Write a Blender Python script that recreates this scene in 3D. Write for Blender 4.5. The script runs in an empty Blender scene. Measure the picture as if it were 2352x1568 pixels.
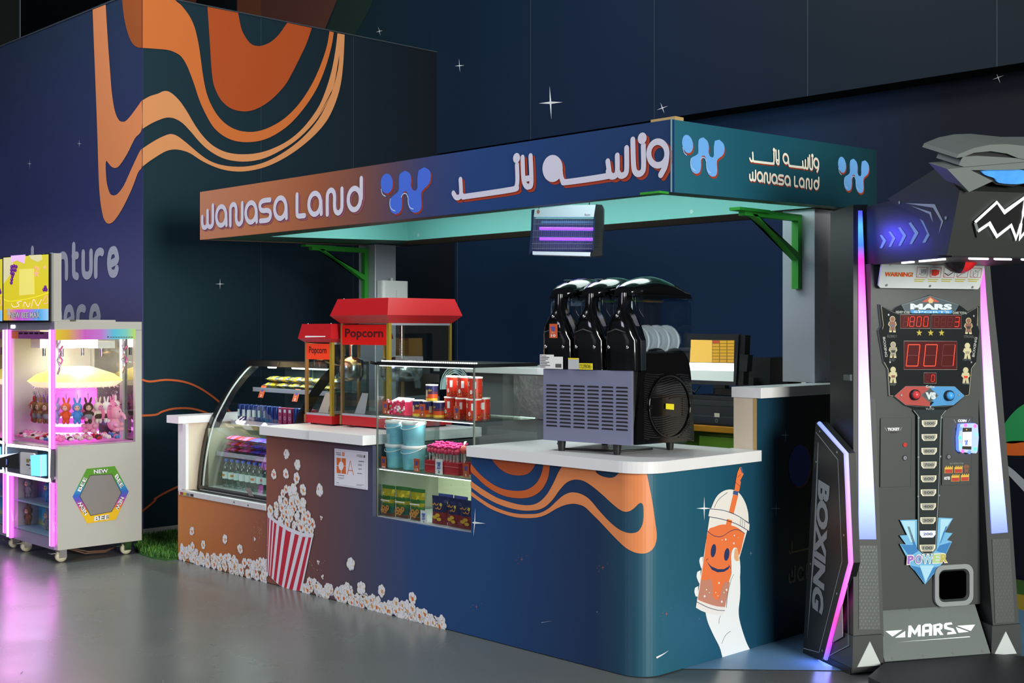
import bpy, math, random
from mathutils import Vector, Matrix
from mathutils.geometry import tessellate_polygon, delaunay_2d_cdt

sc = bpy.context.scene
COL = sc.collection
R = random.Random(7)
pi, sin, cos, rad = math.pi, math.sin, math.cos, math.radians

# ---------------------------------------------------------------- camera
F, CAMH, HY, CX = 2900.0, 1.5, 760.0, 1176.0
YAW = math.atan2(1176 + 1605, F)
FW = Vector((-cos(YAW), sin(YAW), 0)); RT = Vector((sin(YAW), cos(YAW), 0))
_d = F * CAMH / (1563.6 - HY); _l = (1477.7 - CX) / F * _d
CAM = Vector((0, 0, CAMH)) - FW * _d - RT * _l; CAM.z = CAMH
cam_d = bpy.data.cameras.new('camera'); cam = bpy.data.objects.new('camera', cam_d); COL.objects.link(cam)
cam_d.sensor_width = 36; cam_d.lens = F / 2352 * 36; cam_d.shift_y = (HY - 784) / 2352
cam_d.clip_start = .05; cam_d.clip_end = 100
cam.matrix_world = Matrix((( RT.x, 0, -FW.x, CAM.x), (RT.y, 0, -FW.y, CAM.y), (0, 1, 0, CAM.z), (0, 0, 0, 1)))
sc.camera = cam

# ---------------------------------------------------------------- world, lamps, exposure
vs = sc.view_settings
vs.view_transform = 'Standard'; vs.look = 'None'; vs.gamma = 1; vs.exposure = 0.0; vs.use_curve_mapping = False
w = bpy.data.worlds.new('hall_air'); sc.world = w; w.use_nodes = True
w.node_tree.nodes['Background'].inputs[0].default_value = (.55, .65, .85, 1)
w.node_tree.nodes['Background'].inputs[1].default_value = .10

def lamp(name, loc, target, size, power, col=(1, 1, 1), sy=None, spread=180):
    l = bpy.data.lights.new(name, 'AREA'); l.energy = power; l.color = col; l.size = size
    l.spread = rad(spread)
    if sy: l.shape = 'RECTANGLE'; l.size_y = sy
    o = bpy.data.objects.new(name, l); COL.objects.link(o); o.location = loc
    o.rotation_euler = (Vector(target) - Vector(loc)).to_track_quat('-Z', 'Y').to_euler()
    o.visible_camera = False
    return o
lamp('hall_light_right', (13.5, -3.2, 3.2), (-1, .6, 1.2), 4, 2050, (1, .985, .91), 4)
lamp('hall_fill_front', (-1.5, -13, 5.5), (-1.5, 0, 1), 4, 430, (.86, .82, 1))  # unseen fill added to brighten the front faces with a purple tint
lamp('hall_light_above', (-3.5, -2.6, 6.6), (-1.5, -.6, 0), 3.0, 250, (.94, 1, .98))
lamp('canopy_light_tube', (-1.7, .85, 2.415), (-1.7, .85, 0), 3.0, 28, (.84, 1, .98), .5)
# ---------------------------------------------------------------- helpers
def lin(h):
    if isinstance(h, (tuple, list)): return tuple(h)[:3]
    h = h.lstrip('#'); o = []
    for i in (0, 2, 4):
        c = int(h[i:i+2], 16) / 255
        o.append(c / 12.92 if c <= .04045 else ((c + .055) / 1.055) ** 2.4)
    return tuple(o)
MATS = {}
def M(name, col='808080', rough=.5, metal=0, emit=0, spec=.5, ecol=None, coat=0, noise=0, nscale=40, bump=0):
    if name in MATS: return MATS[name]
    m = bpy.data.materials.new(name); m.use_nodes = True; b = m.node_tree.nodes['Principled BSDF']
    c = lin(col); b.inputs['Base Color'].default_value = (*c, 1)
    b.inputs['Roughness'].default_value = rough; b.inputs['Metallic'].default_value = metal
    b.inputs['Specular IOR Level'].default_value = spec; b.inputs['Coat Weight'].default_value = coat
    if emit:
        b.inputs['Emission Color'].default_value = (*lin(ecol or col), 1); b.inputs['Emission Strength'].default_value = emit
    if noise or bump:
        nt = m.node_tree; n = nt.nodes.new('ShaderNodeTexNoise'); n.inputs['Scale'].default_value = nscale
        n.inputs['Detail'].default_value = 5
        tc = nt.nodes.new('ShaderNodeTexCoord'); nt.links.new(tc.outputs['Object'], n.inputs['Vector'])
        if noise:
            mx = nt.nodes.new('ShaderNodeMixRGB'); mx.inputs[1].default_value = (*[v * (1 - noise) for v in c], 1)
            mx.inputs[2].default_value = (*[min(1, v * (1 + noise)) for v in c], 1)
            nt.links.new(n.outputs[0], mx.inputs[0]); nt.links.new(mx.outputs[0], b.inputs['Base Color'])
        if bump:
            bp = nt.nodes.new('ShaderNodeBump'); bp.inputs['Strength'].default_value = bump; bp.inputs['Distance'].default_value = .01
            nt.links.new(n.outputs[0], bp.inputs['Height']); nt.links.new(bp.outputs[0], b.inputs['Normal'])
    MATS[name] = m
    return m
def ramp_mat(name, stops, axis, lo, hi, rough=.45, emit=0, estops=None, spec=.4):
    """colour printed as a gradient along one axis of the object's own space"""
    if name in MATS: return MATS[name]
    m = bpy.data.materials.new(name); m.use_nodes = True; nt = m.node_tree; b = nt.nodes['Principled BSDF']
    tc = nt.nodes.new('ShaderNodeTexCoord'); sp = nt.nodes.new('ShaderNodeSeparateXYZ'); mr = nt.nodes.new('ShaderNodeMapRange')
    cr = nt.nodes.new('ShaderNodeValToRGB')
    nt.links.new(tc.outputs['Object'], sp.inputs[0]); nt.links.new(sp.outputs[axis], mr.inputs[0])
    mr.inputs[1].default_value = lo; mr.inputs[2].default_value = hi
    nt.links.new(mr.outputs[0], cr.inputs[0])
    el = cr.color_ramp.elements
    while len(el) < len(stops): el.new(.5)
    for e, (p, c) in zip(el, stops): e.position = p; e.color = (*lin(c), 1)
    b.inputs['Roughness'].default_value = rough; b.inputs['Specular IOR Level'].default_value = spec
    nt.links.new(cr.outputs[0], b.inputs['Base Color'])
    if emit:
        nt.links.new(cr.outputs[0], b.inputs['Emission Color']); b.inputs['Emission Strength'].default_value = emit
    MATS[name] = m
    return m
def glass(name, tint='f4fbfa', refl=.07, rough=.02):
    if name in MATS: return MATS[name]
    m = bpy.data.materials.new(name); m.use_nodes = True; nt = m.node_tree; nt.nodes.remove(nt.nodes['Principled BSDF'])
    out = nt.nodes['Material Output']; t = nt.nodes.new('ShaderNodeBsdfTransparent'); g = nt.nodes.new('ShaderNodeBsdfGlossy')
    t.inputs[0].default_value = (*lin(tint), 1); g.inputs['Roughness'].default_value = rough
    lw = nt.nodes.new('ShaderNodeLayerWeight'); lw.inputs[0].default_value = .35
    ma = nt.nodes.new('ShaderNodeMath'); ma.operation = 'MULTIPLY_ADD'; ma.inputs[1].default_value = .5; ma.inputs[2].default_value = refl
    nt.links.new(lw.outputs['Fresnel'], ma.inputs[0]); mx = nt.nodes.new('ShaderNodeMixShader')
    nt.links.new(ma.outputs[0], mx.inputs[0]); nt.links.new(t.outputs[0], mx.inputs[1]); nt.links.new(g.outputs[0], mx.inputs[2])
    nt.links.new(mx.outputs[0], out.inputs[0]); MATS[name] = m
    return m

class Pl:
    """a plane in the room: 2-D coordinates on it, and the point a pixel of the photo sees on it"""
    def __init__(s, o, ux, uy):
        s.o = Vector(o); s.ux = Vector(ux).normalized(); s.uy = Vector(uy).normalized(); s.n = s.ux.cross(s.uy).normalized()
    def px(s, x, y):
        r = FW + RT * ((x - CX) / F) + Vector((0, 0, (HY - y) / F))
        t = (s.o - CAM).dot(s.n) / r.dot(s.n); q = CAM + r * t - s.o
        return (q.dot(s.ux), q.dot(s.uy))
    def P(s, x, y, off=0):
        return s.p(*s.px(x, y), off)
    def p(s, a, b, off=0): return s.o + s.ux * a + s.uy * b + s.n * off
    def pxs(s, pts, ox=0, oy=0, k=1): return [s.px(ox + x / k, oy + y / k) for x, y in pts]
def Yp(y, z=0): return Pl((0, y, z), (1, 0, 0), (0, 0, 1))
def Xp(x, z=0): return Pl((x, 0, z), (0, 1, 0), (0, 0, 1))
def Zp(z): return Pl((0, 0, z), (1, 0, 0), (0, 1, 0))

def smooth2(pts, n=4, closed=True, sharp=50):
    """Catmull-Rom through the points, keeping strong corners"""
    N = len(pts); out = []
    if N < 3: return list(pts)
    def corner(i):
        if not closed and i in (0, N - 1): return True
        a, b, c = pts[i-1], pts[i], pts[(i+1) % N]
        a1 = math.atan2(b[1]-a[1], b[0]-a[0]); a2 = math.atan2(c[1]-b[1], c[0]-b[0])
        return abs((a2 - a1 + pi) % (2*pi) - pi) > rad(sharp)
    cs = [corner(i) for i in range(N)]
    for i in range(N if closed else N - 1):
        p1, p2 = pts[i], pts[(i+1) % N]
        p0 = p1 if cs[i] else pts[i-1]; p3 = p2 if cs[(i+1) % N] else pts[(i+2) % N]
        for k in range(n):
            t = k / n; t2 = t*t; t3 = t2*t
            out.append(tuple(.5*(2*p1[j] + (p2[j]-p0[j])*t + (2*p0[j]-5*p1[j]+4*p2[j]-p3[j])*t2 + (3*p1[j]-p0[j]-3*p2[j]+p3[j])*t3) for j in (0, 1)))
    if not closed: out.append(tuple(pts[-1]))
    return out
TXT = {}
def glyphs(s, bold=0):
    k = (s, bold)
    if k not in TXT:
        cu = bpy.data.curves.new('t', 'FONT'); cu.body = s; cu.resolution_u = 3; cu.offset = bold
        ob = bpy.data.objects.new('t', cu); me = bpy.data.meshes.new_from_object(ob)
        vs_ = [(v.co.x, v.co.y) for v in me.vertices]; fs = [list(p.vertices) for p in me.polygons]
        x0 = min(v[0] for v in vs_); x1 = max(v[0] for v in vs_); y0 = min(v[1] for v in vs_); y1 = max(v[1] for v in vs_)
        TXT[k] = ([((x-x0)/(x1-x0), (y-y0)/max(1e-6, y1-y0)) for x, y in vs_], fs, (x1-x0)/max(1e-6, y1-y0))
        bpy.data.objects.remove(ob); bpy.data.curves.remove(cu); bpy.data.meshes.remove(me)
    return TXT[k]
ROOTM = {}
class MB:
    def __init__(s): s.v = []; s.f = []; s.m = []; s.sm = []; s.mats = []
    def mi(s, m):
        if m not in s.mats: s.mats.append(m)
        return s.mats.index(m)
    def add(s, vs_, fs, m, sm=False):
        o = len(s.v); s.v += [Vector(v) for v in vs_]; k = s.mi(m)
        for f in fs: s.f.append([o + i for i in f]); s.m.append(k); s.sm.append(sm)
        return s
    def quad(s, a, b, c, d, m): return s.add([a, b, c, d], [(0, 1, 2, 3)], m)
    def box(s, x0, x1, y0, y1, z0, z1, m, M4=None):
        v = [Vector((x, y, z)) for z in (z0, z1) for y in (y0, y1) for x in (x0, x1)]
        if M4: v = [M4 @ q for q in v]
        return s.add(v, [(0, 2, 3, 1), (4, 5, 7, 6), (0, 1, 5, 4), (2, 6, 7, 3), (0, 4, 6, 2), (1, 3, 7, 5)], m)
    def rbox(s, x0, x1, y0, y1, z0, z1, r, m, n=3, axis='z', M4=None):
        """box with rounded edges along one axis"""
        A = {'z': (0, 1, 2), 'y': (0, 2, 1), 'x': (1, 2, 0)}[axis]; lo = (x0, y0, z0); hi = (x1, y1, z1)
        ring = []
        for (cx, cy, a0) in ((hi[A[0]]-r, hi[A[1]]-r, 0), (lo[A[0]]+r, hi[A[1]]-r, 90), (lo[A[0]]+r, lo[A[1]]+r, 180), (hi[A[0]]-r, lo[A[1]]+r, 270)):
            for k in range(n + 1):
                a = rad(a0 + 90*k/n); ring.append((cx + r*cos(a), cy + r*sin(a)))
        vs_ = []
        for h in (lo[A[2]], hi[A[2]]):
            for a, b in ring:
                q = [0, 0, 0]; q[A[0]] = a; q[A[1]] = b; q[A[2]] = h; vs_.append(Vector(q))
        if M4: vs_ = [M4 @ q for q in vs_]
        N = len(ring); fs = [tuple(range(N))[::-1], tuple(range(N, 2*N))] + [(i, (i+1) % N, N+(i+1) % N, N+i) for i in range(N)]
        if axis == 'y': fs = [f[::-1] for f in fs]
        return s.add(vs_, fs, m)
    def poly(s, pl, pts, off, m):
        A = sum(pts[i-1][0]*pts[i][1] - pts[i][0]*pts[i-1][1] for i in range(len(pts)))
        if A < 0: pts = pts[::-1]
        return s.add([pl.p(a, b, off) for a, b in pts], [tuple(range(len(pts)))], m)
    def pxpoly(s, pl, pts, off, m, ox=0, oy=0, k=1, sm=0):
        q = smooth2(pts, sm) if sm else pts
        return s.poly(pl, pl.pxs(q, ox, oy, k), off, m)
    def prism(s, pl, pts, d0, d1, m, side=None):
        A = sum(pts[i-1][0]*pts[i][1] - pts[i][0]*pts[i-1][1] for i in range(len(pts)))
        if A < 0: pts = pts[::-1]
        N = len(pts); lo, hi = min(d0, d1), max(d0, d1)
        s.add([pl.p(a, b, lo) for a, b in pts] + [pl.p(a, b, hi) for a, b in pts], [tuple(range(N))[::-1], tuple(range(N, 2*N))], m)
        return s.add([pl.p(a, b, lo) for a, b in pts] + [pl.p(a, b, hi) for a, b in pts], [(i, (i+1) % N, N+(i+1) % N, N+i) for i in range(N)], side or m)
    def pxprism(s, pl, pts, d0, d1, m, ox=0, oy=0, k=1, sm=0, side=None):
        q = smooth2(pts, sm) if sm else pts
        return s.prism(pl, pl.pxs(q, ox, oy, k), d0, d1, m, side)
    def disc(s, pl, c, r, off, m, n=16, ry=None, a0=0):
        ry = ry or r
        return s.poly(pl, [(c[0] + r*cos(a0+2*pi*i/n), c[1] + ry*sin(a0+2*pi*i/n)) for i in range(n)], off, m)
    def ring(s, pl, c, r0, r1, off, m, n=20):
        return s.ribbon(pl, [(c[0] + (r0+r1)/2*cos(2*pi*i/n), c[1] + (r0+r1)/2*sin(2*pi*i/n)) for i in range(n)], r1-r0, off, m, closed=True)
    def ribbon(s, pl, pts, w, off, m, closed=False, caps=True, th=0):
        N = len(pts); L = []; Rr = []
        for i in range(N):
            a = pts[i-1] if (closed or i > 0) else pts[i]; b = pts[(i+1) % N] if (closed or i < N-1) else pts[i]
            dx, dy = b[0]-a[0], b[1]-a[1]; l = math.hypot(dx, dy) or 1
            e = .5
            if 0 < i < N-1 or closed:
                p = pts[i]; u = (p[0]-a[0], p[1]-a[1]); lu = math.hypot(*u) or 1
                cs_ = (u[0]*dx + u[1]*dy)/(lu*l); e = .5/max(.5, abs(cs_))
            nx, ny = -dy/l*w*e, dx/l*w*e
            L.append((pts[i][0]+nx, pts[i][1]+ny)); Rr.append((pts[i][0]-nx, pts[i][1]-ny))
        if closed:
            v = [pl.p(*q, off) for q in Rr] + [pl.p(*q, off) for q in L]
            return s.add(v, [(i, (i+1) % N, N+(i+1) % N, N+i) for i in range(N)], m)
        loop = list(Rr)
        def cap(p, q0, n=5):
            a0 = math.atan2(q0[1]-p[1], q0[0]-p[0])
            return [(p[0]+w/2*cos(a0+pi*k/n), p[1]+w/2*sin(a0+pi*k/n)) for k in range(1, n)]
        v = [pl.p(*q, off) for q in Rr] + [pl.p(*q, off) for q in L]
        s.add(v, [(i, i+1, N+i+1, N+i) for i in range(N-1)], m)
        if caps:
            s.add([pl.p(*q, off) for q in [Rr[-1]] + cap(pts[-1], Rr[-1]) + [L[-1]]], [tuple(range(6))], m)
            s.add([pl.p(*q, off) for q in [L[0]] + cap(pts[0], L[0]) + [Rr[0]]], [tuple(range(6))], m)
        return s
    def strokes(s, pl, lines, w, off, m, dots=()):
        """round-ended strokes and dots merged into one flat shape"""
        if len(lines) > 1:
            for i, l in enumerate(lines): s.strokes(pl, [l], w, off + (i % 4)*.0003, m)
            for c, r in dots: s.disc(pl, c, r, off+.0012, m)
            return s
        V = []; Fc = []
        def put(q):
            A = sum(q[i-1][0]*q[i][1] - q[i][0]*q[i-1][1] for i in range(len(q)))
            if A < 0: q = q[::-1]
            o = len(V); V.extend(Vector(p) for p in q); Fc.append(list(range(o, o+len(q))))
        for l in lines:
            for i, p in enumerate(l):
                put([(p[0]+w/2*cos(2*pi*k/12+.1), p[1]+w/2*sin(2*pi*k/12+.1)) for k in range(12)])
                if i:
                    a = l[i-1]; dx, dy = p[0]-a[0], p[1]-a[1]; L = math.hypot(dx, dy)
                    if L < 1e-6: continue
                    nx, ny = -dy/L*w/2, dx/L*w/2; put([(a[0]+nx, a[1]+ny), (a[0]-nx, a[1]-ny), (p[0]-nx, p[1]-ny), (p[0]+nx, p[1]+ny)])
        for c, r in dots: put([(c[0]+r*cos(2*pi*k/16), c[1]+r*sin(2*pi*k/16)) for k in range(16)])
        v, e, f, _, _, of = delaunay_2d_cdt(V, [], Fc, 1, 1e-6, True); f = [a for a, b in zip(f, of) if b]
        return s.add([pl.p(q[0], q[1], off) for q in v], f, m)
    def pxribbon(s, pl, pts, wpx, off, m, ox=0, oy=0, k=1, sm=4, closed=False, caps=True):
        q = smooth2(pts, sm, closed, 200) if sm else pts
        a = pl.pxs(q, ox, oy, k); c = q[len(q)//2]
        p0 = pl.px(ox+c[0]/k, oy+c[1]/k); p1 = pl.px(ox+c[0]/k, oy+(c[1]+wpx)/k)
        return s.ribbon(pl, a, math.hypot(p1[0]-p0[0], p1[1]-p0[1]), off, m, closed, caps)
    def tube(s, pts, r, m, n=8, closed=False, sm=True):
        pts = [Vector(p) for p in pts]; N = len(pts); vs_ = []; up = None
        for i in range(N):
            a = pts[i-1] if (closed or i > 0) else pts[i]; b = pts[(i+1) % N] if (closed or i < N-1) else pts[i]
            t = (b - a).normalized()
            if up is None: up = t.orthogonal().normalized()
            up = (up - t*up.dot(t)).normalized(); sd = t.cross(up); rr = r[i] if isinstance(r, (list, tuple)) else r
            vs_ += [pts[i] + (up*cos(2*pi*k/n) + sd*sin(2*pi*k/n))*rr for k in range(n)]
        fs = [(i*n+k, i*n+(k+1) % n, ((i+1) % N)*n+(k+1) % n, ((i+1) % N)*n+k) for i in range(N if closed else N-1) for k in range(n)]
        s.add(vs_, fs, m, sm)
        if not closed:
            s.add(vs_[:n], [tuple(range(n))[::-1]], m); s.add(vs_[-n:], [tuple(range(n))], m)
        return s
    def lathe(s, prof, c, m, n=20, ax='z', sm=True, a0=0, a1=2*pi, caps=True, sx=1, sy=1):
        c = Vector(c); full = abs(a1-a0-2*pi) < 1e-6; K = n if full else n+1; vs_ = []
        for r, h in prof:
            for k in range(K):
                a = a0 + (a1-a0)*k/n; x, y = r*cos(a)*sx, r*sin(a)*sy
                vs_.append(c + Vector({'z': (x, y, h), 'y': (x, h, -y), 'x': (h, x, y)}[ax]))
        P = len(prof)
        s.add(vs_, [(i*K+k, i*K+(k+1) % K, (i+1)*K+(k+1) % K, (i+1)*K+k) for i in range(P-1) for k in range(n)], m, sm)
        if caps and full:
            if prof[0][0] > 1e-5: s.add(vs_[:K], [tuple(range(K))[::-1]], m)
            if prof[-1][0] > 1e-5: s.add(vs_[-K:], [tuple(range(K))], m)
        return s
    def ell(s, c, r, m, nu=14, nv=9, M4=None):
        c = Vector(c); r = (r, r, r) if not isinstance(r, (tuple, list)) else r; vs_ = []
        for j in range(nv+1):
            t = pi*j/nv
            for k in range(nu):
                a = 2*pi*k/nu; q = Vector((r[0]*sin(t)*cos(a), r[1]*sin(t)*sin(a), -r[2]*cos(t)))
                vs_.append(c + (M4 @ q if M4 else q))
        return s.add(vs_, [(j*nu+k, j*nu+(k+1) % nu, (j+1)*nu+(k+1) % nu, (j+1)*nu+k) for j in range(nv) for k in range(nu)], m, True)
    def loft(s, rings, m, sm=True, caps=True, closed=True):
        n = len(rings[0]); vs_ = [Vector(q) for rg in rings for q in rg]
        s.add(vs_, [(i*n+k, i*n+(k+1) % n, (i+1)*n+(k+1) % n, (i+1)*n+k) for i in range(len(rings)-1) for k in range(n if closed else n-1)], m, sm)
        if caps:
            s.add(rings[0], [tuple(range(n))[::-1]], m); s.add(rings[-1], [tuple(range(n))], m)
        return s
    def text(s, pl, t, bl, br, tl, off, m, bold=0):
        """text filling the parallelogram bl, br, tl (plane coordinates)"""
        vs_, fs, _ = glyphs(t, bold)
        return s.add([pl.p(bl[0]+(br[0]-bl[0])*x+(tl[0]-bl[0])*y, bl[1]+(br[1]-bl[1])*x+(tl[1]-bl[1])*y, off) for x, y in vs_], fs, m)
    def pxtext(s, pl, t, bl, br, tl, off, m, bold=0):
        return s.text(pl, t, pl.px(*bl), pl.px(*br), pl.px(*tl), off, m, bold)
    def build(s, name, parent=None, world=False, bevel=0, sub=0, seg=2):
        me = bpy.data.meshes.new(name); vs_ = s.v
        if parent is not None and world:
            inv = ROOTM[parent.name].inverted(); vs_ = [inv @ v for v in vs_]
        me.from_pydata([tuple(v) for v in vs_], [], s.f); me.update()
        for m in s.mats: me.materials.append(m)
        me.polygons.foreach_set('material_index', s.m); me.polygons.foreach_set('use_smooth', s.sm)
        o = bpy.data.objects.new(name, me); COL.objects.link(o)
        if parent is not None: o.parent = parent; ROOTM[o.name] = ROOTM.get(parent.name, Matrix.Identity(4))
        else: ROOTM[o.name] = Matrix.Identity(4)
        if bevel:
            b = o.modifiers.new('bevel', 'BEVEL'); b.width = bevel; b.segments = seg; b.limit_method = 'ANGLE'; b.angle_limit = rad(40)
            b.harden_normals = False
        if sub:
            b = o.modifiers.new('sub', 'SUBSURF'); b.levels = b.render_levels = sub
        return o
def tag(o, label=None, cat=None, group=None, kind=None):
    if label: o['label'] = label
    if cat: o['category'] = cat
    if group: o['group'] = group
    if kind: o['kind'] = kind
    return o
def thing(name, label, cat, loc=(0, 0, 0), rz=0, group=None):
    o = bpy.data.objects.new(name, None); COL.objects.link(o); o.location = loc; o.rotation_euler = (0, 0, rz)
    o.empty_display_size = .05
    ROOTM[o.name] = Matrix.Translation(loc) @ Matrix.Rotation(rz, 4, 'Z')
    return tag(o, label, cat, group)
def dup(o, loc=None, rz=None, label=None, group=None, scale=None):
    c = o.copy(); COL.objects.link(c)
    if loc is not None: c.location = loc
    if rz is not None: c.rotation_euler = (0, 0, rz) if not isinstance(rz, tuple) else rz
    if scale is not None: c.scale = (scale,)*3
    if label: c['label'] = label
    if group: c['group'] = group
    def kids(src, dst):
        for k in [x for x in ALLKIDS.get(src.name, [])]:
            kc = k.copy(); COL.objects.link(kc); kc.parent = dst; ALLKIDS.setdefault(dst.name, []).append(kc); kids(k, kc)
    ALLKIDS.clear()
    for x in COL.objects:
        if x.parent: ALLKIDS.setdefault(x.parent.name, []).append(x)
    kids(o, c)
    return c
ALLKIDS = {}
def struct(mb, name, **k): return tag(mb.build(name, **k), kind='structure')
def star(mb, pl, x, y, ru, rd, rl, rr, off, m, tilt=0):
    """four-pointed sparkle at pixel x, y; reaches given in pixels"""
    pts = [(0, -ru), (.07*rr, -.07*ru), (rr, 0), (.07*rr, .07*rd), (0, rd), (-.07*rl, .07*rd), (-rl, 0), (-.07*rl, -.07*ru)]
    t = rad(tilt); pts = [(x + a*cos(t) - b*sin(t), y + a*sin(t) + b*cos(t)) for a, b in pts]
    mb.pxpoly(pl, pts, off, m)
# ================================================================ the hall
fl = M('floor_grey', '676c6a', .22, spec=.45, noise=.10, nscale=1.3)
nt = fl.node_tree; b = nt.nodes['Principled BSDF']
n2 = nt.nodes.new('ShaderNodeTexNoise'); n2.inputs['Scale'].default_value = 2.2; n2.inputs['Detail'].default_value = 6
tc = nt.nodes.new('ShaderNodeTexCoord'); nt.links.new(tc.outputs['Object'], n2.inputs['Vector'])
mr = nt.nodes.new('ShaderNodeMapRange'); mr.inputs[3].default_value = .16; mr.inputs[4].default_value = .36
nt.links.new(n2.outputs[0], mr.inputs[0]); nt.links.new(mr.outputs[0], b.inputs['Roughness'])
FL = Zp(0)
mb = MB(); mb.quad((-14, -14, 0), (6, -14, 0), (6, 3.4, 0), (-14, 3.4, 0), fl)
blue = M('floor_blue', '73a2c6', .4, spec=.3); yel = M('floor_yellow', 'c9ae3a', .4); grn = M('floor_green', '4d7a3a', .4)
mb.poly(FL, [(-.02, .25), (.52, .77), (1.6, 1.85), (1.6, 2.1), (.3, 2.6), (-.02, 2.6)], .003, blue)
mb.poly(FL, [(1.6, 2.1), (.3, 2.6), (.2, 2.9), (2.2, 2.9), (3.2, 1.9)], .003, yel)
mb.poly(FL, [(.2, 2.9), (.1, 3.3), (2.6, 3.3), (2.2, 2.9)], .003, grn)
scuff = M('floor_scuff', '7c807d', .4)
for i in range(26):
    x, y = R.uniform(-4, .5), R.uniform(-2.6, -.2)
    if x > 0 and y > 0: continue
    a = R.uniform(0, pi); l = R.uniform(.01, .05)
    mb.ribbon(FL, [(x, y), (x + l*cos(a), y + l*sin(a))], .003, .002, scuff)
struct(mb, 'floor')
mb = MB(); mb.quad((-14, -14, 8), (-14, 3.4, 8), (6, 3.4, 8), (6, -14, 8), M('ceiling_black', '0c0d10', .9)); struct(mb, 'ceiling')

def ellp(cx, cy, rx, ry, n=20): return [(cx+rx*cos(2*pi*i/n), cy+ry*sin(2*pi*i/n)) for i in range(n+1)]
_arch = [(0,.6),(.12,.9),(.5,1),(.88,.9),(1,.6),(1,0)]
SF = {  # rounded stroke lettering, one x-height = 1
 'a': [ellp(.48,.5,.48,.5), [(.97,.6),(1,0)]], 'd': [ellp(.47,.5,.47,.5), [(1,.5),(1,1.42)]], 'v': [[(0,1),(.5,0),(1,1)]],
 'e': [[(.05,.4),(.93,.56),(.93,.78),(.75,.97),(.5,1),(.2,.93),(.02,.65),(.02,.35),(.2,.07),(.5,0),(.8,.04),(.95,.2)]],
 'n': [[(0,0),(0,.95)], _arch], 't': [[(.35,1.38),(.35,.25),(.5,.05),(.8,0)], [(.3,.93),(.8,.93)]],
 'u': [[(0,1),(0,.3),(.15,.07),(.5,0),(.85,.07),(1,.3),(1,1)]], 'r': [[(0,0),(0,.6),(.12,.9),(.5,1),(.8,.95)]], 'h': [[(0,1.42),(0,0)], _arch],
 'W': [[(0,.62),(0,.3),(.08,.06),(.25,0),(.42,.07),(.5,.28),(.5,.92)], [(.5,.3),(.58,.07),(.75,0),(.92,.08),(1,.3),(1,1.2)]],
 'N': [[(0,0),(0,.85),(.07,1.1),(.25,1.2),(.43,1.1),(.5,.85),(.5,.35),(.57,.1),(.75,0),(.93,.1),(1,.35),(1,1.18)]],
 'S': [[(.95,1.17),(.35,1.17),(.08,1.07),(0,.87),(.1,.66),(.35,.58),(.65,.58),(.92,.49),(1,.29),(.9,.08),(.65,0),(.05,0)]],
 'L': [[(0,1.2),(0,.22),(.1,.04),(.35,0),(.95,0)]]}
BX, BY = -5.028, .294          # corner of the mural block
LW, RW, BW, LO = Yp(BY), Xp(BX), Yp(3.116), Yp(3.33)
seam = M('wall_seam', '3a4650', .6)
navy_l = ramp_mat('mural_navy_neon_glow', [(0, '8f86b8'), (.22, '77709f'), (.42, '59598c'), (.62, '363c6c'), (1, '2b3a55')], 2, 0, 4, .55, spec=.2)  # claw neon's purple glow is put into the mural colour towards the floor
mb = MB(); mb.box(-14, BX, BY, BY+.004, 0, 4.0, navy_l)
o1 = M('mural_orange_dark', 'b84e18', .5); o2 = M('mural_orange', 'd97434', .5); o3 = M('mural_orange_light', 'e59a62', .5)
oL = M('mural_orange_pale', 'f09460', .5); oD = M('mural_rust', 'a5562b', .5)
K = 2.8
mb.pxpoly(LW, [(598,60),(605,250),(615,500),(628,850),(635,1080),(640,1200),(650,1310),(668,1400),(690,1435),(710,1437),(740,1415),(790,1340),(850,1215),(890,1110),(915,1070),(915,955),(895,985),(850,1080),(800,1190),(760,1245),(735,1257),(710,1245),(690,1180),(683,1100),(683,1045),(690,1035),(700,1050),(720,1072),(742,1080),(770,1065),(820,990),(870,890),(915,828),(915,645),(890,680),(850,735),(815,775),(790,783),(765,770),(740,710),(722,600),(712,480),(700,320),(690,170),(682,30)], .003, oL, k=K, sm=4)
mb.pxpoly(LW, [(788,0),(800,110),(820,200),(845,265),(870,295),(890,306),(916,308),(916,-40),(788,-20)], .003, oD, k=K, sm=4)
wt = M('mural_white', 'e9edf2', .5); lil = M('mural_lilac_grey', 'b9bdd2', .5)
star(mb, LW, 69, 376, 12, 12, 6, 5, .003, lil); star(mb, LW, 183, 330, 10, 10, 6, 6, .003, lil)
wl = []
for wd, x0, x1, xr, yt, yb in (('adventure', 36, 271, 255, 575, 629), ('here', 123, 229, 218, 706, 764)):
    zb = LW.px(xr, yb)[1]; zt = LW.px(xr, yt)[1]; n = len(wd); a0 = LW.px(x0, 600)[0]; a1 = LW.px(x1, 600)[0]; st = (a1-a0)/(n-.35)
    for i, ch in enumerate(wd):
        for q, line in enumerate(SF[ch]):
            wl.append(smooth2([(a0+st*(i+.62*x), zb+(zt-zb)*y) for x, y in line], 3, False, 200))
mb.strokes(LW, wl, .062, .003, lil)
struct(mb, 'wall_left')
teal_r = ramp_mat('mural_teal_navy', [(0, '1c3641'), (.35, '182d39'), (.7, '16232e'), (1, '141a22')], 1, BY, 3.3, .5, spec=.2)
mb = MB(); mb.box(BX-.12, BX, BY+.12, 3.33, 0, 3.97, teal_r); mb.box(BX-.12, BX, BY+.004, BY+.12, 0, 4.0, teal_r)
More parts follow.
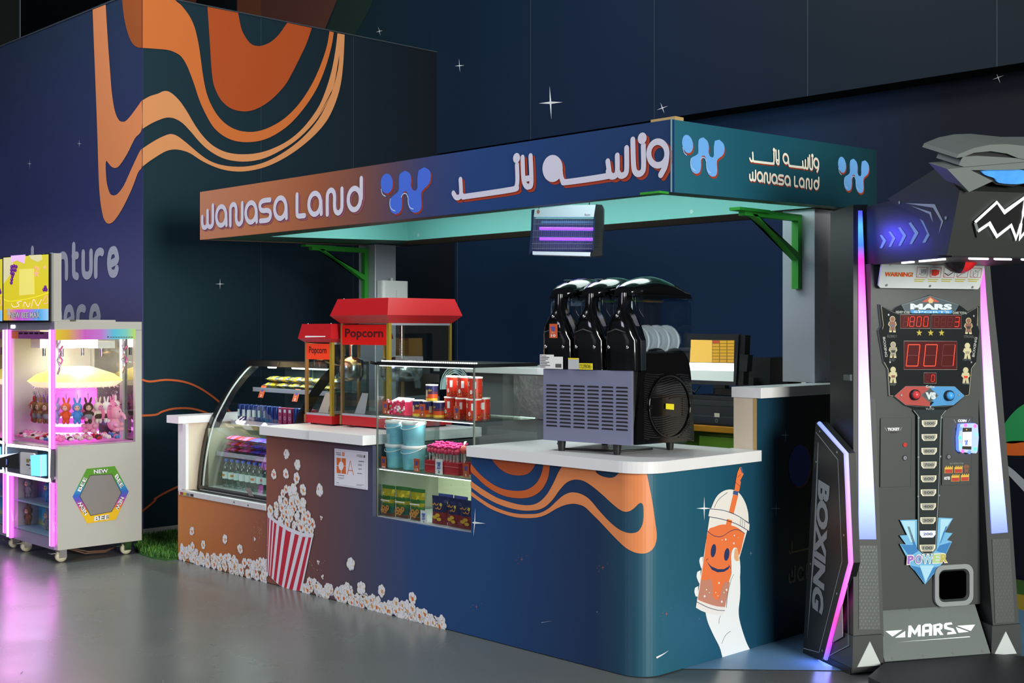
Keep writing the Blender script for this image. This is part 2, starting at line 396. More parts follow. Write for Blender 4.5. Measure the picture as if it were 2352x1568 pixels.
mb.pxpoly(RW, [(916,-40),(1110,-40),(1130,5),(1165,35),(1215,100),(1250,175),(1275,280),(1290,380),(1305,490),(1325,590),(1355,670),(1400,745),(1455,800),(1520,835),(1590,848),(1660,843),(1740,815),(1830,760),(1920,670),(2000,550),(2060,420),(2100,300),(2118,201),(2145,208),(2130,300),(2090,440),(2030,580),(1950,700),(1860,800),(1760,870),(1670,905),(1580,914),(1500,903),(1430,870),(1370,815),(1320,730),(1280,640),(1240,520),(1200,420),(1165,365),(1130,340),(1080,322),(1000,314),(916,308)], .003, o2, k=K, sm=4)
mb.pxpoly(RW, [(1333,44),(1340,150),(1350,300),(1358,430),(1370,530),(1395,600),(1430,655),(1480,695),(1540,714),(1600,714),(1670,690),(1750,635),(1830,550),(1880,465),(1930,365),(1970,280),(2004,180),(1846,146),(1830,170),(1790,225),(1740,270),(1690,292),(1650,296),(1610,280),(1575,235),(1550,180),(1530,82)], .003, o1, k=K, sm=4)
mb.pxpoly(RW, [(916,645),(960,620),(1015,602),(1045,588),(1075,586),(1110,605),(1155,650),(1200,715),(1250,800),(1300,870),(1360,930),(1430,970),(1500,988),(1570,992),(1650,985),(1740,960),(1850,905),(1950,820),(2040,700),(2090,590),(2130,460),(2155,330),(2169,214),(2215,223),(2212,300),(2205,420),(2190,540),(2160,650),(2110,760),(2040,850),(1940,940),(1830,1015),(1720,1068),(1620,1095),(1530,1103),(1440,1092),(1360,1065),(1290,1030),(1220,985),(1160,965),(1105,962),(1050,980),(970,1030),(916,1070),(916,955),(960,925),(1020,890),(1070,868),(1100,862),(1140,875),(1200,920),(1270,980),(1340,1030),(1420,1060),(1520,1072),(1620,1065),(1720,1035),(1830,975),(1940,890),(2030,790),(2090,690),(2140,570),(2165,450),(2180,352),(2176,420),(2155,520),(2125,610),(2075,710),(2000,810),(1900,905),(1790,975),(1690,1020),(1590,1038),(1500,1034),(1420,1012),(1340,965),(1280,910),(1220,840),(1170,790),(1120,762),(1075,756),(1030,768),(970,795),(916,828)], .003, o3, k=K, sm=4)
oc = M('mural_orange_line', 'e06a34', .5)
for c in ([(327,872),(345,876),(380,872),(420,876),(455,889),(490,912),(520,938),(545,960)], [(327,954),(358,952),(372,945),(400,938),(440,938),(480,950),(510,968)], [(327,1173),(355,1150),(357,1144),(385,1128),(415,1114)]):
    mb.pxribbon(RW, c, 4.5, .003, oc, sm=3)
star(mb, RW, 505, 652, 13, 13, 11, 11, .003, wt)
for y0 in (1.3, 2.2): mb.box(BX-.001, BX+.0015, y0, y0+.006, 0, 3.96, M('seam_dark', '24323c', .6))
struct(mb, 'wall_side')
mb = MB(); mb.box(BX, BX+.012, BY, 3.3, .0, .05, M('skirting_white', 'c9c6c0', .5)); struct(mb, 'baseboard_side')
mb = MB(); mb.box(BX-.14, BX+.008, BY-.008, BY+.0, 4.0, 4.012, seam); mb.box(BX-.02, BX+.006, BY, 3.116, 3.97, 3.978, seam)
mb.box(-14, BX, BY-.006, BY+.02, 4.0, 4.012, seam); struct(mb, 'trim_1')
bwm = ramp_mat('mural_navy_back', [(0, '0e1216'), (.28, '1a2f38'), (.42, '15273d'), (.6, '132644'), (.75, '0f1f30'), (1, '0d1a20')], 0, -9, 1.2, .5, spec=.15)
mb = MB(); mb.box(-14, 5, 3.116, 3.2, 3.07, 8, bwm); mb.quad((-14, 3.1165, 3.0695), (-14, 3.34, 3.0695), (5, 3.34, 3.0695), (5, 3.1165, 3.0695), M('soffit_black', '0b0d10', .9, spec=.1))
brn = M('mural_brown', '5c352b', .6); brd = M('mural_brown_warm', '70402a', .6); gd = M('mural_dark_green', '182f28', .6)
mb.pxpoly(BW, [(545,60),(545,-60),(600,-60),(600,60)], .003, brd); mb.pxpoly(BW, [(600,80),(600,-60),(800,-60),(740,84)], .003, brn)
mb.pxpoly(BW, [(740,95),(800,-60),(880,-60),(850,20),(800,110)], .003, gd); mb.pxpoly(BW, [(350,30),(400,-60),(470,-60),(440,40)], .003, brd)
star(mb, BW, 872, 72, 11, 11, 8, 8, .003, wt, -14); star(mb, BW, 1056, 151, 16, 15, 11, 11, .003, wt, -4)
star(mb, BW, 1265, 236, 38, 38, 27, 28, .003, wt, -3); star(mb, BW, 1522, 248, 13, 13, 14, 14, .003, wt, -20)
for px_ in (1219, 1503, 1855, 2290): 
    a, _ = BW.px(px_, 100); mb.box(a-.002, a+.002, 3.1145, 3.116, 3.07, 8, seam)
struct(mb, 'wall_back')
lom = ramp_mat('mural_navy_low', [(0, '162a44'), (.35, '182f4c'), (.6, '182d4c'), (.78, '0f1420'), (1, '0b0d13')], 0, -5, 1, .5, spec=.15)
mb = MB(); mb.box(BX, 5, 3.33, 3.45, 0, 3.07, lom)
a, _ = LO.px(1051, 700); mb.box(a-.003, a+.003, 3.327, 3.33, 0, 3.07, seam)
a, _ = LO.px(1030, 760); mb.box(a-.002, a+.002, 3.327, 3.33, 0, 3.07, seam)
star(mb, LO, 948, 793, 9, 9, 8, 8, .003, wt); star(mb, LO, 2293, 178, 12, 14, 14, 14, .003, wt, -20)
mg = M('mural_green', '1f8a4c', .5); mo = M('mural_burnt', 'c65a14', .5); mgr = M('mural_grey', '9aa0a8', .5)
mb.pxpoly(LO, [(2290,1010),(2300,985),(2325,950),(2352,928),(2400,905),(2400,1010),(2352,1015),(2320,1018)], .003, mg, sm=4)
mb.pxpoly(LO, [(2296,1030),(2305,1018),(2330,1012),(2400,1014),(2400,1044),(2330,1046),(2305,1042)], .003, mo, sm=4)
mb.pxpoly(LO, [(2306,1062),(2330,1080),(2400,1145),(2400,1180),(2352,1128),(2312,1085)], .003, mgr)
struct(mb, 'wall_lower')
mb = MB(); mb.box(-14.1, -14, -14, 3.1, 0, 8, M('far_dark', '14181a', .9)); struct(mb, 'wall_far')
# artificial turf against the wall, between claw machine and kiosk
mb = MB(); t1 = M('turf_green', '4c8a34', .8); t2 = M('turf_dark', '2a5a22', .8); t3 = M('turf_light', '6fa544', .8)
edge = FL.pxs([(330,1236),(409,1224),(409,1284),(384,1288),(352,1283),(326,1275),(310,1262),(318,1246)])
mb.prism(FL, edge, .0, .012, t2)
xs = [p[0] for p in edge]; ys = [p[1] for p in edge]
def inside(x, y, P):
    c = False
    for i in range(len(P)):
        (x1, y1), (x2, y2) = P[i-1], P[i]
        if (y1 > y) != (y2 > y) and x < (x2-x1)*(y-y1)/(y2-y1)+x1: c = not c
    return c
k = 0
while k < 5200:
    x, y = R.uniform(min(xs), max(xs)), R.uniform(min(ys), max(ys))
    if not inside(x, y, edge): continue
    k += 1; h = R.uniform(.025, .055); a = R.uniform(0, 2*pi); d = R.uniform(.005, .025); wd = .0035
    mb.add([(x-wd*sin(a), y+wd*cos(a), .01), (x+wd*sin(a), y-wd*cos(a), .01), (x+d*cos(a), y+d*sin(a), h)], [(0, 1, 2)], (t1, t2, t3)[k % 3])
tag(mb.build('turf_mat'), 'green artificial turf patch on the floor between claw machine and kiosk', 'turf', kind='stuff')
# ================================================================ the kiosk: wrapped counter body
FR, SD = Yp(0), Xp(0)
RC = .12
wrap = ramp_mat('wrap_print', [(0, 'c47a3c'), (.13, 'b46b3c'), (.27, '8a5444'), (.40, '6a4a4c'), (.50, '4d4a5e'), (.62, '28487c'), (.75, '1f4576'), (.93, '1d3354'), (.985, '204a5e'), (1, '266074')], 0, -1.98, 2, .42)
wraps = ramp_mat('wrap_print_shade_side', [(0, '266074'), (.25, '19536a'), (.45, '123f56'), (.62, '0f293a'), (.8, '14161c'), (1, '100f12')], 1, -.28, 1.3, .42)  # dark end mixes dark print with the boxing machine's shadow, both in the colour
core = M('birch_board', 'd9c9b4', .6, noise=.06, nscale=30); ply = M('board_edge', 'b89b62', .6)
white_lam = M('white_laminate', 'e9e9ea', .3, noise=.02, nscale=12)
kb = thing('kiosk_counter', 'wrapped snack kiosk counter printed with popcorn, orange waves and a drink cup', 'counter', (-2, .4, 0))
mb = MB(); T = .02
for x0, x1, z1 in ((-3.98, -2.93, .45), (-2.93, -1.895, .885), (-1.895, -1.104, .505), (-1.104, -RC, .885)):
    mb.box(x0, x1, 0, T, 0.004, z1, wrap)
ca = [(-RC + RC*sin(pi/2*i/12), RC - RC*cos(pi/2*i/12)) for i in range(13)]
for i in range(12):
    (x0, y0), (x1, y1) = ca[i], ca[i+1]
    mb.add([(x0, y0, .004), (x1, y1, .004), (x1, y1, .885), (x0, y0, .885)], [(0, 1, 2, 3)], wrap, True)
# --- orange wave print on the right-hand front, wrapped round the corner
p1, p2, p3 = M('print_rust', 'b5542c', .42), M('print_orange', 'c9622f', .42), M('print_apricot', 'e58c55', .42)
def wrap_s(px, py, x2=None):
    """pixel -> (s along the wrap, z)"""
    a, z = FR.px(px, py)
    if a <= -RC: return (a, z)
    r = FW + RT*((px-CX)/F) + Vector((0, 0, (HY-py)/F)); ox, oy = CAM.x + RC, CAM.y - RC
    A = r.x*r.x + r.y*r.y; B = ox*r.x + oy*r.y; D = B*B - A*(ox*ox + oy*oy - RC*RC); t = (-B - math.sqrt(max(0, D)))/A
    h = CAM + r*t; return (-RC + RC*math.atan2(h.x+RC, RC-h.y), h.z)
def wrap_p(s_, z, off):
    if s_ <= -RC: return Vector((s_, -off, z))
    a = (s_+RC)/RC; return Vector((-RC + (RC+off)*sin(a), RC - (RC+off)*cos(a), z))
def wrap_poly(mb, pts, off, m, ox, oy, k, sm=4):
    q = [wrap_s(ox+x/k, oy+y/k) for x, y in smooth2(pts, sm)]
    q = [(a, min(b, .884)) for a, b in q]
    cuts = [-9, -RC] + [-RC + RC*pi/2*i/12 for i in range(1, 14)]
    for tri in tessellate_polygon([[Vector((a, b, 0)) for a, b in q]]):
        T3 = [q[i] for i in tri]
        for lo, hi in zip(cuts, cuts[1:]):
            P_ = T3
            for sgn, c in ((1, lo), (-1, hi)):
                o = []
                for i in range(len(P_)):
                    a, b = P_[i-1], P_[i]; da, db = sgn*(a[0]-c), sgn*(b[0]-c)
                    if (da >= 0) != (db >= 0):
                        t = da/(da-db); o.append((a[0]+(b[0]-a[0])*t, a[1]+(b[1]-a[1])*t))
                    if db >= 0: o.append(b)
                P_ = o
                if not P_: break
            if len(P_) >= 3:
                ar = sum(P_[i-1][0]*P_[i][1]-P_[i][0]*P_[i-1][1] for i in range(len(P_)))
                if abs(ar) < 1e-7: continue
                if ar < 0: P_ = P_[::-1]
                mb.add([wrap_p(a, b, off) for a, b in P_], [tuple(range(len(P_)))], m, True)
K2 = 2.735; O2 = (1040, 1000)
wrap_poly(mb, [(240,140),(265,175),(300,210),(340,235),(385,248),(430,250),(470,240),(500,215),(522,175)], .0015, p1, *O2, K2)
wrap_poly(mb, [(115,176),(170,240),(230,290),(290,325),(350,342),(415,347),(470,338),(520,305),(550,260),(565,215),(571,178),(612,178),(605,240),(590,290),(560,340),(520,372),(470,390),(410,393),(340,383),(270,355),(200,308),(150,260),(115,225)], .0015, p2, *O2, K2)
wrap_poly(mb, [(115,283),(150,310),(210,350),(280,390),(350,415),(420,433),(480,437),(530,425),(570,395),(605,350),(640,285),(665,230),(697,180),(870,195),(905,235),(940,255),(985,265),(1015,260),(1040,240),(1060,215),(1214,222),(1235,320),(1255,430),(1270,540),(1280,620),(1275,670),(1260,705),(1235,728),(1200,740),(1150,735),(1100,712),(1060,680),(1000,620),(930,545),(870,485),(830,448),(790,432),(750,428),(700,438),(650,460),(590,495),(540,512),(480,518),(400,513),(320,492),(240,460),(170,415),(115,376),(115,348),(170,390),(240,435),(320,470),(400,490),(470,493),(540,488),(600,460),(650,415),(690,380),(730,360),(765,357),(810,368),(860,400),(920,470),(980,535),(1040,585),(1090,608),(1130,612),(1165,600),(1190,560),(1198,510),(1197,450),(1190,428),(1180,422),(1165,430),(1140,455),(1115,472),(1085,478),(1050,465),(1000,425),(940,370),(880,320),(830,288),(790,277),(750,279),(710,300),(670,345),(630,400),(590,440),(550,462),(500,470),(440,470),(360,455),(280,427),(200,385),(150,350),(115,320)], .0015, p3, *O2, K2)
star(mb, FR, 1090, 1200, 34, 33, 6, 26, .0015, wt, 4)
so = M('print_spark', 'd9702f', .42); sf = M('print_faint', '8fa0b8', .42)
for x, y in ((1199, 1284), (1385, 1303), (1095, 1393)):
    star(mb, FR, x, y, 6, 6, 4, 4, .0015, so)
    for dx, dy in ((-13, 1), (-8, -4), (-9, 9), (11, -8)): star(mb, FR, x+dx, y+dy, 2, 2, 1.5, 1.5, .0015, so)
mb.pxpoly(FR, [(1243,1429),(1262,1426),(1270,1425),(1244,1430)], .0015, sf); star(mb, FR, 1372, 1405, 3, 3, 4, 3, .0015, sf)
# --- popcorn print
kw, kc, kt, ko, ks = (M('print_kernel_white', 'e4e4e8', .5), M('print_kernel_cream', 'd9c9a4', .5), M('print_kernel_tan', 'd39a5a', .5), M('print_kernel_orange', 'd56a30', .5), M('print_kernel_grey', 'b4b4bc', .5))
lay = [0]
def kernel(x, y, r, n=6, rot=None):
    """one popped kernel drawn at pixel x, y, r pixels across"""
    lay[0] = (lay[0]+1) % 7; base = .0016 + lay[0]*.00035
    r2 = r*.0024; c = FR.px(x, y); a0 = R.uniform(0, 6.28); zs = 1.25
    for k in range(n):
        a = a0 + 2*pi*k/n; d = r2*R.uniform(.4, .62); q = (c[0]+d*cos(a)*1.15, c[1]+d*sin(a)*zs); rr = r2*R.uniform(.42, .56)
        o = base + k*.00003
        mb.disc(FR, q, rr*1.12, o, (ks, kc, ks)[k % 3], 9, rr*1.2); mb.disc(FR, (q[0]-rr*.08, q[1]+rr*.12), rr*.92, o+.00002, kw, 9, rr)
    mb.disc(FR, (c[0], c[1]), r2*.5, base+.00024, kw, 9, r2*.55)
    if R.random() < .7: mb.disc(FR, (c[0]+r2*.1, c[1]-r2*.1), r2*.34, base+.00027, R.choice((ko, kt, kt, ko)), 8, r2*.42)
    if R.random() < .6: mb.disc(FR, (c[0]-r2*.35, c[1]+r2*.2), r2*.2, base+.00029, R.choice((kc, kt)), 7, r2*.3)
OX, OY, KP = 380, 980, 3.136
for x, y, r in ((875,195,11),(953,275,12),(783,340,11),(870,338,11),(948,372,12),(995,455,12),(1112,455,13),(192,750,11),(275,850,10),(430,808,11),(540,880,11),(1338,985,13),(1415,1160,14),(1560,1180,12),(1780,1235,12)):
    kernel(OX+x/KP, OY+y/KP, r)
for x, y in ((645,808),(1125,655),(1105,975),(1135,1080)): kernel(OX+x/KP, OY+y/KP, 5, 3)
for x0, x1, yt, n in ((100,240,860,26),(235,330,930,12),(340,500,920,30),(500,640,960,26),(620,735,950,24),(1000,1110,1110,18),(1110,1220,1150,16),(1220,1340,1150,20),(1340,1540,1220,30),(1540,1640,1290,12),(1600,1750,1260,22),(1690,1890,1300,32),(1890,2010,1390,16)):
    for k in range(n):
        x = R.uniform(x0, x1); yb = 955 + (x-95)*.2632; u = (k/n); y = yb - 14 - (1-u)*(yb-14-yt)*R.uniform(.75, 1)
        if OX+x/KP < 412: continue
        kernel(OX+x/KP, OY+y/KP, R.uniform(8.5, 12))
# bucket
bw_, br_ = M('print_bucket_white', 'dfe0ea', .45), M('print_bucket_red', 'c2283f', .45)
top = [(742,640),(800,690),(890,748),(990,788),(1066,796)]; bot = [(733,1040),(765,1085),(830,1142),(890,1170),(985,1182)]
def crv(P_, t):
    i = min(int(t*(len(P_)-1)), len(P_)-2); f = t*(len(P_)-1)-i; return (P_[i][0]+(P_[i+1][0]-P_[i][0])*f, P_[i][1]+(P_[i+1][1]-P_[i][1])*f)
lay0 = .0043
for x, y in ((870,450),(900,460),(930,450),(850,480),(915,500),(945,500),(830,530),(870,540),(910,550),(955,535),(995,545),(800,570),(840,580),(885,590),(930,590),(975,580),(1000,610),(760,600),(800,620),(850,640),(900,650),(950,640),(1000,660),(1030,640),(1040,680),(760,625),(830,680),(880,700),(930,710),(980,720),(1020,735),(1055,745),(1060,700),(960,690),(870,610),(910,620)):
    kernel(OX+x/KP, OY+y/KP, R.uniform(9, 13))
mb.pxpoly(FR, smooth2(top, 3, False) + smooth2(bot, 3, False)[::-1], lay0, bw_, OX, OY, KP)
for k, (t0, t1) in enumerate(((.01,.05),(.1,.155),(.2,.265),(.32,.39),(.45,.55),(.62,.69),(.76,.83),(.9,.965))):
    mb.pxpoly(FR, [crv(top, t0), crv(top, t1), crv(bot, t1), crv(bot, t0)], lay0+.0003, br_, OX, OY, KP)
mb.pxpoly(FR, [(738,615),(800,668),(890,722),(990,762),(1074,768),(1068,797),(990,790),(890,750),(800,694),(742,648)], lay0+.0006, bw_, OX, OY, KP)
for i in range(70):
    x, y = R.gauss(690, 40), R.gauss(730, 80)
    if R.random() < .4: x, y = R.gauss(1080, 40), R.gauss(990, 40)
    c = FR.px(OX+x/KP, OY+y/KP); mb.disc(FR, c, R.uniform(.001, .003), .0014, kc, 5)
mb.build('front_panel', kb, world=True)
# side panel with the cup print
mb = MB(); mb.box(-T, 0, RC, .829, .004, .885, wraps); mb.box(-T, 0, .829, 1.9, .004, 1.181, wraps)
c_or, c_dk, c_cr, c_ln, c_tan, c_wh, c_bl = (M('cup_orange', 'ee7a42', .42), M('cup_coral', 'c5876f', .42), M('cup_cream', 'ece8e0', .42), M('cup_line', '2c3a63', .42), M('cup_nail', 'eab07e', .42), M('hand_white', 'eef2ee', .42), M('cup_band', '3d5c8c', .42))
def cp(pts, o, m, sm=4): mb.pxpoly(SD, pts, .0015+o*.0004, m, *O2, K2, sm)
def cl(pts, wpx, o, m=None): mb.pxribbon(SD, pts, wpx, .0015+o*.0004, m or c_ln, *O2, K2)
cp([(1585,1105),(1600,1170),(1635,1250),(1675,1330),(1692,1393),(1866,1344),(1840,1290),(1805,1180),(1794,1100),(1804,990),(1800,820),(1795,760),(1780,705),(1765,702),(1750,740),(1740,860),(1700,1100)], 0, c_wh)
for pts in ([(1570,760),(1552,765),(1547,790),(1558,830),(1566,835)], [(1555,845),(1535,855),(1530,885),(1545,925),(1556,930)], [(1540,945),(1520,955),(1516,980),(1525,1010),(1540,1010)]): cp(pts, 0, c_wh)
cp([(1618,468),(1525,1080),(1560,1100),(1610,1120),(1695,1127),(1705,1100),(1846,600),(1856,560)], 1, c_cr, 0)
cp([(1600,600),(1640,573),(1690,558),(1740,562),(1790,580),(1832,614),(1800,745),(1775,760),(1750,860),(1720,960),(1710,1060),(1690,1075),(1600,1055),(1538,1030),(1560,880),(1580,740)], 2, c_or, 3)
cp([(1562,900),(1585,912),(1605,898),(1622,905),(1630,950),(1630,1000),(1645,1028),(1662,1032),(1675,1010),(1690,950),(1705,922),(1728,915),(1742,925),(1720,1010),(1708,1076),(1650,1070),(1590,1050),(1537,1025),(1548,960)], 3, c_dk)
cl([(1598,600),(1640,630),(1690,632),(1740,600),(1785,590),(1832,614)], 4, 3)
cp([(1618,462),(1650,390),(1690,352),(1740,338),(1790,355),(1830,410),(1852,480),(1856,545),(1780,500),(1700,472)], 2, c_cr)
cp([(1612,460),(1700,470),(1790,505),(1862,552),(1858,600),(1780,555),(1690,525),(1602,508)], 3, c_cr, 0)
cl([(1612,460),(1700,470),(1790,505),(1862,556)], 4, 4); cl([(1602,508),(1690,525),(1780,555),(1858,600)], 4, 4)
for x in (1806, 1818, 1832): cl([(x,520+(x-1806)*.55),(x-4,566+(x-1806)*.55)], 3, 4)
cl([(1640,450),(1668,400),(1722,357)], 3, 4)
cp([(1758,370),(1790,375),(1762,490),(1732,480)], 3, c_or, 0); cp([(1720,522),(1752,532),(1745,566),(1714,560)], 4, c_or, 0)
cp([(1760,345),(1790,350),(1788,375),(1756,368)], 5, c_bl, 0); cp([(1765,345),(1775,280),(1785,230),(1800,197),(1812,200),(1824,240),(1803,280),(1806,295),(1795,352)], 4, c_or, 0)
cp([(1800,197),(1815,205),(1824,240),(1812,232)], 5, c_bl, 0); cl([(1785,262),(1800,248),(1806,245)], 2.5, 5); cl([(1770,290),(1800,318)], 2.5, 5)
for c, a, b2 in (((1634,722),16,42), ((1718,746),16,40)): cp([(c[0]+a*cos(t)+.12*b2*sin(t)*-1, c[1]+b2*sin(t)) for t in [2*pi*i/16 for i in range(16)]], 4, c_ln, 0)
cp([(1592,790),(1620,820),(1660,838),(1700,838),(1736,818),(1728,838),(1700,855),(1660,858),(1625,842)], 4, c_ln, 0); cl([(1588,784),(1600,772)], 4, 4); cl([(1730,812),(1742,832)], 4, 4)
cp([(1748,860),(1745,760),(1752,720),(1765,702),(1782,706),(1796,760),(1803,820),(1800,900),(1790,960),(1740,960),(1716,1085),(1730,960)], 4, c_wh, 2)
cp([(1764,745),(1768,712),(1780,708),(1790,735),(1794,785),(1778,788),(1766,775)], 5, c_tan)
cl([(1527,1042),(1600,1078),(1660,1095),(1705,1098)], 3.5, 4); cl([(1762,870),(1748,900),(1722,1000),(1716,1080)], 2.5, 5); cl([(1680,1130),(1672,1150),(1670,1180)], 2.5, 2); cl([(1742,1228),(1710,1255),(1688,1305)], 2.5, 2)
for x, y, r in ((1765,627,4),(1711,652,5),(1762,676,5),(1688,655,3),(1790,640,2),(1668,925,5),(1590,967,4),(1578,1008,6),(1608,985,3),(1716,968,6),(1686,1042,6),(1662,1005,3),(1648,985,3),(1700,985,3),(1815,700,2)): cp(ellp(x, y, r, r*1.3, 8)[:-1], 5, c_cr, 0)
for x, y in ((1617, 1167), (1782, 1167)): star(mb, SD, x, y, 28 if x < 1700 else 16, 28 if x < 1700 else 20, 18 if x < 1700 else 12, 17 if x < 1700 else 12, .0013, wt if x < 1700 else sf)
star(mb, SD, 1804, 999, 17, 17, 12, 11, .0013, sf); star(mb, SD, 1724, 1270, 5, 5, 3, 4, .0013, sf); star(mb, SD, 1606, 1421, 4, 4, 2, 2, .0013, sf)
mb.pxpoly(SD, [(1506,1508),(1522,1501),(1536,1493),(1523,1503),(1508,1512)], .0013, wt)
star(mb, SD, 1530, 1409, 6, 6, 4, 4, .0013, so)
for dx, dy in ((-14, 6), (-8, -2), (-9, 13), (11, -13)): star(mb, SD, 1530+dx, 1409+dy, 2, 2, 1.5, 1.5, .0013, so)
pl_b = M('print_planet', '1a3f9a', .42); pr = M('print_planet_edge', '8a3a2c', .42); fn = M('print_faded_script', 'a98f68', .42)
mb.disc(SD, SD.px(1838, 1071), .098, .0012, pr, 28, .105); mb.disc(SD, SD.px(1836, 1069), .096, .0016, pl_b, 28, .104); mb.disc(SD, SD.px(1885, 1160), .10, .0012, pl_b, 24, .1)
za, zb = SD.px(1815, 1337)[1], SD.px(1815, 1308)[1]; a0 = SD.px(1812, 1337)[0]
for i, ch in enumerate('WaN'):
    for line in SF[ch]: mb.ribbon(SD, smooth2([(a0+.075*(i+.66*x), za+(zb-za)*y) for x, y in line], 3, False, 200), .011, .0012, fn)
mb.ribbon(SD, smooth2([(a0, za+.155), (a0+.012, za+.14), (a0+.024, za+.155), (a0+.024, za+.195)], 3, False, 200), .010, .0012, fn); mb.ribbon(SD, [(a0+.03, za+.145), (a0+.2, za+.147)], .010, .0012, fn)
mb.build('side_panel', kb, world=True)
mb = MB(); mb.box(-.135, -T, .829, 1.9, .02, 1.181, core); mb.box(-.0205, -.001, .828, .84, .9375, 1.181, ply); mb.build('end_board', kb, world=True)
mb = MB(); mb.box(-3.98, -3.945, 0, 1.5, .45, .895, white_lam); mb.box(-3.945, -3.88, 0.0, .02, .47, .895, white_lam); mb.box(-3.945, -3.935, .02, 1.5, .45, .895, core)
mb.quad((-3.9805, 0, .004), (-3.9805, 0, .45), (-3.9805, 1.5, .45), (-3.9805, 1.5, .004), M('print_orange_end', 'a4613a', .5)); mb.build('end_wall', kb, world=True)
mb = MB(); tr = M('trim_white_metal', 'cfd0d2', .35, noise=.12, nscale=25); tk = M('trim_dark', '24262a', .4)
mb.box(-3.96, -2.93, -.006, .03, .43, .462, tr); mb.box(-3.96, -2.93, .03, .09, .45, .458, tk)
cy = [M('tape_red', 'a03038', .5), M('tape_yellow', 'b9b02a', .5), M('tape_grey', '6f7078', .5), tk]
for x0, x1, m in ((-3.94, -3.90, cy[0]), (-3.90, -3.86, cy[1]), (-3.86, -3.82, cy[2]), (-3.81, -3.77, cy[3])): mb.box(x0, x1, -.0075, -.006, .433, .45, m)
mb.disc(FR, (-3.28, .446), .006, .007, tk, 8); mb.disc(FR, (-3.12, .443), .006, .007, tk, 8); mb.build('sill_trim', kb, world=True)
# inner carcass that keeps daylight out of the counter
mb = MB(); inn = M('carcass_grey', '565a5c', .6); mb.box(-2.93, -1.9, .02, .78, .02, .88, inn); mb.box(-1.08, -.14, .03, .8, .02, .88, inn); mb.box(-3.94, -2.95, .03, .8, .02, .42, inn); mb.box(-1.89, -1.09, .03, .5, .02, .49, inn)
mb.build('carcass', kb, world=True)
# worktops
def slab(name, pts, z0, z1, label, loc, bev=.004):
    mb = MB(); mb.prism(Zp(0), pts, z0, z1, white_lam); o = mb.build(name, bevel=bev); return tag(o, label, 'countertop', 'white worktops of the kiosk')
q = [(-1.108, -.03)] + [(-.115 + .145*sin(pi/2*i/10), .115 - .145*cos(pi/2*i/10)) for i in range(11)] + [(.03, .827), (-.14, .827), (-.14, .80), (-1.108, .80)]
slab('countertop', q, .886, .937, 'low white worktop with a rounded corner under the slush machine', 0)
slab('countertop', [(-2.93, -.05), (-2.405, -.05), (-2.405, .80), (-2.93, .80)], .886, .937, 'white worktop piece in front of the caramel popcorn warmer', 0)
slab('countertop', [(-2.402, -.062), (-1.90, -.062), (-1.90, .80), (-2.402, .80)], .889, .941, 'white worktop piece left of the glass snack case', 0)
slab('countertop', [(-.145, .822), (.03, .822), (.03, 1.92), (-.145, 1.92)], 1.182, 1.231, 'raised white ledge carrying the right canopy post', 0)
mb = MB(); mb.prism(Zp(0), [(-4.08, -.03), (-3.92, -.03), (-3.92, 1.5), (-4.08, 1.5)], .896, .945, white_lam); tag(mb.build('countertop', bevel=.004), 'narrow white ledge on the kiosk end wall left of the curved fridge', 'countertop', 'white worktops of the kiosk')
# hygiene certificate
ct = thing('certificate', 'white notice with an orange square and letter A on the front panel', 'sign', (-2.09, -.004, .74))
mb = MB(); ce = [(769.5,1029.3),(844.8,1037.2),(844.8,1124.5),(769.5,1114)]; wp = M('paper_white', 'e6e4f0', .4); og = M('ink_orange', 'd8692f', .5); ik = M('ink_grey', '55545f', .5)
mb.pxprism(FR, ce, .001, .004, wp)
def c7(pts, o, m): mb.pxpoly(FR, pts, .004+o*.0004, m, 590, 960, 7.84)
qd = FR.pxs([(1430,575),(1975,630),(1975,1262),(1430,1187)], 590, 960, 7.84); mb.ribbon(FR, qd, .0015, .0045, M('ink_pale', 'b9b6c6', .5), closed=True)
c7([(1447,710),(1613,724),(1615,1005),(1448,985)], 1, og); c7(ellp(1530,858,46,80)[:-1], 3, wp); c7([(1522,700),(1536,702),(1536,1010),(1524,1010)], 2, wp); c7([(1440,846),(1620,858),(1620,866),(1440,856)], 2, wp)
for l in ([(1640,1015),(1696,765),(1752,1025)], [(1655,935),(1738,945)]): mb.ribbon(FR, FR.pxs(l, 590, 960, 7.84), .0042, .0045, og, caps=False)
c7([(1548,612),(1588,616),(1588,680),(1548,676)], 1, og); c7(ellp(1568,646,9,14,10)[:-1], 2, wp)
for x0, y0, wd, h in ((1438,612,90,16),(1445,645,88,18),(1810,655,110,12),(1805,678,115,9),(1860,695,60,8),(1845,765,100,18),(1838,822,66,10),(1835,842,70,12),(1840,905,66,14),(1820,985,88,14),(1472,1018,118,14),(1462,1060,130,8),(1490,1082,80,8),(1448,1155,44,10),(1806,1186,140,7),(1806,1205,96,7)):
    n = max(2, int(wd/14))
    for i in range(n):
        xx = x0 + wd*i/n; c7([(xx, y0+i*1.4), (xx+wd/n*.75, y0+i*1.4+.8), (xx+wd/n*.75, y0+h+i*1.4), (xx, y0+h+i*1.4)], 1, ik)
c7(ellp(1946,690,15,28,12)[:-1], 1, ik)
mb.build('printed_sheet', ct, world=True)

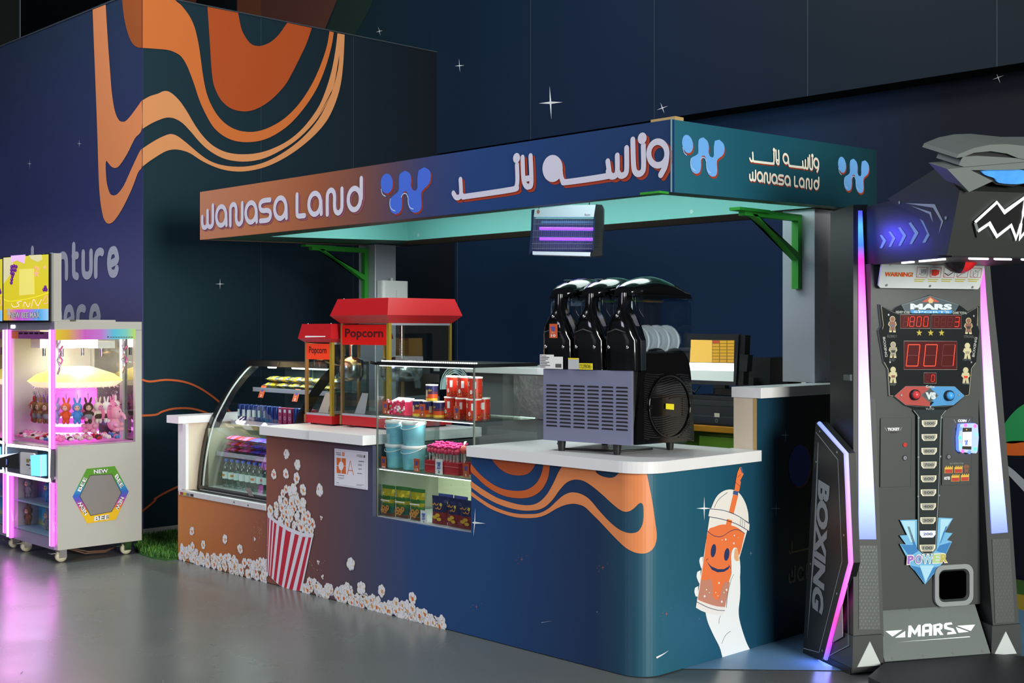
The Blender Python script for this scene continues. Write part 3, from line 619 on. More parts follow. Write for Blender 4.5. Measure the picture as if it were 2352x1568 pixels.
# ================================================================ canopy
YC, ZC0 = .19, 2.11
def zc(y, z): return z + .02*(y-YC)
cn = thing('canopy', 'kiosk canopy with white lettering and blue emblems on brown, navy and teal boards', 'canopy', (-2, 1, 2.1))
fas = ramp_mat('fascia_print', [(0, 'b87a5c'), (.2, 'a96a50'), (.36, '8c5844'), (.44, '60506a'), (.52, '3a4478'), (.62, '1d4680'), (1, '173f70')], 0, -4.03+2, 2-.0, .38)
fas = ramp_mat('fascia_print2', [(0, 'c48468'), (.2, 'b6724e'), (.34, '9c5c42'), (.44, '7a5048'), (.52, '58485c'), (.58, '3d4470'), (.68, '24447c'), (1, '163662')], 0, -2.03, 2, .38)
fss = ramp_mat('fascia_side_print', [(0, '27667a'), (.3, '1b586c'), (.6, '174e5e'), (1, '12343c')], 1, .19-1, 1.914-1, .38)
def cbox(mb, x0, x1, y0, y1, z0, z1, m):
    v = [(x, y, zc(y, z)) for z in (z0, z1) for y in (y0, y1) for x in (x0, x1)]
    mb.add(v, [(0, 2, 3, 1), (4, 5, 7, 6), (0, 1, 5, 4), (2, 6, 7, 3), (0, 4, 6, 2), (1, 3, 7, 5)], m)
CF, CS = Yp(YC), Xp(0)
mb = MB(); cbox(mb, -4.03, 0, YC, YC+.02, 2.11, 2.43, fas); ff = mb.build('front_fascia', cn, world=True)
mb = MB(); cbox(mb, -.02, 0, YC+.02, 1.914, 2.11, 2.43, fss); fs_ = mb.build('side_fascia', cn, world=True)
mb = MB(); cbox(mb, -4.03, -4.01, YC+.02, 1.914, 2.11, 2.43, fas); cbox(mb, -4.01, -.02, 1.894, 1.914, 2.11, 2.43, M('fascia_back', '26303a', .6)); mb.build('rear_fascia', cn, world=True)
ed = M('fascia_edge', '7fa0b0', .4); mb = MB(); mb.box(-.003, .002, YC-.003, YC+.002, 2.11, 2.432, ed); mb.build('corner_strip', cn, world=True)
rim = M('rim_green', '3c6a55', .5); rimb = M('rim_brown', '6a5a44', .6); tealm = M('lining_teal', '78c4bd', .45)
mb = MB(); inner = [(-3.53, .42), (-.114, .262), (-.12, 1.48), (-3.42, 1.48)]; outer = [(-4.03, YC), (0, YC), (0, 1.914), (-4.03, 1.914)]
for i in range(4):
    a, b_, c, d = outer[i-1], outer[i], inner[i], inner[i-1]; z = 2.112
    mb.quad(*[(p[0], p[1], zc(p[1], z)) for p in (a, d, c, b_)], rimb if i == 3 else rim)
mb.build('rim', cn, world=True)
mb = MB()
for i in range(4):
    a, b_ = inner[i-1], inner[i]; mb.quad(*[(p[0], p[1], zc(p[1], h)) for p, h in ((a, 2.112), (a, 2.425), (b_, 2.425), (b_, 2.112))], tealm)
mb.quad(*[(p[0], p[1], zc(p[1], 2.425)) for p in inner], tealm)
for x, y in ((-3.30, 1.479), (-.9, 1.479)): mb.disc(Yp(y), (x, 2.17), .012, .001, M('bolt_pale', 'b9d8d4', .4), 10)
mb.build('lining', cn, world=True)
al = M('post_metal', 'b6bac4', .38, metal=.35, noise=.05, nscale=6); gr = M('bracket_green', '2f9a2f', .45)
for X, y0, zb, lb in ((-.32, 1.513, 1.232, 'square metal canopy post with green bracket on the raised right ledge'), (-4.035, 1.513, .0, 'square metal canopy post with green bracket behind the popcorn warmers')):
    po = thing('canopy_post', lb, 'post', (X+.1, y0+.1, zb), group='canopy posts')
    mb = MB(); mb.box(X, X+.197, y0, y0+.195, zb, zc(1.5, 2.110), al)
    if zb > 1: mb.box(X+.19, X+.1985, y0+.1, y0+.104, zb+.012, zb+.02, tk)
    mb.build('column', po, world=True, bevel=.004)
    mb = MB(); xc = X + .10; wv = .02
    mb.box(xc-wv, xc+wv, y0-.035, y0-.002, 1.72, 2.108, gr); mb.box(xc-wv, xc+wv, y0-.50, y0-.034, 2.074, 2.108, gr)
    mb.box(xc-wv*1.6, xc+wv*1.6, y0-.56, y0-.3, 2.096, 2.111, gr)
    v = []
    for y, z in ((y0-.44, 2.085), (y0-.40, 2.085), (y0-.034, 1.87), (y0-.034, 1.91)): v += [(xc-wv, y, z), (xc+wv, y, z)]
    mb.add([v[0], v[2], v[4], v[6], v[1], v[3], v[5], v[7]], [(3, 2, 1, 0), (4, 5, 6, 7), (0, 1, 5, 4), (1, 2, 6, 5), (2, 3, 7, 6), (3, 0, 4, 7)], gr)
    mb.build('bracket', po, world=True)
mb = MB(); a, b_ = Zp(2.108).px(1480, 444.5); mb.box(a, a+.11, b_-.03, b_+.035, 2.10, 2.11, gr); mb.build('bracket_plate', cn, world=True)
mb = MB(); mb.box(-.16, -.02, .24, .30, 2.43, 2.452, ply); mb.build('batten', cn, world=True)
# --- lettering and emblem
LT = []
def fa(x, y): return CF.px(x, y)
for ch, xl, xr, yb, ya, xm in (('W',76,148,770,652,110), ('a',172,240,757,630,205), ('N',266,346,752,636,300), ('a',370,444,735,604,407), ('S',466,538,724,609,500), ('a',565,645,710,572,602), ('L',717,770,694,572,740), ('a',797,880,682,541,838), ('N',921,1020,676,543,970), ('d',1063,1151,651,508,1105)):
    A0, A1 = fa(440+xl/2.94, 500)[0], fa(440+xr/2.94, 500)[0]; zb, za = fa(440+xm/2.94, 260+yb/2.94)[1], fa(440+xm/2.94, 260+ya/2.94)[1]
    for line in SF[ch]: LT.append([(A0+(A1-A0)*x, zb+(za-zb)*y) for x, y in line])
def af(pts, o, k): return CF.pxs(pts, o[0], o[1], k)
A6, A7 = (440, 260), (1180, 240)
AR = [af([(1772,540),(1788,566),(1808,568),(1824,545),(1820,448)], A6, 2.94), af([(1824,540),(1838,562),(1870,560),(2170,515),(2197,495),(2205,450),(2202,348)], A6, 2.94),
      af([(2240,300),(2246,440),(2262,488),(2282,495),(2300,468),(2294,290)], A6, 2.94), af([(2250,445),(2298,437)], A6, 2.94),
      af(ellp(248,402,50,66), A7, K2), af([(298,420),(303,455),(315,482),(340,487),(590,450),(604,430),(595,358)], A7, K2), af([(597,420),(612,450),(640,448),(655,420),(655,322)], A7, K2),
      af([(655,415),(672,445),(698,442),(714,410),(714,275)], A7, K2), af([(752,222),(757,380),(768,425),(790,436),(812,422),(820,385),(818,258)], A7, K2), af(ellp(910,308,57,74), A7, K2), af([(966,330),(955,390),(928,442)], A7, K2)]
ARD = [(fa(1180+812/K2, 240+213/K2), .027), (fa(440+2200/2.94, 260+303/2.94), .026)]
lw = M('letter_white', 'd5d3e4', .4); lsh = M('letter_shadow', 'a83a1e', .45); lshl = M('letter_shadow_mauve', '9a5a6e', .45); lwt = M('letter_cream', 'f6f4e6', .4)
def script(mb, pl, strokes, dots, xf, wd, o, m, dx=0, dy=0):
    mb.strokes(pl, [smooth2([xf(a+dx, b+dy) for a, b in l], 4, False, 75) for l in strokes], wd, o, m, [(xf(c[0]+dx, c[1]+dy), r*wd/.030) for c, r in dots])
idn = lambda a, b: (a, b)
mb = MB(); script(mb, CF, LT, [], idn, .033, .001, lshl, .012, -.010); script(mb, CF, LT, [], idn, .031, .0045, lw); mb.build('latin_lettering', ff, world=True)
mb = MB(); script(mb, CF, AR, ARD, idn, .030, .001, lsh, .014, -.013); script(mb, CF, AR, ARD, idn, .029, .0045, lw); mb.build('arabic_lettering', ff, world=True)
WT = [(1447,392),(1480,410),(1490,450),(1488,490),(1500,515),(1518,518),(1530,500),(1530,440),(1538,390),(1575,370),(1610,390),(1618,430),(1605,475),(1565,515),(1555,545),(1558,610),(1545,645),(1515,658),(1485,645),(1470,610),(1470,565),(1465,535),(1452,522),(1435,530),(1428,560),(1428,610),(1415,655),(1385,673),(1355,660),(1342,620),(1350,570),(1385,540),(1405,515),(1405,460),(1412,415)]
WN = [((x-1280)/338, (655-(y+.14*(x-1449)))/262) for x, y in smooth2(WT, 3)]; WD = [((x-1280)/338, (655-(y+.14*(x-1449)))/262) for x, y in ellp(1322, 476, 43, 65, 22)[:-1]]
def emblem(mb, pl, x0, x1, y0, y1, o, m, sh=None, d=.008, hl=None):
    f = lambda P_, dx=0, dy=0: [(x0+(x1-x0)*a+dx, y0+(y1-y0)*b+dy) for a, b in P_]
    if sh: mb.poly(pl, f(WN, d, -d), o, sh); mb.poly(pl, f(WD, d, -d), o, sh)
    mb.poly(pl, f(WN), o+.0015, m); mb.poly(pl, f(WD), o+.0015, m)
    if hl:
        for l in ([(.20,.36),(.19,.22),(.23,.10),(.30,.05)], [(.56,.36),(.565,.2),(.60,.09),(.66,.05)], [(.42,.37),(.47,.45),(.53,.43),(.55,.36)], [(.01,.63),(.04,.50),(.10,.44)]): mb.ribbon(pl, smooth2(f(l), 3, False, 200), .005*(x1-x0)/.38, o+.0025, hl)
wb, wb2, whl = M('emblem_blue', '4a70dc', .35), M('emblem_sky', '6fb0f4', .35), M('emblem_highlight', 'b5d2f8', .35)
mb = MB(); x0, x1 = fa(440+1280/2.94, 450)[0], fa(440+1618/2.94, 450)[0]; z1, z0 = fa(440+1575/2.94, 260+370/2.94)[1], fa(440+1385/2.94, 260+673/2.94)[1]
emblem(mb, CF, x0, x1, z0, z1, .001, wb, lsh, .008, whl); mb.build('emblem', ff, world=True)
for (xa, xb, yt, yb) in ((1565.7, 1663, 314, 406), (1924, 1995, 364, 443)):
    mb = MB(); (a0, t0), (a1, t1) = CS.px(xa, yt), CS.px(xb, yt); b0 = CS.px(xb-15, yb)[1]; emblem(mb, CS, a0, a1, b0+.005, t0+.012, .001, wb2, lsh, .008, whl); mb.build('emblem', fs_, world=True)
mb = MB(); allp = [p for l in AR for p in l]; bx0, bx1 = min(p[0] for p in allp), max(p[0] for p in allp); by0, by1 = min(p[1] for p in allp), max(p[1] for p in allp)
a0, a1 = CS.px(1180+1478/K2, 380)[0], CS.px(1180+1910/K2, 380)[0]
zt, zb = CS.px(1180+1650/K2, 240+285/K2)[1], CS.px(1180+1885/K2, 240+420/K2)[1]
xf = lambda a, b: (a0+(a1-a0)*(a-bx0)/(bx1-bx0), zb+(zt-zb)*(b-by0)/(by1-by0))
script(mb, CS, AR, ARD, xf, .0115, .001, lsh, .012, -.012); script(mb, CS, AR, ARD, xf, .0115, .0045, lwt); mb.build('arabic_lettering', fs_, world=True); mb = MB()
allp = [p for l in LT for p in l]; lx0, lx1 = min(p[0] for p in allp), max(p[0] for p in allp); ly0, ly1 = min(p[1] for p in allp), max(p[1] for p in allp)
zt2, zb2 = CS.px(1180+1515/K2, 240+400/K2)[1], CS.px(1180+1560/K2, 240+487/K2)[1]
xf2 = lambda a, b: (a0+(a1-a0)*(a-lx0)/(lx1-lx0), zb2+(zt2-zb2)*(b-ly0)/(ly1-ly0))
script(mb, CS, LT, [], xf2, .0115, .001, lsh, .018, -.014); script(mb, CS, LT, [], xf2, .0115, .0045, lwt); mb.build('latin_lettering', fs_, world=True)
# ================================================================ things on and in the kiosk
gl = glass('clear_glass'); glt = glass('tank_plastic', 'dfeaf2', .06, .05); blk = M('gloss_black', '0b0b0d', .12, coat=.3); bm = M('matt_black', '141517', .45)
stl = M('stainless', 'a3a6c6', .3, metal=.6); chrome = M('chrome', 'd8dade', .15, metal=1); pwh = M('plastic_white', 'e8e8e6', .35); lg = M('light_grey', 'b9bcbe', .5)
led = M('led_white', 'f2fff8', .5, emit=2.2); redp = M('enamel_red', 'c01f26', .3); gold = M('anodised_gold', 'b49a34', .35, metal=.3)
ltx = M('ink_white', 'f2f2f2', .5); dtx = M('ink_black', '151515', .5)
# --- slush machine
sm = thing('slush_machine', 'black three-tank slush machine with vented steel front on the white worktop', 'drink machine', (-.30, .165, .9375), rad(7))
SL = Pl((0, -.04, 0), (1, 0, 0), (0, 0, 1)); 
mb = MB(); mb.rbox(-.41, .10, -.02, .46, .05, .385, .02, bm); mb.build('body', sm, bevel=.004)
mb = MB(); mb.box(-.389, .108, -.04, -.022, .05, .384, stl); vt = M('vent_dark', '0a0a0c', .6)
for i in range(6):
    x = -.372 + i*.0795
    for j in range(12): z = .115 + j*.0172; mb.prism(SL, [(x, z), (x+.066, z), (x+.062, z+.0075), (x+.004, z+.0075)], .0, .0012, vt)
for x, z in ((-.24, .37), (-.06, .37), (-.33, .06), (.03, .06)): mb.lathe([(.005, 0), (.004, .003), (0, .004)], (x, -.04, z), chrome, 8, 'y', caps=False)
mb.build('vent_panel', sm)
for fx, fy in ((-.311, .0), (0, .006), (.06, .36), (-.33, .38)):
    mb = MB(); mb.lathe([(.015, 0), (.017, .01), (.021, .05)], (fx, fy, 0), bm, 14); mb.build('foot', sm)
for i, u in enumerate((-.315, -.137, .045)):
    mb = MB(); rings = []
    for z, hw, vf, vb in ((.385, .084, -.045, .05), (.46, .084, -.05, .05), (.52, .083, -.05, .05), (.545, .074, -.062, .05), (.585, .062, -.064, .045), (.62, .046, -.058, .04), (.65, .028, -.045, .03), (.672, .023, -.035, .02), (.735, .021, -.03, .02)):
        rg = []
        for k in range(12):
            a = pi + pi*k/11; rg.append((u + hw*(abs(cos(a))**.5)*(1 if cos(a) > 0 else -1), (vf+.03) + .03*sin(a)*1.0 if True else 0, z))
        rg += [(u+hw, vb, z), (u-hw, vb, z)]; rings.append(rg)
    mb.loft(rings, blk)
    mb.tube([(u-.05, -.064, .555), (u, -.068, .57), (u+.05, -.064, .555)], .004, bm, 6)
    for dx, z in ((0, .63), (-.052, .49), (.05, .49)): mb.lathe([(.008, 0), (.006, -.004), (0, -.005)], (u+dx, -.062 if z > .6 else -.052, z), chrome, 8, 'y', caps=False)
    mb.build('tap_tower', sm)
    mb = MB(); mb.rbox(u-.083, u+.083, .03, .44, .455, .715, .03, glt, axis='y'); mb.box(u-.086, u+.086, .02, .45, .705, .722, glt); mb.build('tank', sm)
    mb = MB(); N = 12; rings = []
    for k in range(N+1):
        t = k/N; y = -.012 + .465*t; h = .035 + .06*sin(pi*min(1, (t*1.05+.02)))**.7; w_ = .07 if k else .045
        rings.append([(u + w_*cos(a)*(1 if abs(cos(a)) < .7 else 1.08), y, .722 + max(0, sin(a))**.6*h) for a in [pi*j/10 for j in range(11)]])
    mb.loft(rings, blk, closed=True); mb.box(u-.08, u+.08, .02, .447, .716, .728, blk)
    if i < 2: mb.box(u-.028, u-.004, .06, .2, .803, .806, M('lid_glint', '6a7a8a', .2))
    mb.build('tank_lid', sm)
    mb = MB(); mb.lathe([(.045, .05), (.045, .41)], (u, 0, .52), M('auger_steel', 'c4c8cc', .25, metal=.8), 20, 'y')
    for k in range(4): mb.lathe([(.075, .0), (.078, .012), (.06, .016), (.055, .002)], (u, .08+k*.085, .515), pwh, 22, 'y')
    mb.lathe([(.006, 0), (.006, .2)], (u-.03, .1, .50), pwh, 8); mb.build('auger', sm)
    if i < 2:
        mb = MB(); mb.rbox(u-.08, u+.08, .04, .43, .462, .55 - .02*i, .03, glass('slush_blue', '3f8fe8', .04), axis='y'); mb.build('slush', sm)
SU = Pl((.135, 0, 0), (0, 1, 0), (0, 0, 1)); SUw = Pl(ROOTM[sm.name] @ Vector((.115, 0, 0)), ROOTM[sm.name].to_3x3() @ Vector((0, 1, 0)), (0, 0, 1))
mb = MB(); k5 = 3.0155
mb.pxprism(SUw, [(850,1272),(1245,1240),(1250,1210),(1235,900),(1222,740),(1200,660),(1160,612),(1110,600),(1070,618),(1055,638),(1040,615),(1000,600),(950,610),(905,650),(885,720),(870,900),(852,1150)], -.012, .0, blk, 1180, 600, k5, 2)
ring = ellp(1075, 1005, 142, 214, 40)[:-1]; mb.pxribbon(SUw, ring, 14, .0035, blk, 1180, 600, k5, 0, closed=True)
rp = SUw.pxs(ring, 1180, 600, k5); mb.tube([SUw.p(a, b, .004) for a, b in rp], .0045, blk, 6, closed=True)
def in_ell(x, y, g): return ((x-1075)/(142*g))**2 + ((y-1005)/(214*g))**2 < 1
for j in range(32):
    y0 = 770 + j*15.5; seg = []
    for k in range(60):
        x = 880 + k*6.2; y = y0 + 14*sin((x-900)/52.) - (x-1000)*.03
        ok = (in_ell(x, y, .94) and not (abs(y-1010) < 60 and abs(x-1060) < 100)) or (not in_ell(x, y, 1.08) and 895-(y-1230)*.02*0 + (0 if y > 900 else (900-y)*.05) < x < 1232-(0 if y > 900 else (900-y)*.12) and 775 < y < 1232 and x < 1240-(1240-y)*.02)
        if ok: seg.append((x, y))
        if (not ok or k == 59) and len(seg) > 2: mb.tube([SUw.p(*SUw.px(1180+a/k5, 600+b/k5), .001) for a, b in seg[::2]], .0028, blk, 5)
        if not ok: seg = []
mb.pxpoly(SUw, [(1046,984),(1103,988),(1102,1028),(1045,1022)], .006, M('sticker_yellow', 'e8d820', .5), 1180, 600, k5); mb.build('side_cover', sm, world=True)
mb = MB(); S2 = Pl((0, -.054, 0), (1, 0, 0), (0, 0, 1))
def rect(mb, pl, x0, x1, y0, y1, o, m): mb.poly(pl, [(x0, y0), (x1, y0), (x1, y1), (x0, y1)], o, m)
rect(mb, S2, -.398, -.315, .386, .452, .001, pwh); rect(mb, S2, -.315, -.262, .386, .443, .0012, pwh)
for i in range(7): rect(mb, S2, -.395, -.395+.06*R.uniform(.5, 1), .392+.0075*i, .3955+.0075*i, .002, ik)
for i in range(9): rect(mb, S2, -.305+.004*i, -.303+.004*i+.001*(i % 2), .392, .41, .002, dtx)
mb.text(S2, 'Model', (-.395, .443), (-.36, .443), (-.395, .449), .002, dtx)
rect(mb, S2, -.232, -.17, .386, .438, .001, lg); rect(mb, S2, -.232, -.17, .432, .438, .0015, M('sticker_yellow')); rect(mb, S2, -.169, -.092, .386, .415, .001, M('sticker_yellow'))
mb.text(S2, 'CYCLOPENTANE', (-.166, .391), (-.104, .391), (-.166, .410), .002, dtx); mb.text(S2, '+', (-.102, .395), (-.096, .395), (-.102, .401), .002, dtx)
mb.build('stickers', sm)
mb = MB(); mb.tube([(-.33, .02, .06), (-.345, .015, .03), (-.33, .03, .006), (-.2, .07, .005), (-.05, .1, .005), (.0, .3, .005)], .005, bm, 6); mb.build('power_cord', sm)
# price cards: orange or white card with blue emblem and a number
def card(cx, cy, w_, h_, pl, num, label, white=False, lean=0, group='orange price cards'):
    a, b = pl.px(cx, cy); c = pl.p(a, b); mb = MB(); P2 = Pl((0, 0, 0), (1, 0, 0), (0, sin(lean), cos(lean)))
    base = pwh if white else M('card_orange', 'c9562c', .45)
    mb.prism(P2, [(-w_/2, 0), (w_/2, 0), (w_/2, h_), (-w_/2, h_)], -.001, 0, base)
    s_ = w_*.5; emblem(mb, P2, -s_/2, s_/2, h_*.5, h_*.82, .0005, M('emblem_small', '3a5fc0', .45))
    for i in range(3): rect(mb, P2, -w_*.28, w_*.28-(i*.08*w_), h_*(.42-.045*i), h_*(.45-.045*i), .0008, M('emblem_small') if white else M('card_line', 'd98a6a', .5))
    mb.text(P2, num, (-w_*.14*len(num), h_*.08), (w_*.14*len(num), h_*.08), (-w_*.14*len(num), h_*.26), .0008, dtx if white else ltx, .02)
    o = mb.build('price_card'); o.location = c; return tag(o, label, 'price card', group)
Mw = ROOTM[sm.name]; pc = card(1271, 776, .046, .066, Pl(Mw @ Vector((0, -.072, 0)), Mw.to_3x3() @ Vector((1, 0, 0)), (0, 0, 1)), '10', 'orange price card stuck on the leftmost slush tap tower'); pc.rotation_euler = (0, 0, rad(7))

# --- glass snack case
GX0, GX1, GY0, GY1, GZ0, GZ1, S1, S2z = -1.893, -1.116, .03, .47, .5065, 1.330, 1.052, .768
gc = thing('snack_case', 'square glass snack case with lit shelves set into the front counter', 'display case', (-1.5, .25, GZ0))
mb = MB(); mb.quad((GX0, GY0, GZ0), (GX1, GY0, GZ0), (GX1, GY0, GZ1), (GX0, GY0, GZ1), gl); mb.build('front_pane', gc, world=True)
mb = MB(); mb.quad((GX1, GY0, GZ0), (GX1, GY1, GZ0), (GX1, GY1, GZ1), (GX1, GY0, GZ1), gl); mb.build('side_pane', gc, world=True); mb = MB(); mb.quad((GX0, GY1, GZ0), (GX0, GY0, GZ0), (GX0, GY0, GZ1), (GX0, GY1, GZ1), gl); mb.build('side_pane', gc, world=True)
mb = MB(); fr = M('case_frame', '1b1d1f', .3); ev = M('case_edge', '8c948c', .3, metal=.5)
mb.box(GX0, GX1+.004, GY0-.004, GY1, GZ1-.012, GZ1+.006, fr)
for x in (GX0, GX1): mb.box(x-.003, x+.004, GY0-.004, GY0+.004, GZ0, GZ1-.012, ev)
for z in (S1, S2z): mb.box(GX0, GX1, GY0-.002, GY0+.004, z-.007, z-.001, ev)
mb.box(GX0, GX1, GY1-.01, GY1, GZ0, S2z, M('case_back_cream', 'd3d6b4', .5)); mb.box(GX0, GX1, GY0, GY1, GZ0-.004, GZ0, lg); mb.build('frame', gc, world=True)
spk = M('case_specks', '5a5a48', .6); mb = MB(); BK = Yp(GY1-.011)
for i in range(90): mb.disc(BK, (R.uniform(GX0+.02, GX1-.02), GZ0+.12+.14*R.random()**.7), R.uniform(.001, .0032), .0006, spk, 5)
tag(mb.build('specks', gc, world=True), kind='stuff')
for z in (S1, S2z):
    mb = MB(); mb.box(GX0+.004, GX1-.002, GY0+.006, GY1-.012, z-.006, z, glass('shelf_glass', 'e6f4ee', .05)); mb.build('shelf', gc, world=True)
for z in (GZ1-.014, S1-.009, S2z-.009):
    mb = MB(); mb.box(GX0+.01, GX1-.01, GY0+.005, GY0+.013, z-.004, z, led); mb.build('led_strip', gc, world=True)
mb = MB()
for i in range(46): x = GX0+.01 + i*.0168; mb.box(x, x+.006, GY0+.02, GY0+.026, GZ1+.0065, GZ1+.013, led)
mb.build('led_dots', gc, world=True)
lamp('snack_case_light', (-1.5, .12, GZ1-.03), (-1.5, .3, .5), .7, 3.4, (.92, 1, .94), .05); lamp('snack_case_light_low', (-1.5, .1, S2z-.03), (-1.5, .3, .5), .7, 1.3, (.95, 1, .88), .04); lamp('snack_case_light_mid', (-1.5, .09, S1-.03), (-1.5, .3, .7), .7, 1.3, (.92, 1, .94), .04)
# cans
def can(name, r, h, body, lid):
    o = thing(name, 'x', 'can'); mb = MB()
    zz = [0] + [h*t for t, _ in body[1:]] + [h]
    for (t, m), z0, z1 in zip(body, zz, zz[1:]): mb.lathe([(r, z0), (r, z1)], (0, 0, 0), m, 22, caps=False)
    mb.lathe([(0, .001), (r, .001)], (0, 0, 0), lg, 22, caps=False)
    return o, mb
def wraptext(mb, r, a0, a1, z0, z1, t, m, bold=.03):
    vs_, fs, _ = glyphs(t, bold)
    mb.add([((r+.0006)*cos(a0+(a1-a0)*x), (r+.0006)*sin(a0+(a1-a0)*x), z0+(z1-z0)*y) for x, y in vs_], fs, m)
cr, cdr, cy_, cw = M('can_red', 'd0301c', .35), M('can_deep_red', 'a81f16', .35), M('can_yellow', 'e6b93a', .35), M('can_white', 'f0eee6', .35)
st, mb = can('snack_can', .037, .106, [(0, cdr), (.28, cr)], pwh)
for a0 in (-2.6, .5): wraptext(mb, .037, a0, a0+1.05, .062, .085, 'ST X', cw, .05); wraptext(mb, .037, a0+.58, a0+.67, .060, .088, 'I', cy_, .06); 
for i in range(60): a = R.uniform(0, 6.28); z = R.uniform(.004, .032); b = a+R.uniform(-.3, .3); mb.add([(.0376*cos(a), .0376*sin(a), z), (.0376*cos(a+.03), .0376*sin(a+.03), z+.002), (.0376*cos(b), .0376*sin(b), z+R.uniform(-.012, .016))], [(0, 1, 2)], cy_)
for a0 in (-1.3, 1.8): wraptext(mb, .037, a0-.18, a0+.18, .022, .044, 'O', cw, .12)
for i in range(2): wraptext(mb, .0372, 2.1-3.1*i, 2.5-3.1*i, .05, .085, '|', pwh, .2)
mb.build('wrapper', st); mb = MB(); mb.lathe([(.039, .101), (.039, .108), (.034, .108), (0, .107)], (0, 0, 0), cw, 22, caps=False); mb.build('lid', st)
tb, mb = can('snack_tub', .031, .082, [(0, cy_), (.16, M('tub_orange', 'd8501e', .35)), (.42, M('tub_purple', '5a2a4a', .35)), (.58, M('tub_navy', '24275e', .35))], pwh)
for a0 in (-2.4, 1.0): mb.lathe([(.0315, .022), (.0315, .056)], (0, 0, 0), M('tub_label', 'c8b894', .4), 6, a0=a0, a1=a0+.55, caps=False)
for a0 in (-1.6, 1.7): wraptext(mb, .031, a0, a0+.6, .05, .062, 'uLw', cy_, .04)
mb.build('wrapper', tb); mb = MB(); mb.lathe([(.033, .078), (.033, .084), (0, .083)], (0, 0, 0), cw, 20, caps=False); mb.build('lid', tb)
def place(proto, used, pos, label, group=None, rz=0):
    if not used: proto.location = pos; proto.rotation_euler = (0, 0, rz); proto['label'] = label; used.append(1); 
    else: proto = dup(proto, pos, rz, label)
    if group: proto['group'] = group
    return proto
def at(x, y, Y, z): a, b = Yp(Y).px(x, y); return (a, Y, z+.0012)
u = []
for i, (x, Y, z, lb) in enumerate(((1037, .145, S1, 'red snack can, leftmost of the bottom row of cans'), (1063, .12, S1, 'red snack can second from the left in the bottom row'), (1088, .09, S1, 'red snack can at the glass corner in the bottom row'), (1109, .185, S1, 'red snack can behind the corner can, rightmost of the bottom row'), (1042, .15, S1+.108, 'red snack can, leftmost of the three stacked on top'), (1066, .13, S1+.108, 'red snack can, middle of the three stacked on top'), (1091, .11, S1+.108, 'red snack can, rightmost of the three stacked on top'))):
    place(st, u, at(x, 960, Y, z), lb, 'red snack cans in the glass case', -.35+.5*((i*37) % 7)/7)
u = []
for x, Y, z, lb in ((961, .10, S1, 'navy and orange snack tub, left of the bottom three'), (985, .10, S1, 'navy and orange snack tub, middle of the bottom three'), (1009, .10, S1, 'navy and orange snack tub, right of the bottom three'), (992, .10, S1+.0845, 'navy and orange snack tub standing on top of the other tubs')):
    place(tb, u, at(x, 955, Y, z), lb, 'snack tubs in the glass case', x*.7)
# pink sweets box
bx = thing('sweets_box', 'pink open carton of wrapped sweets on the top shelf', 'box', at(922, 950, .11, S1)); mb = MB(); pk, pkw = M('carton_pink', 'e0355e', .4), M('carton_white', 'f2e6e8', .4)
mb.box(-.075, .09, -.05, .05, 0, .07, pk); mb.add([(-.075, -.05, .055), (.09, -.05, .055), (.09, .02, .088), (-.05, .02, .09)], [(0, 1, 2, 3)], pkw); mb.add([(-.075, -.05, 0), (-.105, -.045, .02), (-.06, -.02, .09), (-.075, -.05, .055)], [(0, 1, 2, 3)], pk)
mb.build('carton', bx); mb = MB(); wp2 = M('wrapper_pink', 'f06a94', .25); wp3 = M('wrapper_clear', 'f6dde4', .2)
for i in range(46): mb.ell((R.uniform(-.06, .085), -.053+R.uniform(-.004, .004), R.uniform(.006, .075)), (R.uniform(.006, .014), .005, R.uniform(.005, .01)), (pk, wp2, wp3, M('carton_green', '5aa54a', .4))[int(R.random()*3.2)], 7, 5)
mb.build('sweets', bx)
card(885, 950, .044, .066, Yp(.05), '3', 'orange price card at the left end of the top shelf'); card(970, 957, .044, .066, Yp(.048), '4', 'orange price card before the navy snack tubs'); card(1049, 963, .046, .068, Yp(.045), '5', 'orange price card before the red snack cans')
card(881, 1077, .042, .068, Yp(.045), '10', 'orange price card before the blue buckets'); card(957, 1083, .046, .068, Yp(.045), '15', 'orange price card before the jelly cups'); card(1070, 1096, .046, .068, Yp(.042), '5', 'orange price card on the red lollipop box')
card(1008, 1089, .056, .078, Yp(.046), '2', 'white price card on the red lollipop box', True, group='white price cards'); card(973, 1204, .052, .072, Yp(.05), '2', 'white price card among the snack bags', True, group='white price cards')
# blue candyfloss buckets
bk = thing('candyfloss_bucket', 'x', 'bucket'); mb = MB(); bl = M('floss_blue', '86cfe0', .35, noise=.15, nscale=18)
mb.lathe([(0, 0), (.056, 0), (.064, .112)], (0, 0, 0), bl, 24, caps=False); mb.build('tub', bk)
mb = MB(); mb.lathe([(.066, .108), (.068, .112), (.068, .124), (.06, .126), (0, .125)], (0, 0, 0), pwh, 24, caps=False); mb.build('lid', bk)
mb = MB(); mb.tube([(.069*cos(a), -.069*abs(sin(a)), .112-.028*sin(a)) for a in [pi*k/10 for k in range(11)]], .002, pwh, 6); mb.build('handle', bk)
u = []
for x, Y, z, lb in ((905, .1, S2z, 'blue candyfloss bucket, lower left, partly hidden behind'), (949, .1, S2z, 'blue candyfloss bucket, lower right, in front'), (905, .1, S2z+.1275, 'blue candyfloss bucket, upper left, partly hidden behind'), (949, .1, S2z+.1275, 'blue candyfloss bucket, upper right, directly under the shelf')):
    place(bk, u, (-1.818 if x < 930 else -1.678, .108, z+.0012), lb, 'blue buckets in the glass case', 0)
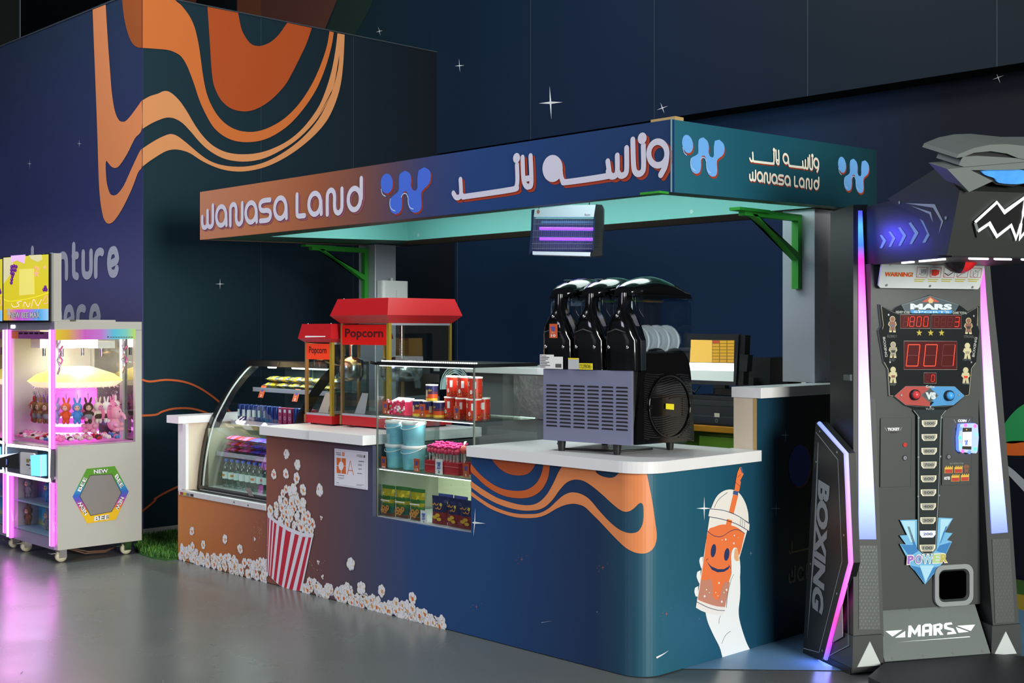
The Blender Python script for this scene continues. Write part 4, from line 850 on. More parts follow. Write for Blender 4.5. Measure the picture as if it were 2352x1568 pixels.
# jelly cups
jc = thing('jelly_cup', 'x', 'cup'); mb = MB(); mb.lathe([(.026, 0), (.034, .075)], (0, 0, 0), glt, 18, caps=False); mb.lathe([(.034, .075), (.03, .092), (.018, .104), (0, .107)], (0, 0, 0), glt, 18, caps=False); mb.build('cup', jc)
mb = MB(); 
for i in range(16): a = R.uniform(0, 6.3); mb.ell((.015*cos(a), .015*sin(a), R.uniform(.01, .062)), (.011, .011, .006), (M('jelly_red', 'b02a30', .3), M('jelly_green', '5f8a3a', .3), M('jelly_cream', 'd9cdb4', .3))[i % 3], 7, 5)
mb.build('jelly', jc); u = []
for x, Y, lb in ((974, .2, 'clear cup of red jelly sweets beside the buckets'), (993, .19, 'clear cup of jelly sweets left behind the lollipop box'), (984, .29, 'clear domed cup at the back behind the other jelly cups')): place(jc, u, at(x, 1080, Y, S2z), lb, 'jelly cups in the glass case')
# lollipop box
lb_ = thing('lollipop_box', 'red display carton for lollipops on the middle shelf', 'box', at(1036, 1090, .11, S2z)); mb = MB(); lr = M('carton_red', 'b3202c', .4)
mb.box(-.15, .115, -.05, .05, 0, .062, lr); mb.box(-.15, .115, -.052, -.05, .04, .0425, M('carton_line', 'd98080', .5)); mb.build('carton', lb_)
def lolly():
    o = thing('lollipop', 'x', 'lollipop'); mb = MB(); mb.tube([(0, 0, -.02), (0, 0, .03)], .002, cw, 6); mb.build('stick', o)
    mb = MB(); mb.ell((0, 0, .045), .015, M('candy_pink', 'd03a5c', .25), 10, 7); mb.build('candy', o)
    mb = MB()
    for i in range(5): a = 6.28*i/5; mb.ell((.008*cos(a), .008*sin(a), .066+R.uniform(-.003, .005)), (.0075, .0075, .006), M('bow_pink', 'e83a8c', .35), 7, 5)
    mb.build('bow', o); return o
lo = lolly(); u = []; k = 0
for j in range(3):
    for i in range(9):
        x, y, z = at(1036, 1090, .11, S2z); place(lo, u, (x-.135+i*.027+.006*(j % 2), y-.03+j*.028, z+.066+.006*R.random()+.008*j), 'small pink lollipop with a pink bow standing in the red carton', 'pink lollipops in the red carton', R.random()*3)
lo2 = thing('large_lollipop', 'x', 'lollipop'); mb = MB(); mb.tube([(0, 0, -.02), (0, 0, .04)], .0025, cw, 6); mb.build('stick', lo2)
mb = MB(); mb.ell((0, 0, .06), (.022, .018, .024), M('candy_coral', 'd8645a', .2, noise=.2, nscale=60), 12, 8); mb.build('candy', lo2); mb = MB(); mb.lathe([(.006, .085), (.022, .1)], (0, 0, 0), glt, 10, caps=False); mb.build('wrapper', lo2)
place(lo2, [], at(1066, 1060, .10, S2z+.07), 'large coral lollipop at the right end of the red carton')
# twisted sprinkled sweets lying along the right pane
mcol = [M('sprinkle_%s' % n_, c_, .3) for n_, c_ in (('red', 'c8452e'), ('green', '7da23a'), ('yellow', 'd8b23a'), ('white', 'e8e4da'), ('orange', 'd9843a'))]
sk = thing('sprinkle_stick', 'x', 'sweets'); mb = MB()
for i in range(34): t = i/34; mb.ell((.012*sin(i*2.1), .15*t, .014+.012*cos(i*1.7)), (.011, .011, .009), mcol[i % 5], 6, 4)
mb.build('candy', sk); mb = MB(); mb.lathe([(.004, -.012), (.018, .0), (.018, .15), (.012, .165)], (0, 0, .015), glt, 10, 'y', caps=False); mb.build('wrapper', sk); u = []
for i in range(6): place(sk, u, (-1.27+.0385*(i % 4)+.01*(i//4), .2+.02*R.random(), S2z+.0525+.036*(i//4)), 'wrapped rainbow-sprinkled candy stick in the glass case beside the slush worktop', 'rainbow candy sticks', R.uniform(-.04, .04))
mb = MB(); mb.box(-1.32, -1.13, .17, .4, S2z+.001, S2z+.05, lr); tag(mb.build('sweets_tray'), 'red tray under the rainbow candy sticks in the glass case', 'tray')
# snack bags
def bag(name, w_, h_, t_, cols, deco):
    o = thing(name, 'x', 'snack bag'); mb = MB(); nz = 9; nx = 7
    def pt(i, j, s):
        u_ = i/nx*2-1; v_ = j/nz; b = (1-u_*u_)**.6*sin(pi*min(1, max(0, (v_-.02)/.9)))**.6 if 0 < v_ < .93 else 0
        return (w_/2*u_*(1-.06*sin(pi*v_)), s*(t_/2*b+.001) + .002*sin(9*u_+14*v_)*b, h_*v_)
    for s in (-1, 1):
        for j in range(nz):
            m = cols[min(len(cols)-1, int(len(cols)*(j+.5)/nz))]
            for i in range(nx):
                q = [pt(i, j, s), pt(i+1, j, s), pt(i+1, j+1, s), pt(i, j+1, s)]; mb.add(q if s < 0 else q[::-1], [(0, 1, 2, 3)], m, True)
    mb.build('pouch', o); mb = MB(); deco(mb, Pl((0, -t_/2-.003, 0), (1, 0, 0), (0, 0, 1)), w_, h_); mb.build('print', o); return o
gm, gy, gt, gb = M('bag_green', '3f7a3a', .22, metal=.3), M('bag_gold', 'c9b92a', .2, metal=.5), M('bag_teal', '2a6a5a', .25, metal=.3), M('bag_brown', '7a4a26', .3)
def deco1(mb, pl, w_, h_):
    rect(mb, pl, -w_*.34, w_*.34, h_*.5, h_*.54, 0, cw); mb.text(pl, 'uul', (-w_*.3, h_*.58), (w_*.3, h_*.58), (-w_*.3, h_*.7), 0, gm, .06)
    for x, y in ((-.12, .28), (.1, .24), (0, .18), (-.2, .2), (.2, .3)): mb.ring(pl, (x*w_, y*h_), .006, .014, .001+abs(x)*.004, M('ring_snack', 'd08a3a', .4), 12)
bgp = bag('snack_bag', .108, .165, .045, [gb, gt, gm, gy, gm, gy, gm], deco1); u = []
for x, Y, lb in ((893, .062, 'green and gold snack bag, leftmost on the case floor'), (926, .075, 'green and gold snack bag, middle of the three'), (960, .075, 'green and gold snack bag, right of the three, behind the white card')):
    place(bgp, u, at(x, 1200, Y, GZ0), lb, 'green and gold snack bags', R.uniform(-.12, .12))
nv, nr = M('bag_navy', '20275e', .25, metal=.3), M('bag_maroon', '96202c', .28, metal=.3)
def deco2(mb, pl, w_, h_):
    mb.disc(pl, (w_*.26, h_*.72), .009, 0, M('bag_badge', 'd8c83a', .4), 12)
    for l in ([(-.3,.72),(-.2,.7),(-.15,.76),(-.08,.7),(.02,.7),(.1,.76)], [(-.1,.58),(0,.56),(.06,.62),(.12,.56),(.22,.57),(.28,.64)]): mb.ribbon(pl, smooth2([(a*w_, b*h_) for a, b in l], 3, False, 200), .0045, .0004, M('bag_script', 'e0982e', .4))
    for x, y, a in ((-.14, .26, .5), (.14, .2, -.3), (.05, .34, .9)): mb.disc(pl, (x*w_, y*h_), .017, .0005+x*.001, M('crisp_yellow', 'dcae2c', .4), 10, .009, a)
bnp = bag('crisp_bag', .108, .145, .036, [nr, nr, nr, nv, nv, nv], deco2); u = []
for x, Y, lb in ((1010, .07, 'navy and red crisp bag, left one of the front row'), (1044, .068, 'navy and red crisp bag, middle one of the front row'), (1074, .062, 'navy and red crisp bag, right one cut off by the orange wave panel'), (1024, .145, 'navy crisp bag in the second row, left'), (1059, .145, 'navy crisp bag in the second row, right')):
    place(bnp, u, at(x, 1208, Y, GZ0), lb, 'navy and red crisp bags', R.uniform(-.1, .1))
mb = MB(); mb.box(-1.2, -1.125, .3, .4, GZ0+.0012, GZ0+.17, M('carton_pale', 'c4cdb8', .5)); tag(mb.build('pale_box'), 'pale carton behind the crisp bags in the glass case', 'box')
# coil of clear tubing
ti = thing('tubing_coil', 'coil of clear plastic tubing standing behind the snack cans', 'tubing', (at(1045, 890, .4, S1)[0], .4, S1+.006)); mb = MB(); tbm = M('tube_clear', 'a9c4c8', .2)
for i in range(7): r = .085+.006*i; mb.tube([(r*cos(a)*1.0, (i % 2)*.012, .128+r*sin(a)) for a in [pi*1.05*k/24-.08 for k in range(25)]], .0032, tbm, 6)
mb.tube([(.08, 0, .1), (.1, .0, .003)], .003, tbm, 6); mb.build('tube', ti)
# ================================================================ chilled case, popcorn warmers, back-of-counter things
FX0, FX1, FYB = -3.876, -2.95, .78
prof = [(.105, .466), (.118, .6), (.15, .78), (.19, .9), (.245, 1.0), (.325, 1.12), (.42, 1.225), (.49, 1.28)]
pf = smooth2(prof, 4, False)
fg = thing('curved_display_fridge', 'curved-glass chilled display case with black frame and lit shelves of drinks', 'fridge', ((FX0+FX1)/2, .4, .459))
fblk = M('fridge_black', '15171a', .25, coat=.3); fgy = M('fridge_inside', '6f7d78', .4)
for X0, X1 in ((FX0-.03, FX0), (FX1, FX1+.012)):
    mb = MB(); PX = Xp(X1)
    mb.prism(PX, pf + [(.50, 1.302), (.56, 1.302), (.545, 1.25), (.47, 1.19), (.385, 1.10), (.31, .98), (.245, .86), (.205, .75), (.175, .6), (.165, .466)], X0-X1, 0, fblk)
    mb.build('end_frame', fg, world=True)
mb = MB(); n = len(pf)
for a, b in zip(pf, pf[1:]): mb.add([(FX0, a[0]+.004, a[1]), (FX1, a[0]+.004, a[1]), (FX1, b[0]+.004, b[1]), (FX0, b[0]+.004, b[1])], [(0, 1, 2, 3)], gl, True)
mb.build('curved_pane', fg, world=True)
mb = MB(); mb.tube([(FX0+.012, a+.012, b) for a, b in pf], .006, M('seal_pale', 'cdd2cc', .4), 6); mb.build('pane_seal', fg, world=True)
mb = MB(); mb.box(FX0, FX1, .47, FYB, 1.285, 1.305, fblk); mb.box(FX0, FX1, .455, .475, 1.265, 1.302, fblk); mb.build('top', fg, world=True)
mb = MB(); mb.box(FX0, FX1, FYB-.02, FYB, .466, 1.285, M('fridge_back', '3c4c50', .2)); mb.box(FX0, FX0+.008, .16, FYB-.02, .466, .86, M('fridge_side', '8a8c78', .4))
for x in (FX0+.30, FX0+.34, FX0+.6): mb.box(x, x+.008, FYB-.03, FYB-.02, .5, 1.28, M('slider_rail', '9fb0b0', .3, metal=.4))
mb.build('back_doors', fg, world=True)
mb = MB(); mb.box(FX0, FX1, .10, FYB, .459, .478, M('fridge_floor', 'b8c2bc', .3)); mb.box(FX0, FX1, .098, .104, .466, .49, fblk); mb.build('floor_pan', fg, world=True)
FS = ((1.115, .50, FYB-.04), (.905, .33, FYB-.04), (.70, .22, FYB-.04))
for z, y0, y1 in FS:
    mb = MB(); mb.box(FX0+.01, FX1-.01, y0, y1, z-.012, z, glass('fridge_shelf', 'cfe0dc', .08)); mb.box(FX0+.01, FX1-.01, y0-.004, y0, z-.022, z+.006, M('shelf_rail', 'a9aab4', .35)); mb.build('shelf', fg, world=True)
for y, z in ((.53, 1.272), (.60, 1.255)):
    mb = MB(); mb.tube([(FX0+.04, y, z), (FX0+.13, y, z)], .008, led, 8); mb.tube([(FX0+.33, y, z), (FX1-.05, y, z)], .008, led, 8); mb.build('light_tube', fg, world=True)
lamp('fridge_light', ((FX0+FX1)/2, .5, 1.26), ((FX0+FX1)/2, .45, .5), .8, 5, (.88, 1, .95), .06); lamp('fridge_light_low', ((FX0+FX1)/2, .26, .885), ((FX0+FX1)/2, .3, .45), .8, 2.2, (.8, 1, .95), .05)
# goods in the chilled case
mw = thing('water_bottle', 'x', 'bottle'); mb = MB(); mb.lathe([(0, 0), (.026, .002), (.028, .02), (.026, .06), (.028, .11), (.024, .14), (.012, .158), (.012, .17)], (0, 0, 0), glass('bottle_clear', 'dff5ee', .12, .08), 14, caps=False); mb.build('body', mw)
mb = MB(); mb.lathe([(.0135, .166), (.0135, .182), (0, .182)], (0, 0, 0), M('cap_blue', '2f6ac8', .35), 12, caps=False); mb.build('cap', mw)
mb = MB(); mb.lathe([(.0285, .055), (.0285, .1)], (0, 0, 0), M('label_pale', 'd9efe6', .3), 14, caps=False); mb.lathe([(.0288, .07), (.0288, .085)], (0, 0, 0), M('label_orange', 'e08a4a', .3), 8, a0=-2.3, a1=-1, caps=False); mb.build('label', mw); u = []
for j in range(2):
    for i in range(12): place(mw, u, (FX0+.11+i*.068+.02*j, .235+j*.085, .4795), ('clear water bottle with blue cap in the front row on the chilled case floor', 'clear water bottle with blue cap in the second row on the chilled case floor')[j], 'water bottles on the chilled case floor', i*1.3)
vv = thing('drink_carton', 'x', 'carton'); mb = MB(); mb.box(-.02, .02, -.02, .02, 0, .105, M('carton_magenta', 'a02a5a', .35)); mb.build('carton', vv)
PF = Pl((0, -.0205, 0), (1, 0, 0), (0, 0, 1)); mb = MB(); rect(mb, PF, -.012, .012, .075, .095, 0, M('label_pale')); mb.ring(PF, (0, .04), .007, .012, 0, M('label_pink', 'd8a0b8', .4), 12); mb.build('print', vv)
vb = thing('drink_can', 'x', 'can'); mb = MB(); mb.lathe([(0, 0), (.024, .002), (.026, .01), (.026, .1), (.022, .108), (0, .107)], (0, 0, 0), M('can_navy', '1f3a7a', .25, metal=.4), 14, caps=False); mb.build('body', vb); mb = MB(); mb.lathe([(.0264, .03), (.0264, .075)], (0, 0, 0), M('label_pale'), 6, a0=-2.2, a1=-1.1, caps=False); mb.build('label', vb)
u = []; u2 = []
for i in range(16):
    x = FX0+.07+i*.0545
    if i in (9, 10, 11, 14, 15): place(vv, u, (x, .37, .9065), 'small magenta drink carton on the middle chilled shelf', 'magenta drink cartons on the middle chilled shelf')
    else: place(vb, u2, (x, .372, .9065), 'navy drink can on the middle chilled shelf', 'navy drink cans on the middle chilled shelf', .3*i)
pp = thing('snack_packet', 'x', 'snack packet'); mb = MB(); foil = M('foil_silver', 'c9ccd0', .2, metal=.8); fy = M('foil_yellow', 'd9b52a', .25, metal=.4)
def pillow(mb, w_, d_, h_, m1, m2):
    for i in range(6):
        for s in (-1, 1):
            x0, x1 = -w_/2+w_*i/6, -w_/2+w_*(i+1)/6; f = lambda x: h_/2*max(0, 1-(2*x/w_)**4)**.5
            ring = lambda x: [(x, -d_/2, h_/2), (x, -d_/4, h_/2+s*f(x)*.8), (x, 0, h_/2+s*f(x)), (x, d_/4, h_/2+s*f(x)*.8), (x, d_/2, h_/2)]
            mb.loft([ring(x0), ring(x1)], m1 if i in (0, 5, 2) else m2, caps=False, closed=False)
pillow(mb, .13, .1, .04, foil, fy); mb.build('pouch', pp); u = []
for i in range(6): place(pp, u, (FX0+.14+i*.135, .585, 1.1165), 'silver and yellow snack packet lying on the top chilled shelf', 'snack packets on the top chilled shelf', R.uniform(-.3, .3))
for i in range(6): place(pp, [1], (FX0+.15+i*.133, .592, 1.1575), 'upper silver and yellow snack packet on the top chilled shelf', 'upper snack packets on the top chilled shelf', R.uniform(-.3, .3))
ps = thing('sweets_packet', 'x', 'sweets packet'); mb = MB(); pillow(mb, .14, .11, .035, M('foil_purple', '7a4ab8', .18, metal=.4), M('foil_blue', '5560d8', .18, metal=.4)); mb.build('pouch', ps); u = []
pr2 = thing('sweets_packet', 'x', 'sweets packet'); mb = MB(); pillow(mb, .14, .11, .035, M('foil_red', 'd0402a', .2, metal=.3), M('foil_pink', 'd070c0', .18, metal=.3)); mb.build('pouch', pr2); u2 = []
for i in range(6):
    for j in range(3):
        if i < 2: place(pr2, u2, (FX0+.13+i*.15, .30, .7015+.037*j), 'red and pink sweets packet in the stack on the low chilled shelf', 'red sweets packets on the low chilled shelf')
        else: place(ps, u, (FX0+.13+i*.145, .30, .7015+.037*j), 'purple and blue sweets packet in the stack on the low chilled shelf', 'purple sweets packets on the low chilled shelf')
for x, y, lb in ((598, 913, 'orange price card at the left of the top chilled shelf'), (676, 922, 'orange price card at the right of the top chilled shelf')): card(x, y, .06, .085, Yp(.478), '2', lb, lean=.35)
gs_ = M('card_dark', '8a7f7a', .5); mb = MB(); PG = Yp(.10); mb.pxprism(PG, [(565,1121),(576,1121),(585,1140),(574,1138)], .004, .006, gs_); tag(mb.build('sticker'), 'small grey-brown sticker low on the curved fridge glass', 'sticker')

# popcorn warmers
def warmer(name, label, X0, X1, Y0, Y1, Z0, zb, zg, roof, hdr, seed):
    o = thing(name, label, 'popcorn warmer', ((X0+X1)/2, (Y0+Y1)/2, Z0))
    mb = MB(); mb.box(X0, X1, Y0, Y1, Z0+.008, zb, redp); mb.box(X0-.004, X0+.012, Y0-.003, Y0+.012, Z0+.008, zb, M('anodised_tan', '9a7a4e', .35, metal=.3)); 
    for x in (X0+.04, X1-.04):
        for y in (Y0+.04, Y1-.04): mb.box(x-.015, x+.015, y-.015, y+.015, Z0, Z0+.01, bm)
    mb.build('base', o, world=True)
    zt, zm, fl, ta = roof
    ring = lambda e, z: [(X0-e, Y0-e, z), (X1+e, Y0-e, z), (X1+e, Y1+e, z), (X0-e, Y1+e, z)]
    mb = MB(); mb.loft([ring(.0, zg), ring(fl, zm), ring(ta, zt)], redp, sm=False)
    for x in (X0+.02, X1-.02): mb.ell((x, Y0+.01, zt), .004, chrome, 6, 4)
    mb.build('roof', o, world=True)
    t = .014
    for i, (x, y) in enumerate(((X0, Y0), (X1-t*1.6, Y0), (X1-t, Y1-t), (X0, Y1-t))):
        mb = MB(); mb.box(x, x+(t*1.6 if i == 1 else t), y, y+t*1.4 if i < 2 else y+t, zb, zg, gold if i in (1, 2) else M('anodised_tan')); mb.build('corner_post', o, world=True)
    mb = MB(); mb.quad((X0+t, Y0+.004, zb), (X1-t, Y0+.004, zb), (X1-t, Y0+.004, zg), (X0+t, Y0+.004, zg), gl); mb.box(X0+t, X1-t, Y0+.001, Y0+.008, zb, zb+.012, M('channel_grey', 'b4b8c4', .4, metal=.3)); mb.build('front_pane', o, world=True)
    mb = MB(); mb.quad((X1-.004, Y0+t, zb), (X1-.004, Y1-t, zb), (X1-.004, Y1-t, zg), (X1-.004, Y0+t, zg), gl); mb.box(X1-.008, X1-.001, Y0+t, Y1-t, zg-.012, zg, M('channel_grey')); mb.build('side_pane', o, world=True)
    mb = MB(); mb.quad((X0+.004, Y1-t, zb), (X0+.004, Y0+t, zb), (X0+.004, Y0+t, zg), (X0+.004, Y1-t, zg), gl); mb.build('side_pane', o, world=True)
    PF = Yp(Y0+.003); mb = MB(); h0, h1 = hdr; mb.prism(PF, [(X0+t, h0), (X1-t*1.6, h0), (X1-t*1.6, h1), (X0+t, h1)], .0, .002, M('header_red', 'e0140e', .35) if seed else M('header_amber', 'e83a10', .35, emit=.25))
    mb.text(PF, 'Popcorn', (X0+t+.03, h0+(h1-h0)*.25), (X1-t*1.6-.03, h0+(h1-h0)*.25), (X0+t+.03, h0+(h1-h0)*.82), .003, M('header_ink', '3a0c0a', .5), .02); mb.build('header', o, world=True)
    mb = MB(); cx, cy = (X0+X1)/2, (Y0+Y1)/2; r = (X1-X0)*.27
    mb.lathe([(0, 0), (r*.8, 0), (r, .03), (r, .12), (r*.9, .13)], (cx, cy+.04, zb+.2), M('kettle_steel', 'b8bcc2', .2, metal=1), 20, caps=False); mb.lathe([(r*.95, .13), (r*.5, .145), (0, .15)], (cx, cy+.04, zb+.2), chrome, 20, caps=False)
    mb.tube([(cx, cy+.04, zg), (cx, cy+.04, zb+.34)], .012, chrome, 8); mb.tube([(cx-r, cy+.04, zb+.28), (cx-r-.05, cy-.06, zb+.31)], .008, bm, 8); mb.build('kettle', o, world=True)
    mb = MB(); mb.box(X0+t, X1-t, Y0+t, Y1-t, zb, zb+.01, M('deck_steel', '7a7e84', .3, metal=.7)); mb.add([(X0+.07, Y0+.05, zb+.011), (X0+.17, Y0+.05, zb+.011), (X0+.15, Y0+.09, zb+.13), (X0+.09, Y0+.09, zb+.13)], [(0, 1, 2, 3)], M('scoop_grey', 'c8c6cc', .4)); mb.build('deck', o, world=True)
    return o
P1 = warmer('popcorn_warmer', 'large red popcorn warmer with gold corner posts on the white worktop', -2.556, -2.098, .27, .74, .9425, 1.005, 1.545, (1.688, 1.59, .045, .012), (1.42, 1.535), 1)
mb = MB(); PR = Yp(.233); a, b = PR.px(830, 709); mb.prism(Pl((0, .236, 0), (1, 0, 0), (0, .25, 1)), [(a-.022, 1.63-.05), (a+.026, 1.63-.05), (a+.026, 1.63+.02), (a-.022, 1.63+.02)], .0, .003, M('sticker_foil', 'd8a0a8', .15, metal=.6, noise=.4, nscale=90)); tag(mb.build('shiny_sticker', P1, world=True), 'shiny foil price sticker')
P2_ = warmer('popcorn_warmer', 'smaller red caramel popcorn warmer left of the large one', -2.894, -2.616, .25, .66, .9385, .995, 1.432, (1.543, 1.455, .03, .012), (1.33, 1.424), 0)
PT = Pl((0, .221, 1.455), (1, 0, 0), (0, .03, .088)); mb = MB(); s0, s1 = PT.px(701, 775), PT.px(755, 748); q = [(s0[0], s0[1]), (s1[0], s0[1]+.004), (s1[0], s1[1]), (s0[0], s1[1])]
mb.prism(PT, q, .0005, .003, pwh); mb.text(PT, 'CARAMEL', (s0[0]+.012, s0[1]+.013), (s1[0]-.012, s0[1]+.015), (s0[0]+.012, s1[1]-.01), .0036, M('ink_blue', '2f6ad0', .5), .05); tag(mb.build('name_sticker', P2_, world=True), 'white sticker reading caramel in blue')
lamp('warmer_light', (-2.73, .42, 1.42), (-2.73, .40, 1.0), .2, 1.6, (1, .6, .2))
# towel dispenser on the left post
td = thing('towel_dispenser', 'white paper towel dispenser fixed to the left canopy post', 'dispenser', (-3.79, 1.63, 1.60)); mb = MB()
mb.rbox(-3.837, -3.75, 1.52, 1.76, 1.60, 1.868, .022, M('dispenser_white', 'f2f4f2', .3), 4); mb.box(-3.7495, -3.7485, 1.64, 1.643, 1.63, 1.80, lg); mb.box(-3.80, -3.79, 1.625, 1.64, 1.868, 1.89, pwh); mb.build('cover', td, world=True, bevel=.006)
# till: table, drawer, stand, touch screen
tt = thing('till_table', 'green drawer cabinet with an orange top holding the cash drawer', 'cabinet', (-.8, 1.75, 0)); mb = MB(); og2, gn = M('table_orange', 'd08a1e', .45), M('drawer_green', '6f9a2c', .45)
mb.box(-1.15, -.4, 1.48, 2.1, .94, .975, og2); mb.build('top', tt, world=True, bevel=.003)
mb = MB(); mb.box(-1.13, -.42, 1.52, 2.08, 0, .9395, M('drawer_green_dark', '55801f', .5)); mb.build('body', tt, world=True)
for z0, z1 in ((.70, .915), (.46, .68)):
    mb = MB(); mb.box(-.86, -.44, 1.495, 1.52, z0, z1, gn); d = mb.build('drawer', tt, world=True, bevel=.003); mb = MB(); mb.tube([(-.78, 1.49, z1-.06), (-.78, 1.478, z1-.06), (-.70, 1.478, z1-.06), (-.70, 1.49, z1-.06)], .005, chrome, 6); mb.build('handle', d, world=True)
cd = thing('cash_drawer', 'black cash drawer with a keyhole on the orange table top', 'cash drawer', (-.75, 1.7, .976)); mb = MB(); cb = M('till_black', '22252a', .4)
mb.box(-1.0, -.55, 1.5, 1.9, .976, 1.082, cb); mb.box(-1.0, -.55, 1.497, 1.5, .985, 1.028, M('till_black_front', '2b2f36', .4)); mb.build('case', cd, world=True, bevel=.004)
mb = MB(); PD = Yp(1.496); c = PD.px(1646, 966); mb.disc(PD, c, .012, .001, chrome, 14); mb.disc(PD, c, .004, .002, bm, 8); mb.build('lock', cd, world=True); mb = MB(); c = PD.px(1647, 953); rect(mb, PD, c[0]-.018, c[0]+.018, c[1]-.011, c[1]+.011, .001, M('tag_cream', 'd8d4b8', .4)); mb.build('tag', cd, world=True)
kb_ = thing('receipt_tray', 'flat black tray stacked on top of the cash drawer', 'tray', (-.75, 1.7, 1.083)); mb = MB(); mb.box(-.98, -.57, 1.5, 1.86, 1.083, 1.115, cb); mb.box(-.96, -.58, 1.51, 1.8, 1.115, 1.14, bm); mb.rbox(-.85, -.65, 1.6, 1.75, 1.14, 1.18, .02, bm); mb.tube([(-.93, 1.55, 1.14), (-.94, 1.52, 1.17), (-.90, 1.51, 1.155), (-.88, 1.53, 1.19)], .005, bm, 6); mb.build('stack', kb_, world=True, bevel=.004)
ts = thing('touch_screen', 'till touch screen showing yellow order buttons behind the slush machine', 'monitor', (-.75, 1.55, 1.181)); PS = Yp(1.5)
mb = MB(); mb.pxprism(PS, [(1572,766),(1697,768),(1690,885),(1570,881)], -.05, 0, cb); mb.pxprism(PS, [(1697,768),(1709,770),(1704,884),(1690,885)], -.06, -.012, bm); mb.box(-.78, -.70, 1.52, 1.56, 1.181, 1.24, bm); mb.build('housing', ts, world=True, bevel=.003)
mb = MB(); sw, sy, sb = M('screen_white', 'e8eeea', .4, emit=.9), M('screen_yellow', 'dcae4e', .4, emit=.62), M('screen_button', 'c8962c', .4, emit=.55)
mb.pxpoly(PS, [(1584,832),(1686,834),(1685,876),(1584,872)], .0015, M('screen_grey', 'b4beb8', .4, emit=.75)); mb.pxpoly(PS, [(1584,832),(1686,834),(1686,852),(1584,850)], .002, M('screen_glow', 'ffffff', .4, emit=1.3)); mb.pxpoly(PS, [(1587,780),(1636,781),(1636,832),(1585,831)], .002, sy); mb.pxpoly(PS, [(1636,781),(1688,781),(1686,834),(1636,832)], .002, M('screen_back', '8a6a2a', .4, emit=.4))
for r_ in range(7):
    for c_ in range(3):
        x, y = 1637.5+c_*17, 782+r_*7.3; mb.pxpoly(PS, [(x,y),(x+15,y),(x+15,y+5.8),(x,y+5.8)], .003, M('screen_red', 'b84a30', .4, emit=.5) if r_ == c_ == 0 else sb)
mb.build('screen', ts, world=True); mb = MB(); mb.pxprism(PS, [(1698,813),(1717,815),(1714,853),(1696,853)], -.05, -.005, bm); mb.build('card_reader', ts, world=True)
pt = thing('receipt_printer', 'black receipt printer beside the right canopy post behind the till', 'printer', (-.58, 2.15, .976)); mb = MB(); PQ = Yp(1.98)
mb.pxprism(PQ, [(1706,822),(1756,820),(1769,822),(1768,886),(1706,886)], -.18, 0, bm); mb.pxprism(PQ, [(1704,864),(1742,866),(1742,888),(1704,888)], 0, .05, cb); x0, x1 = PQ.px(1704, 880)[0], PQ.px(1768, 880)[0]; mb.box(x0, x1, 1.98, 2.08, .9765, 1.2, bm); mb.build('case', pt, world=True, bevel=.01)
mb = MB(); PQ = Yp(2.2); mb.pxprism(PQ, [(1768,866),(1797,867),(1797,884),(1768,884)], -.25, 0, lg); x0, x1 = PQ.px(1768, 880)[0], PQ.px(1797, 880)[0]; mb.box(x0, x1, 2.2, 2.4, 0, 1.2, lg); tag(mb.build('white_cabinet'), 'pale cabinet corner between printer and right canopy post', 'cabinet')
# back cabinet with foil front and a grey lidded bin
bc = thing('back_cabinet', 'white-topped back counter with crinkled foil front behind the snack case', 'counter', (-2.4, 1.6, 0)); mb = MB(); mb.box(-2.78, -1.7, 1.42, 1.9, 1.225, 1.27, white_lam); mb.build('top', bc, world=True, bevel=.004)
mb = MB(); fm = M('foil_crinkle', 'aab0b0', .25, metal=.75, bump=.9, nscale=9); mb.box(-2.74, -1.74, 1.46, 1.86, 0, 1.2245, M('cabinet_grey', '6d7274', .5)); mb.box(-2.3, -1.76, 1.44, 1.455, .95, 1.22, fm); mb.build('body', bc, world=True)
bn = thing('bin_lid', 'rounded dark grey bin lid just behind the white slush worktop', 'bin', (-.98, 1.08, .0)); mb = MB(); mb.lathe([(.24, 0), (.25, .9)], (-.98, 1.12, 0), M('bin_grey', '5a6466', .5), 28, caps=False); mb.build('drum', bn, world=True); mb = MB(); mb.lathe([(.26, .90), (.255, .95), (.22, 1.02), (.14, 1.07), (0, 1.085)], (-.98, 1.12, 0), M('bin_lid_grey', '7d898a', .45), 28); mb.build('lid', bn, world=True)
# insect killer hanging under the canopy
ZL = Yp(.8).px(1300, 530); zr = rad(38); zk = thing('insect_killer', 'electric insect killer with two violet tubes hanging under the canopy', 'insect killer', (ZL[0], .8, 0), zr)
ZP = Pl(Vector((ZL[0], .8, 0)) + Vector((sin(zr), -cos(zr), 0))*.05, (cos(zr), sin(zr), 0), (0, 0, 1)); kz = 11.2; zo = (1210, 460)
def zpx(x, y): return ZP.px(zo[0]+x/kz, zo[1]+y/kz)
zn, zs = M('zapper_navy', '1f2c50', .35), M('zapper_silver', 'd4dae8', .35); zw = M('zapper_wire', '9a9aa8', .3, metal=.6)
mb = MB(); mb.pxprism(ZP, [(120,250),(200,230),(175,430),(150,800),(125,1290),(70,1400),(60,1380),(110,700)], -.09, .0, zn, *zo, kz); mb.build('end_cap', zk, world=True)
mb = MB(); mb.pxprism(ZP, [(1770,100),(1930,110),(1965,200),(1960,450),(1930,1420),(1720,1440),(1640,1420),(1690,1290),(1720,430)], -.10, -.006, bm, *zo, kz); mb.pxprism(ZP, [(1722,430),(1757,440),(1722,1290),(1690,1290)], -.05, .004, zn, *zo, kz)
for j in range(13): mb.pxpoly(ZP, [(1790,490+j*56),(1860,495+j*56),(1858,520+j*56),(1788,515+j*56)], -.004, M('slot_black', '050506', .6), *zo, kz)
mb.build('end_cap', zk, world=True)
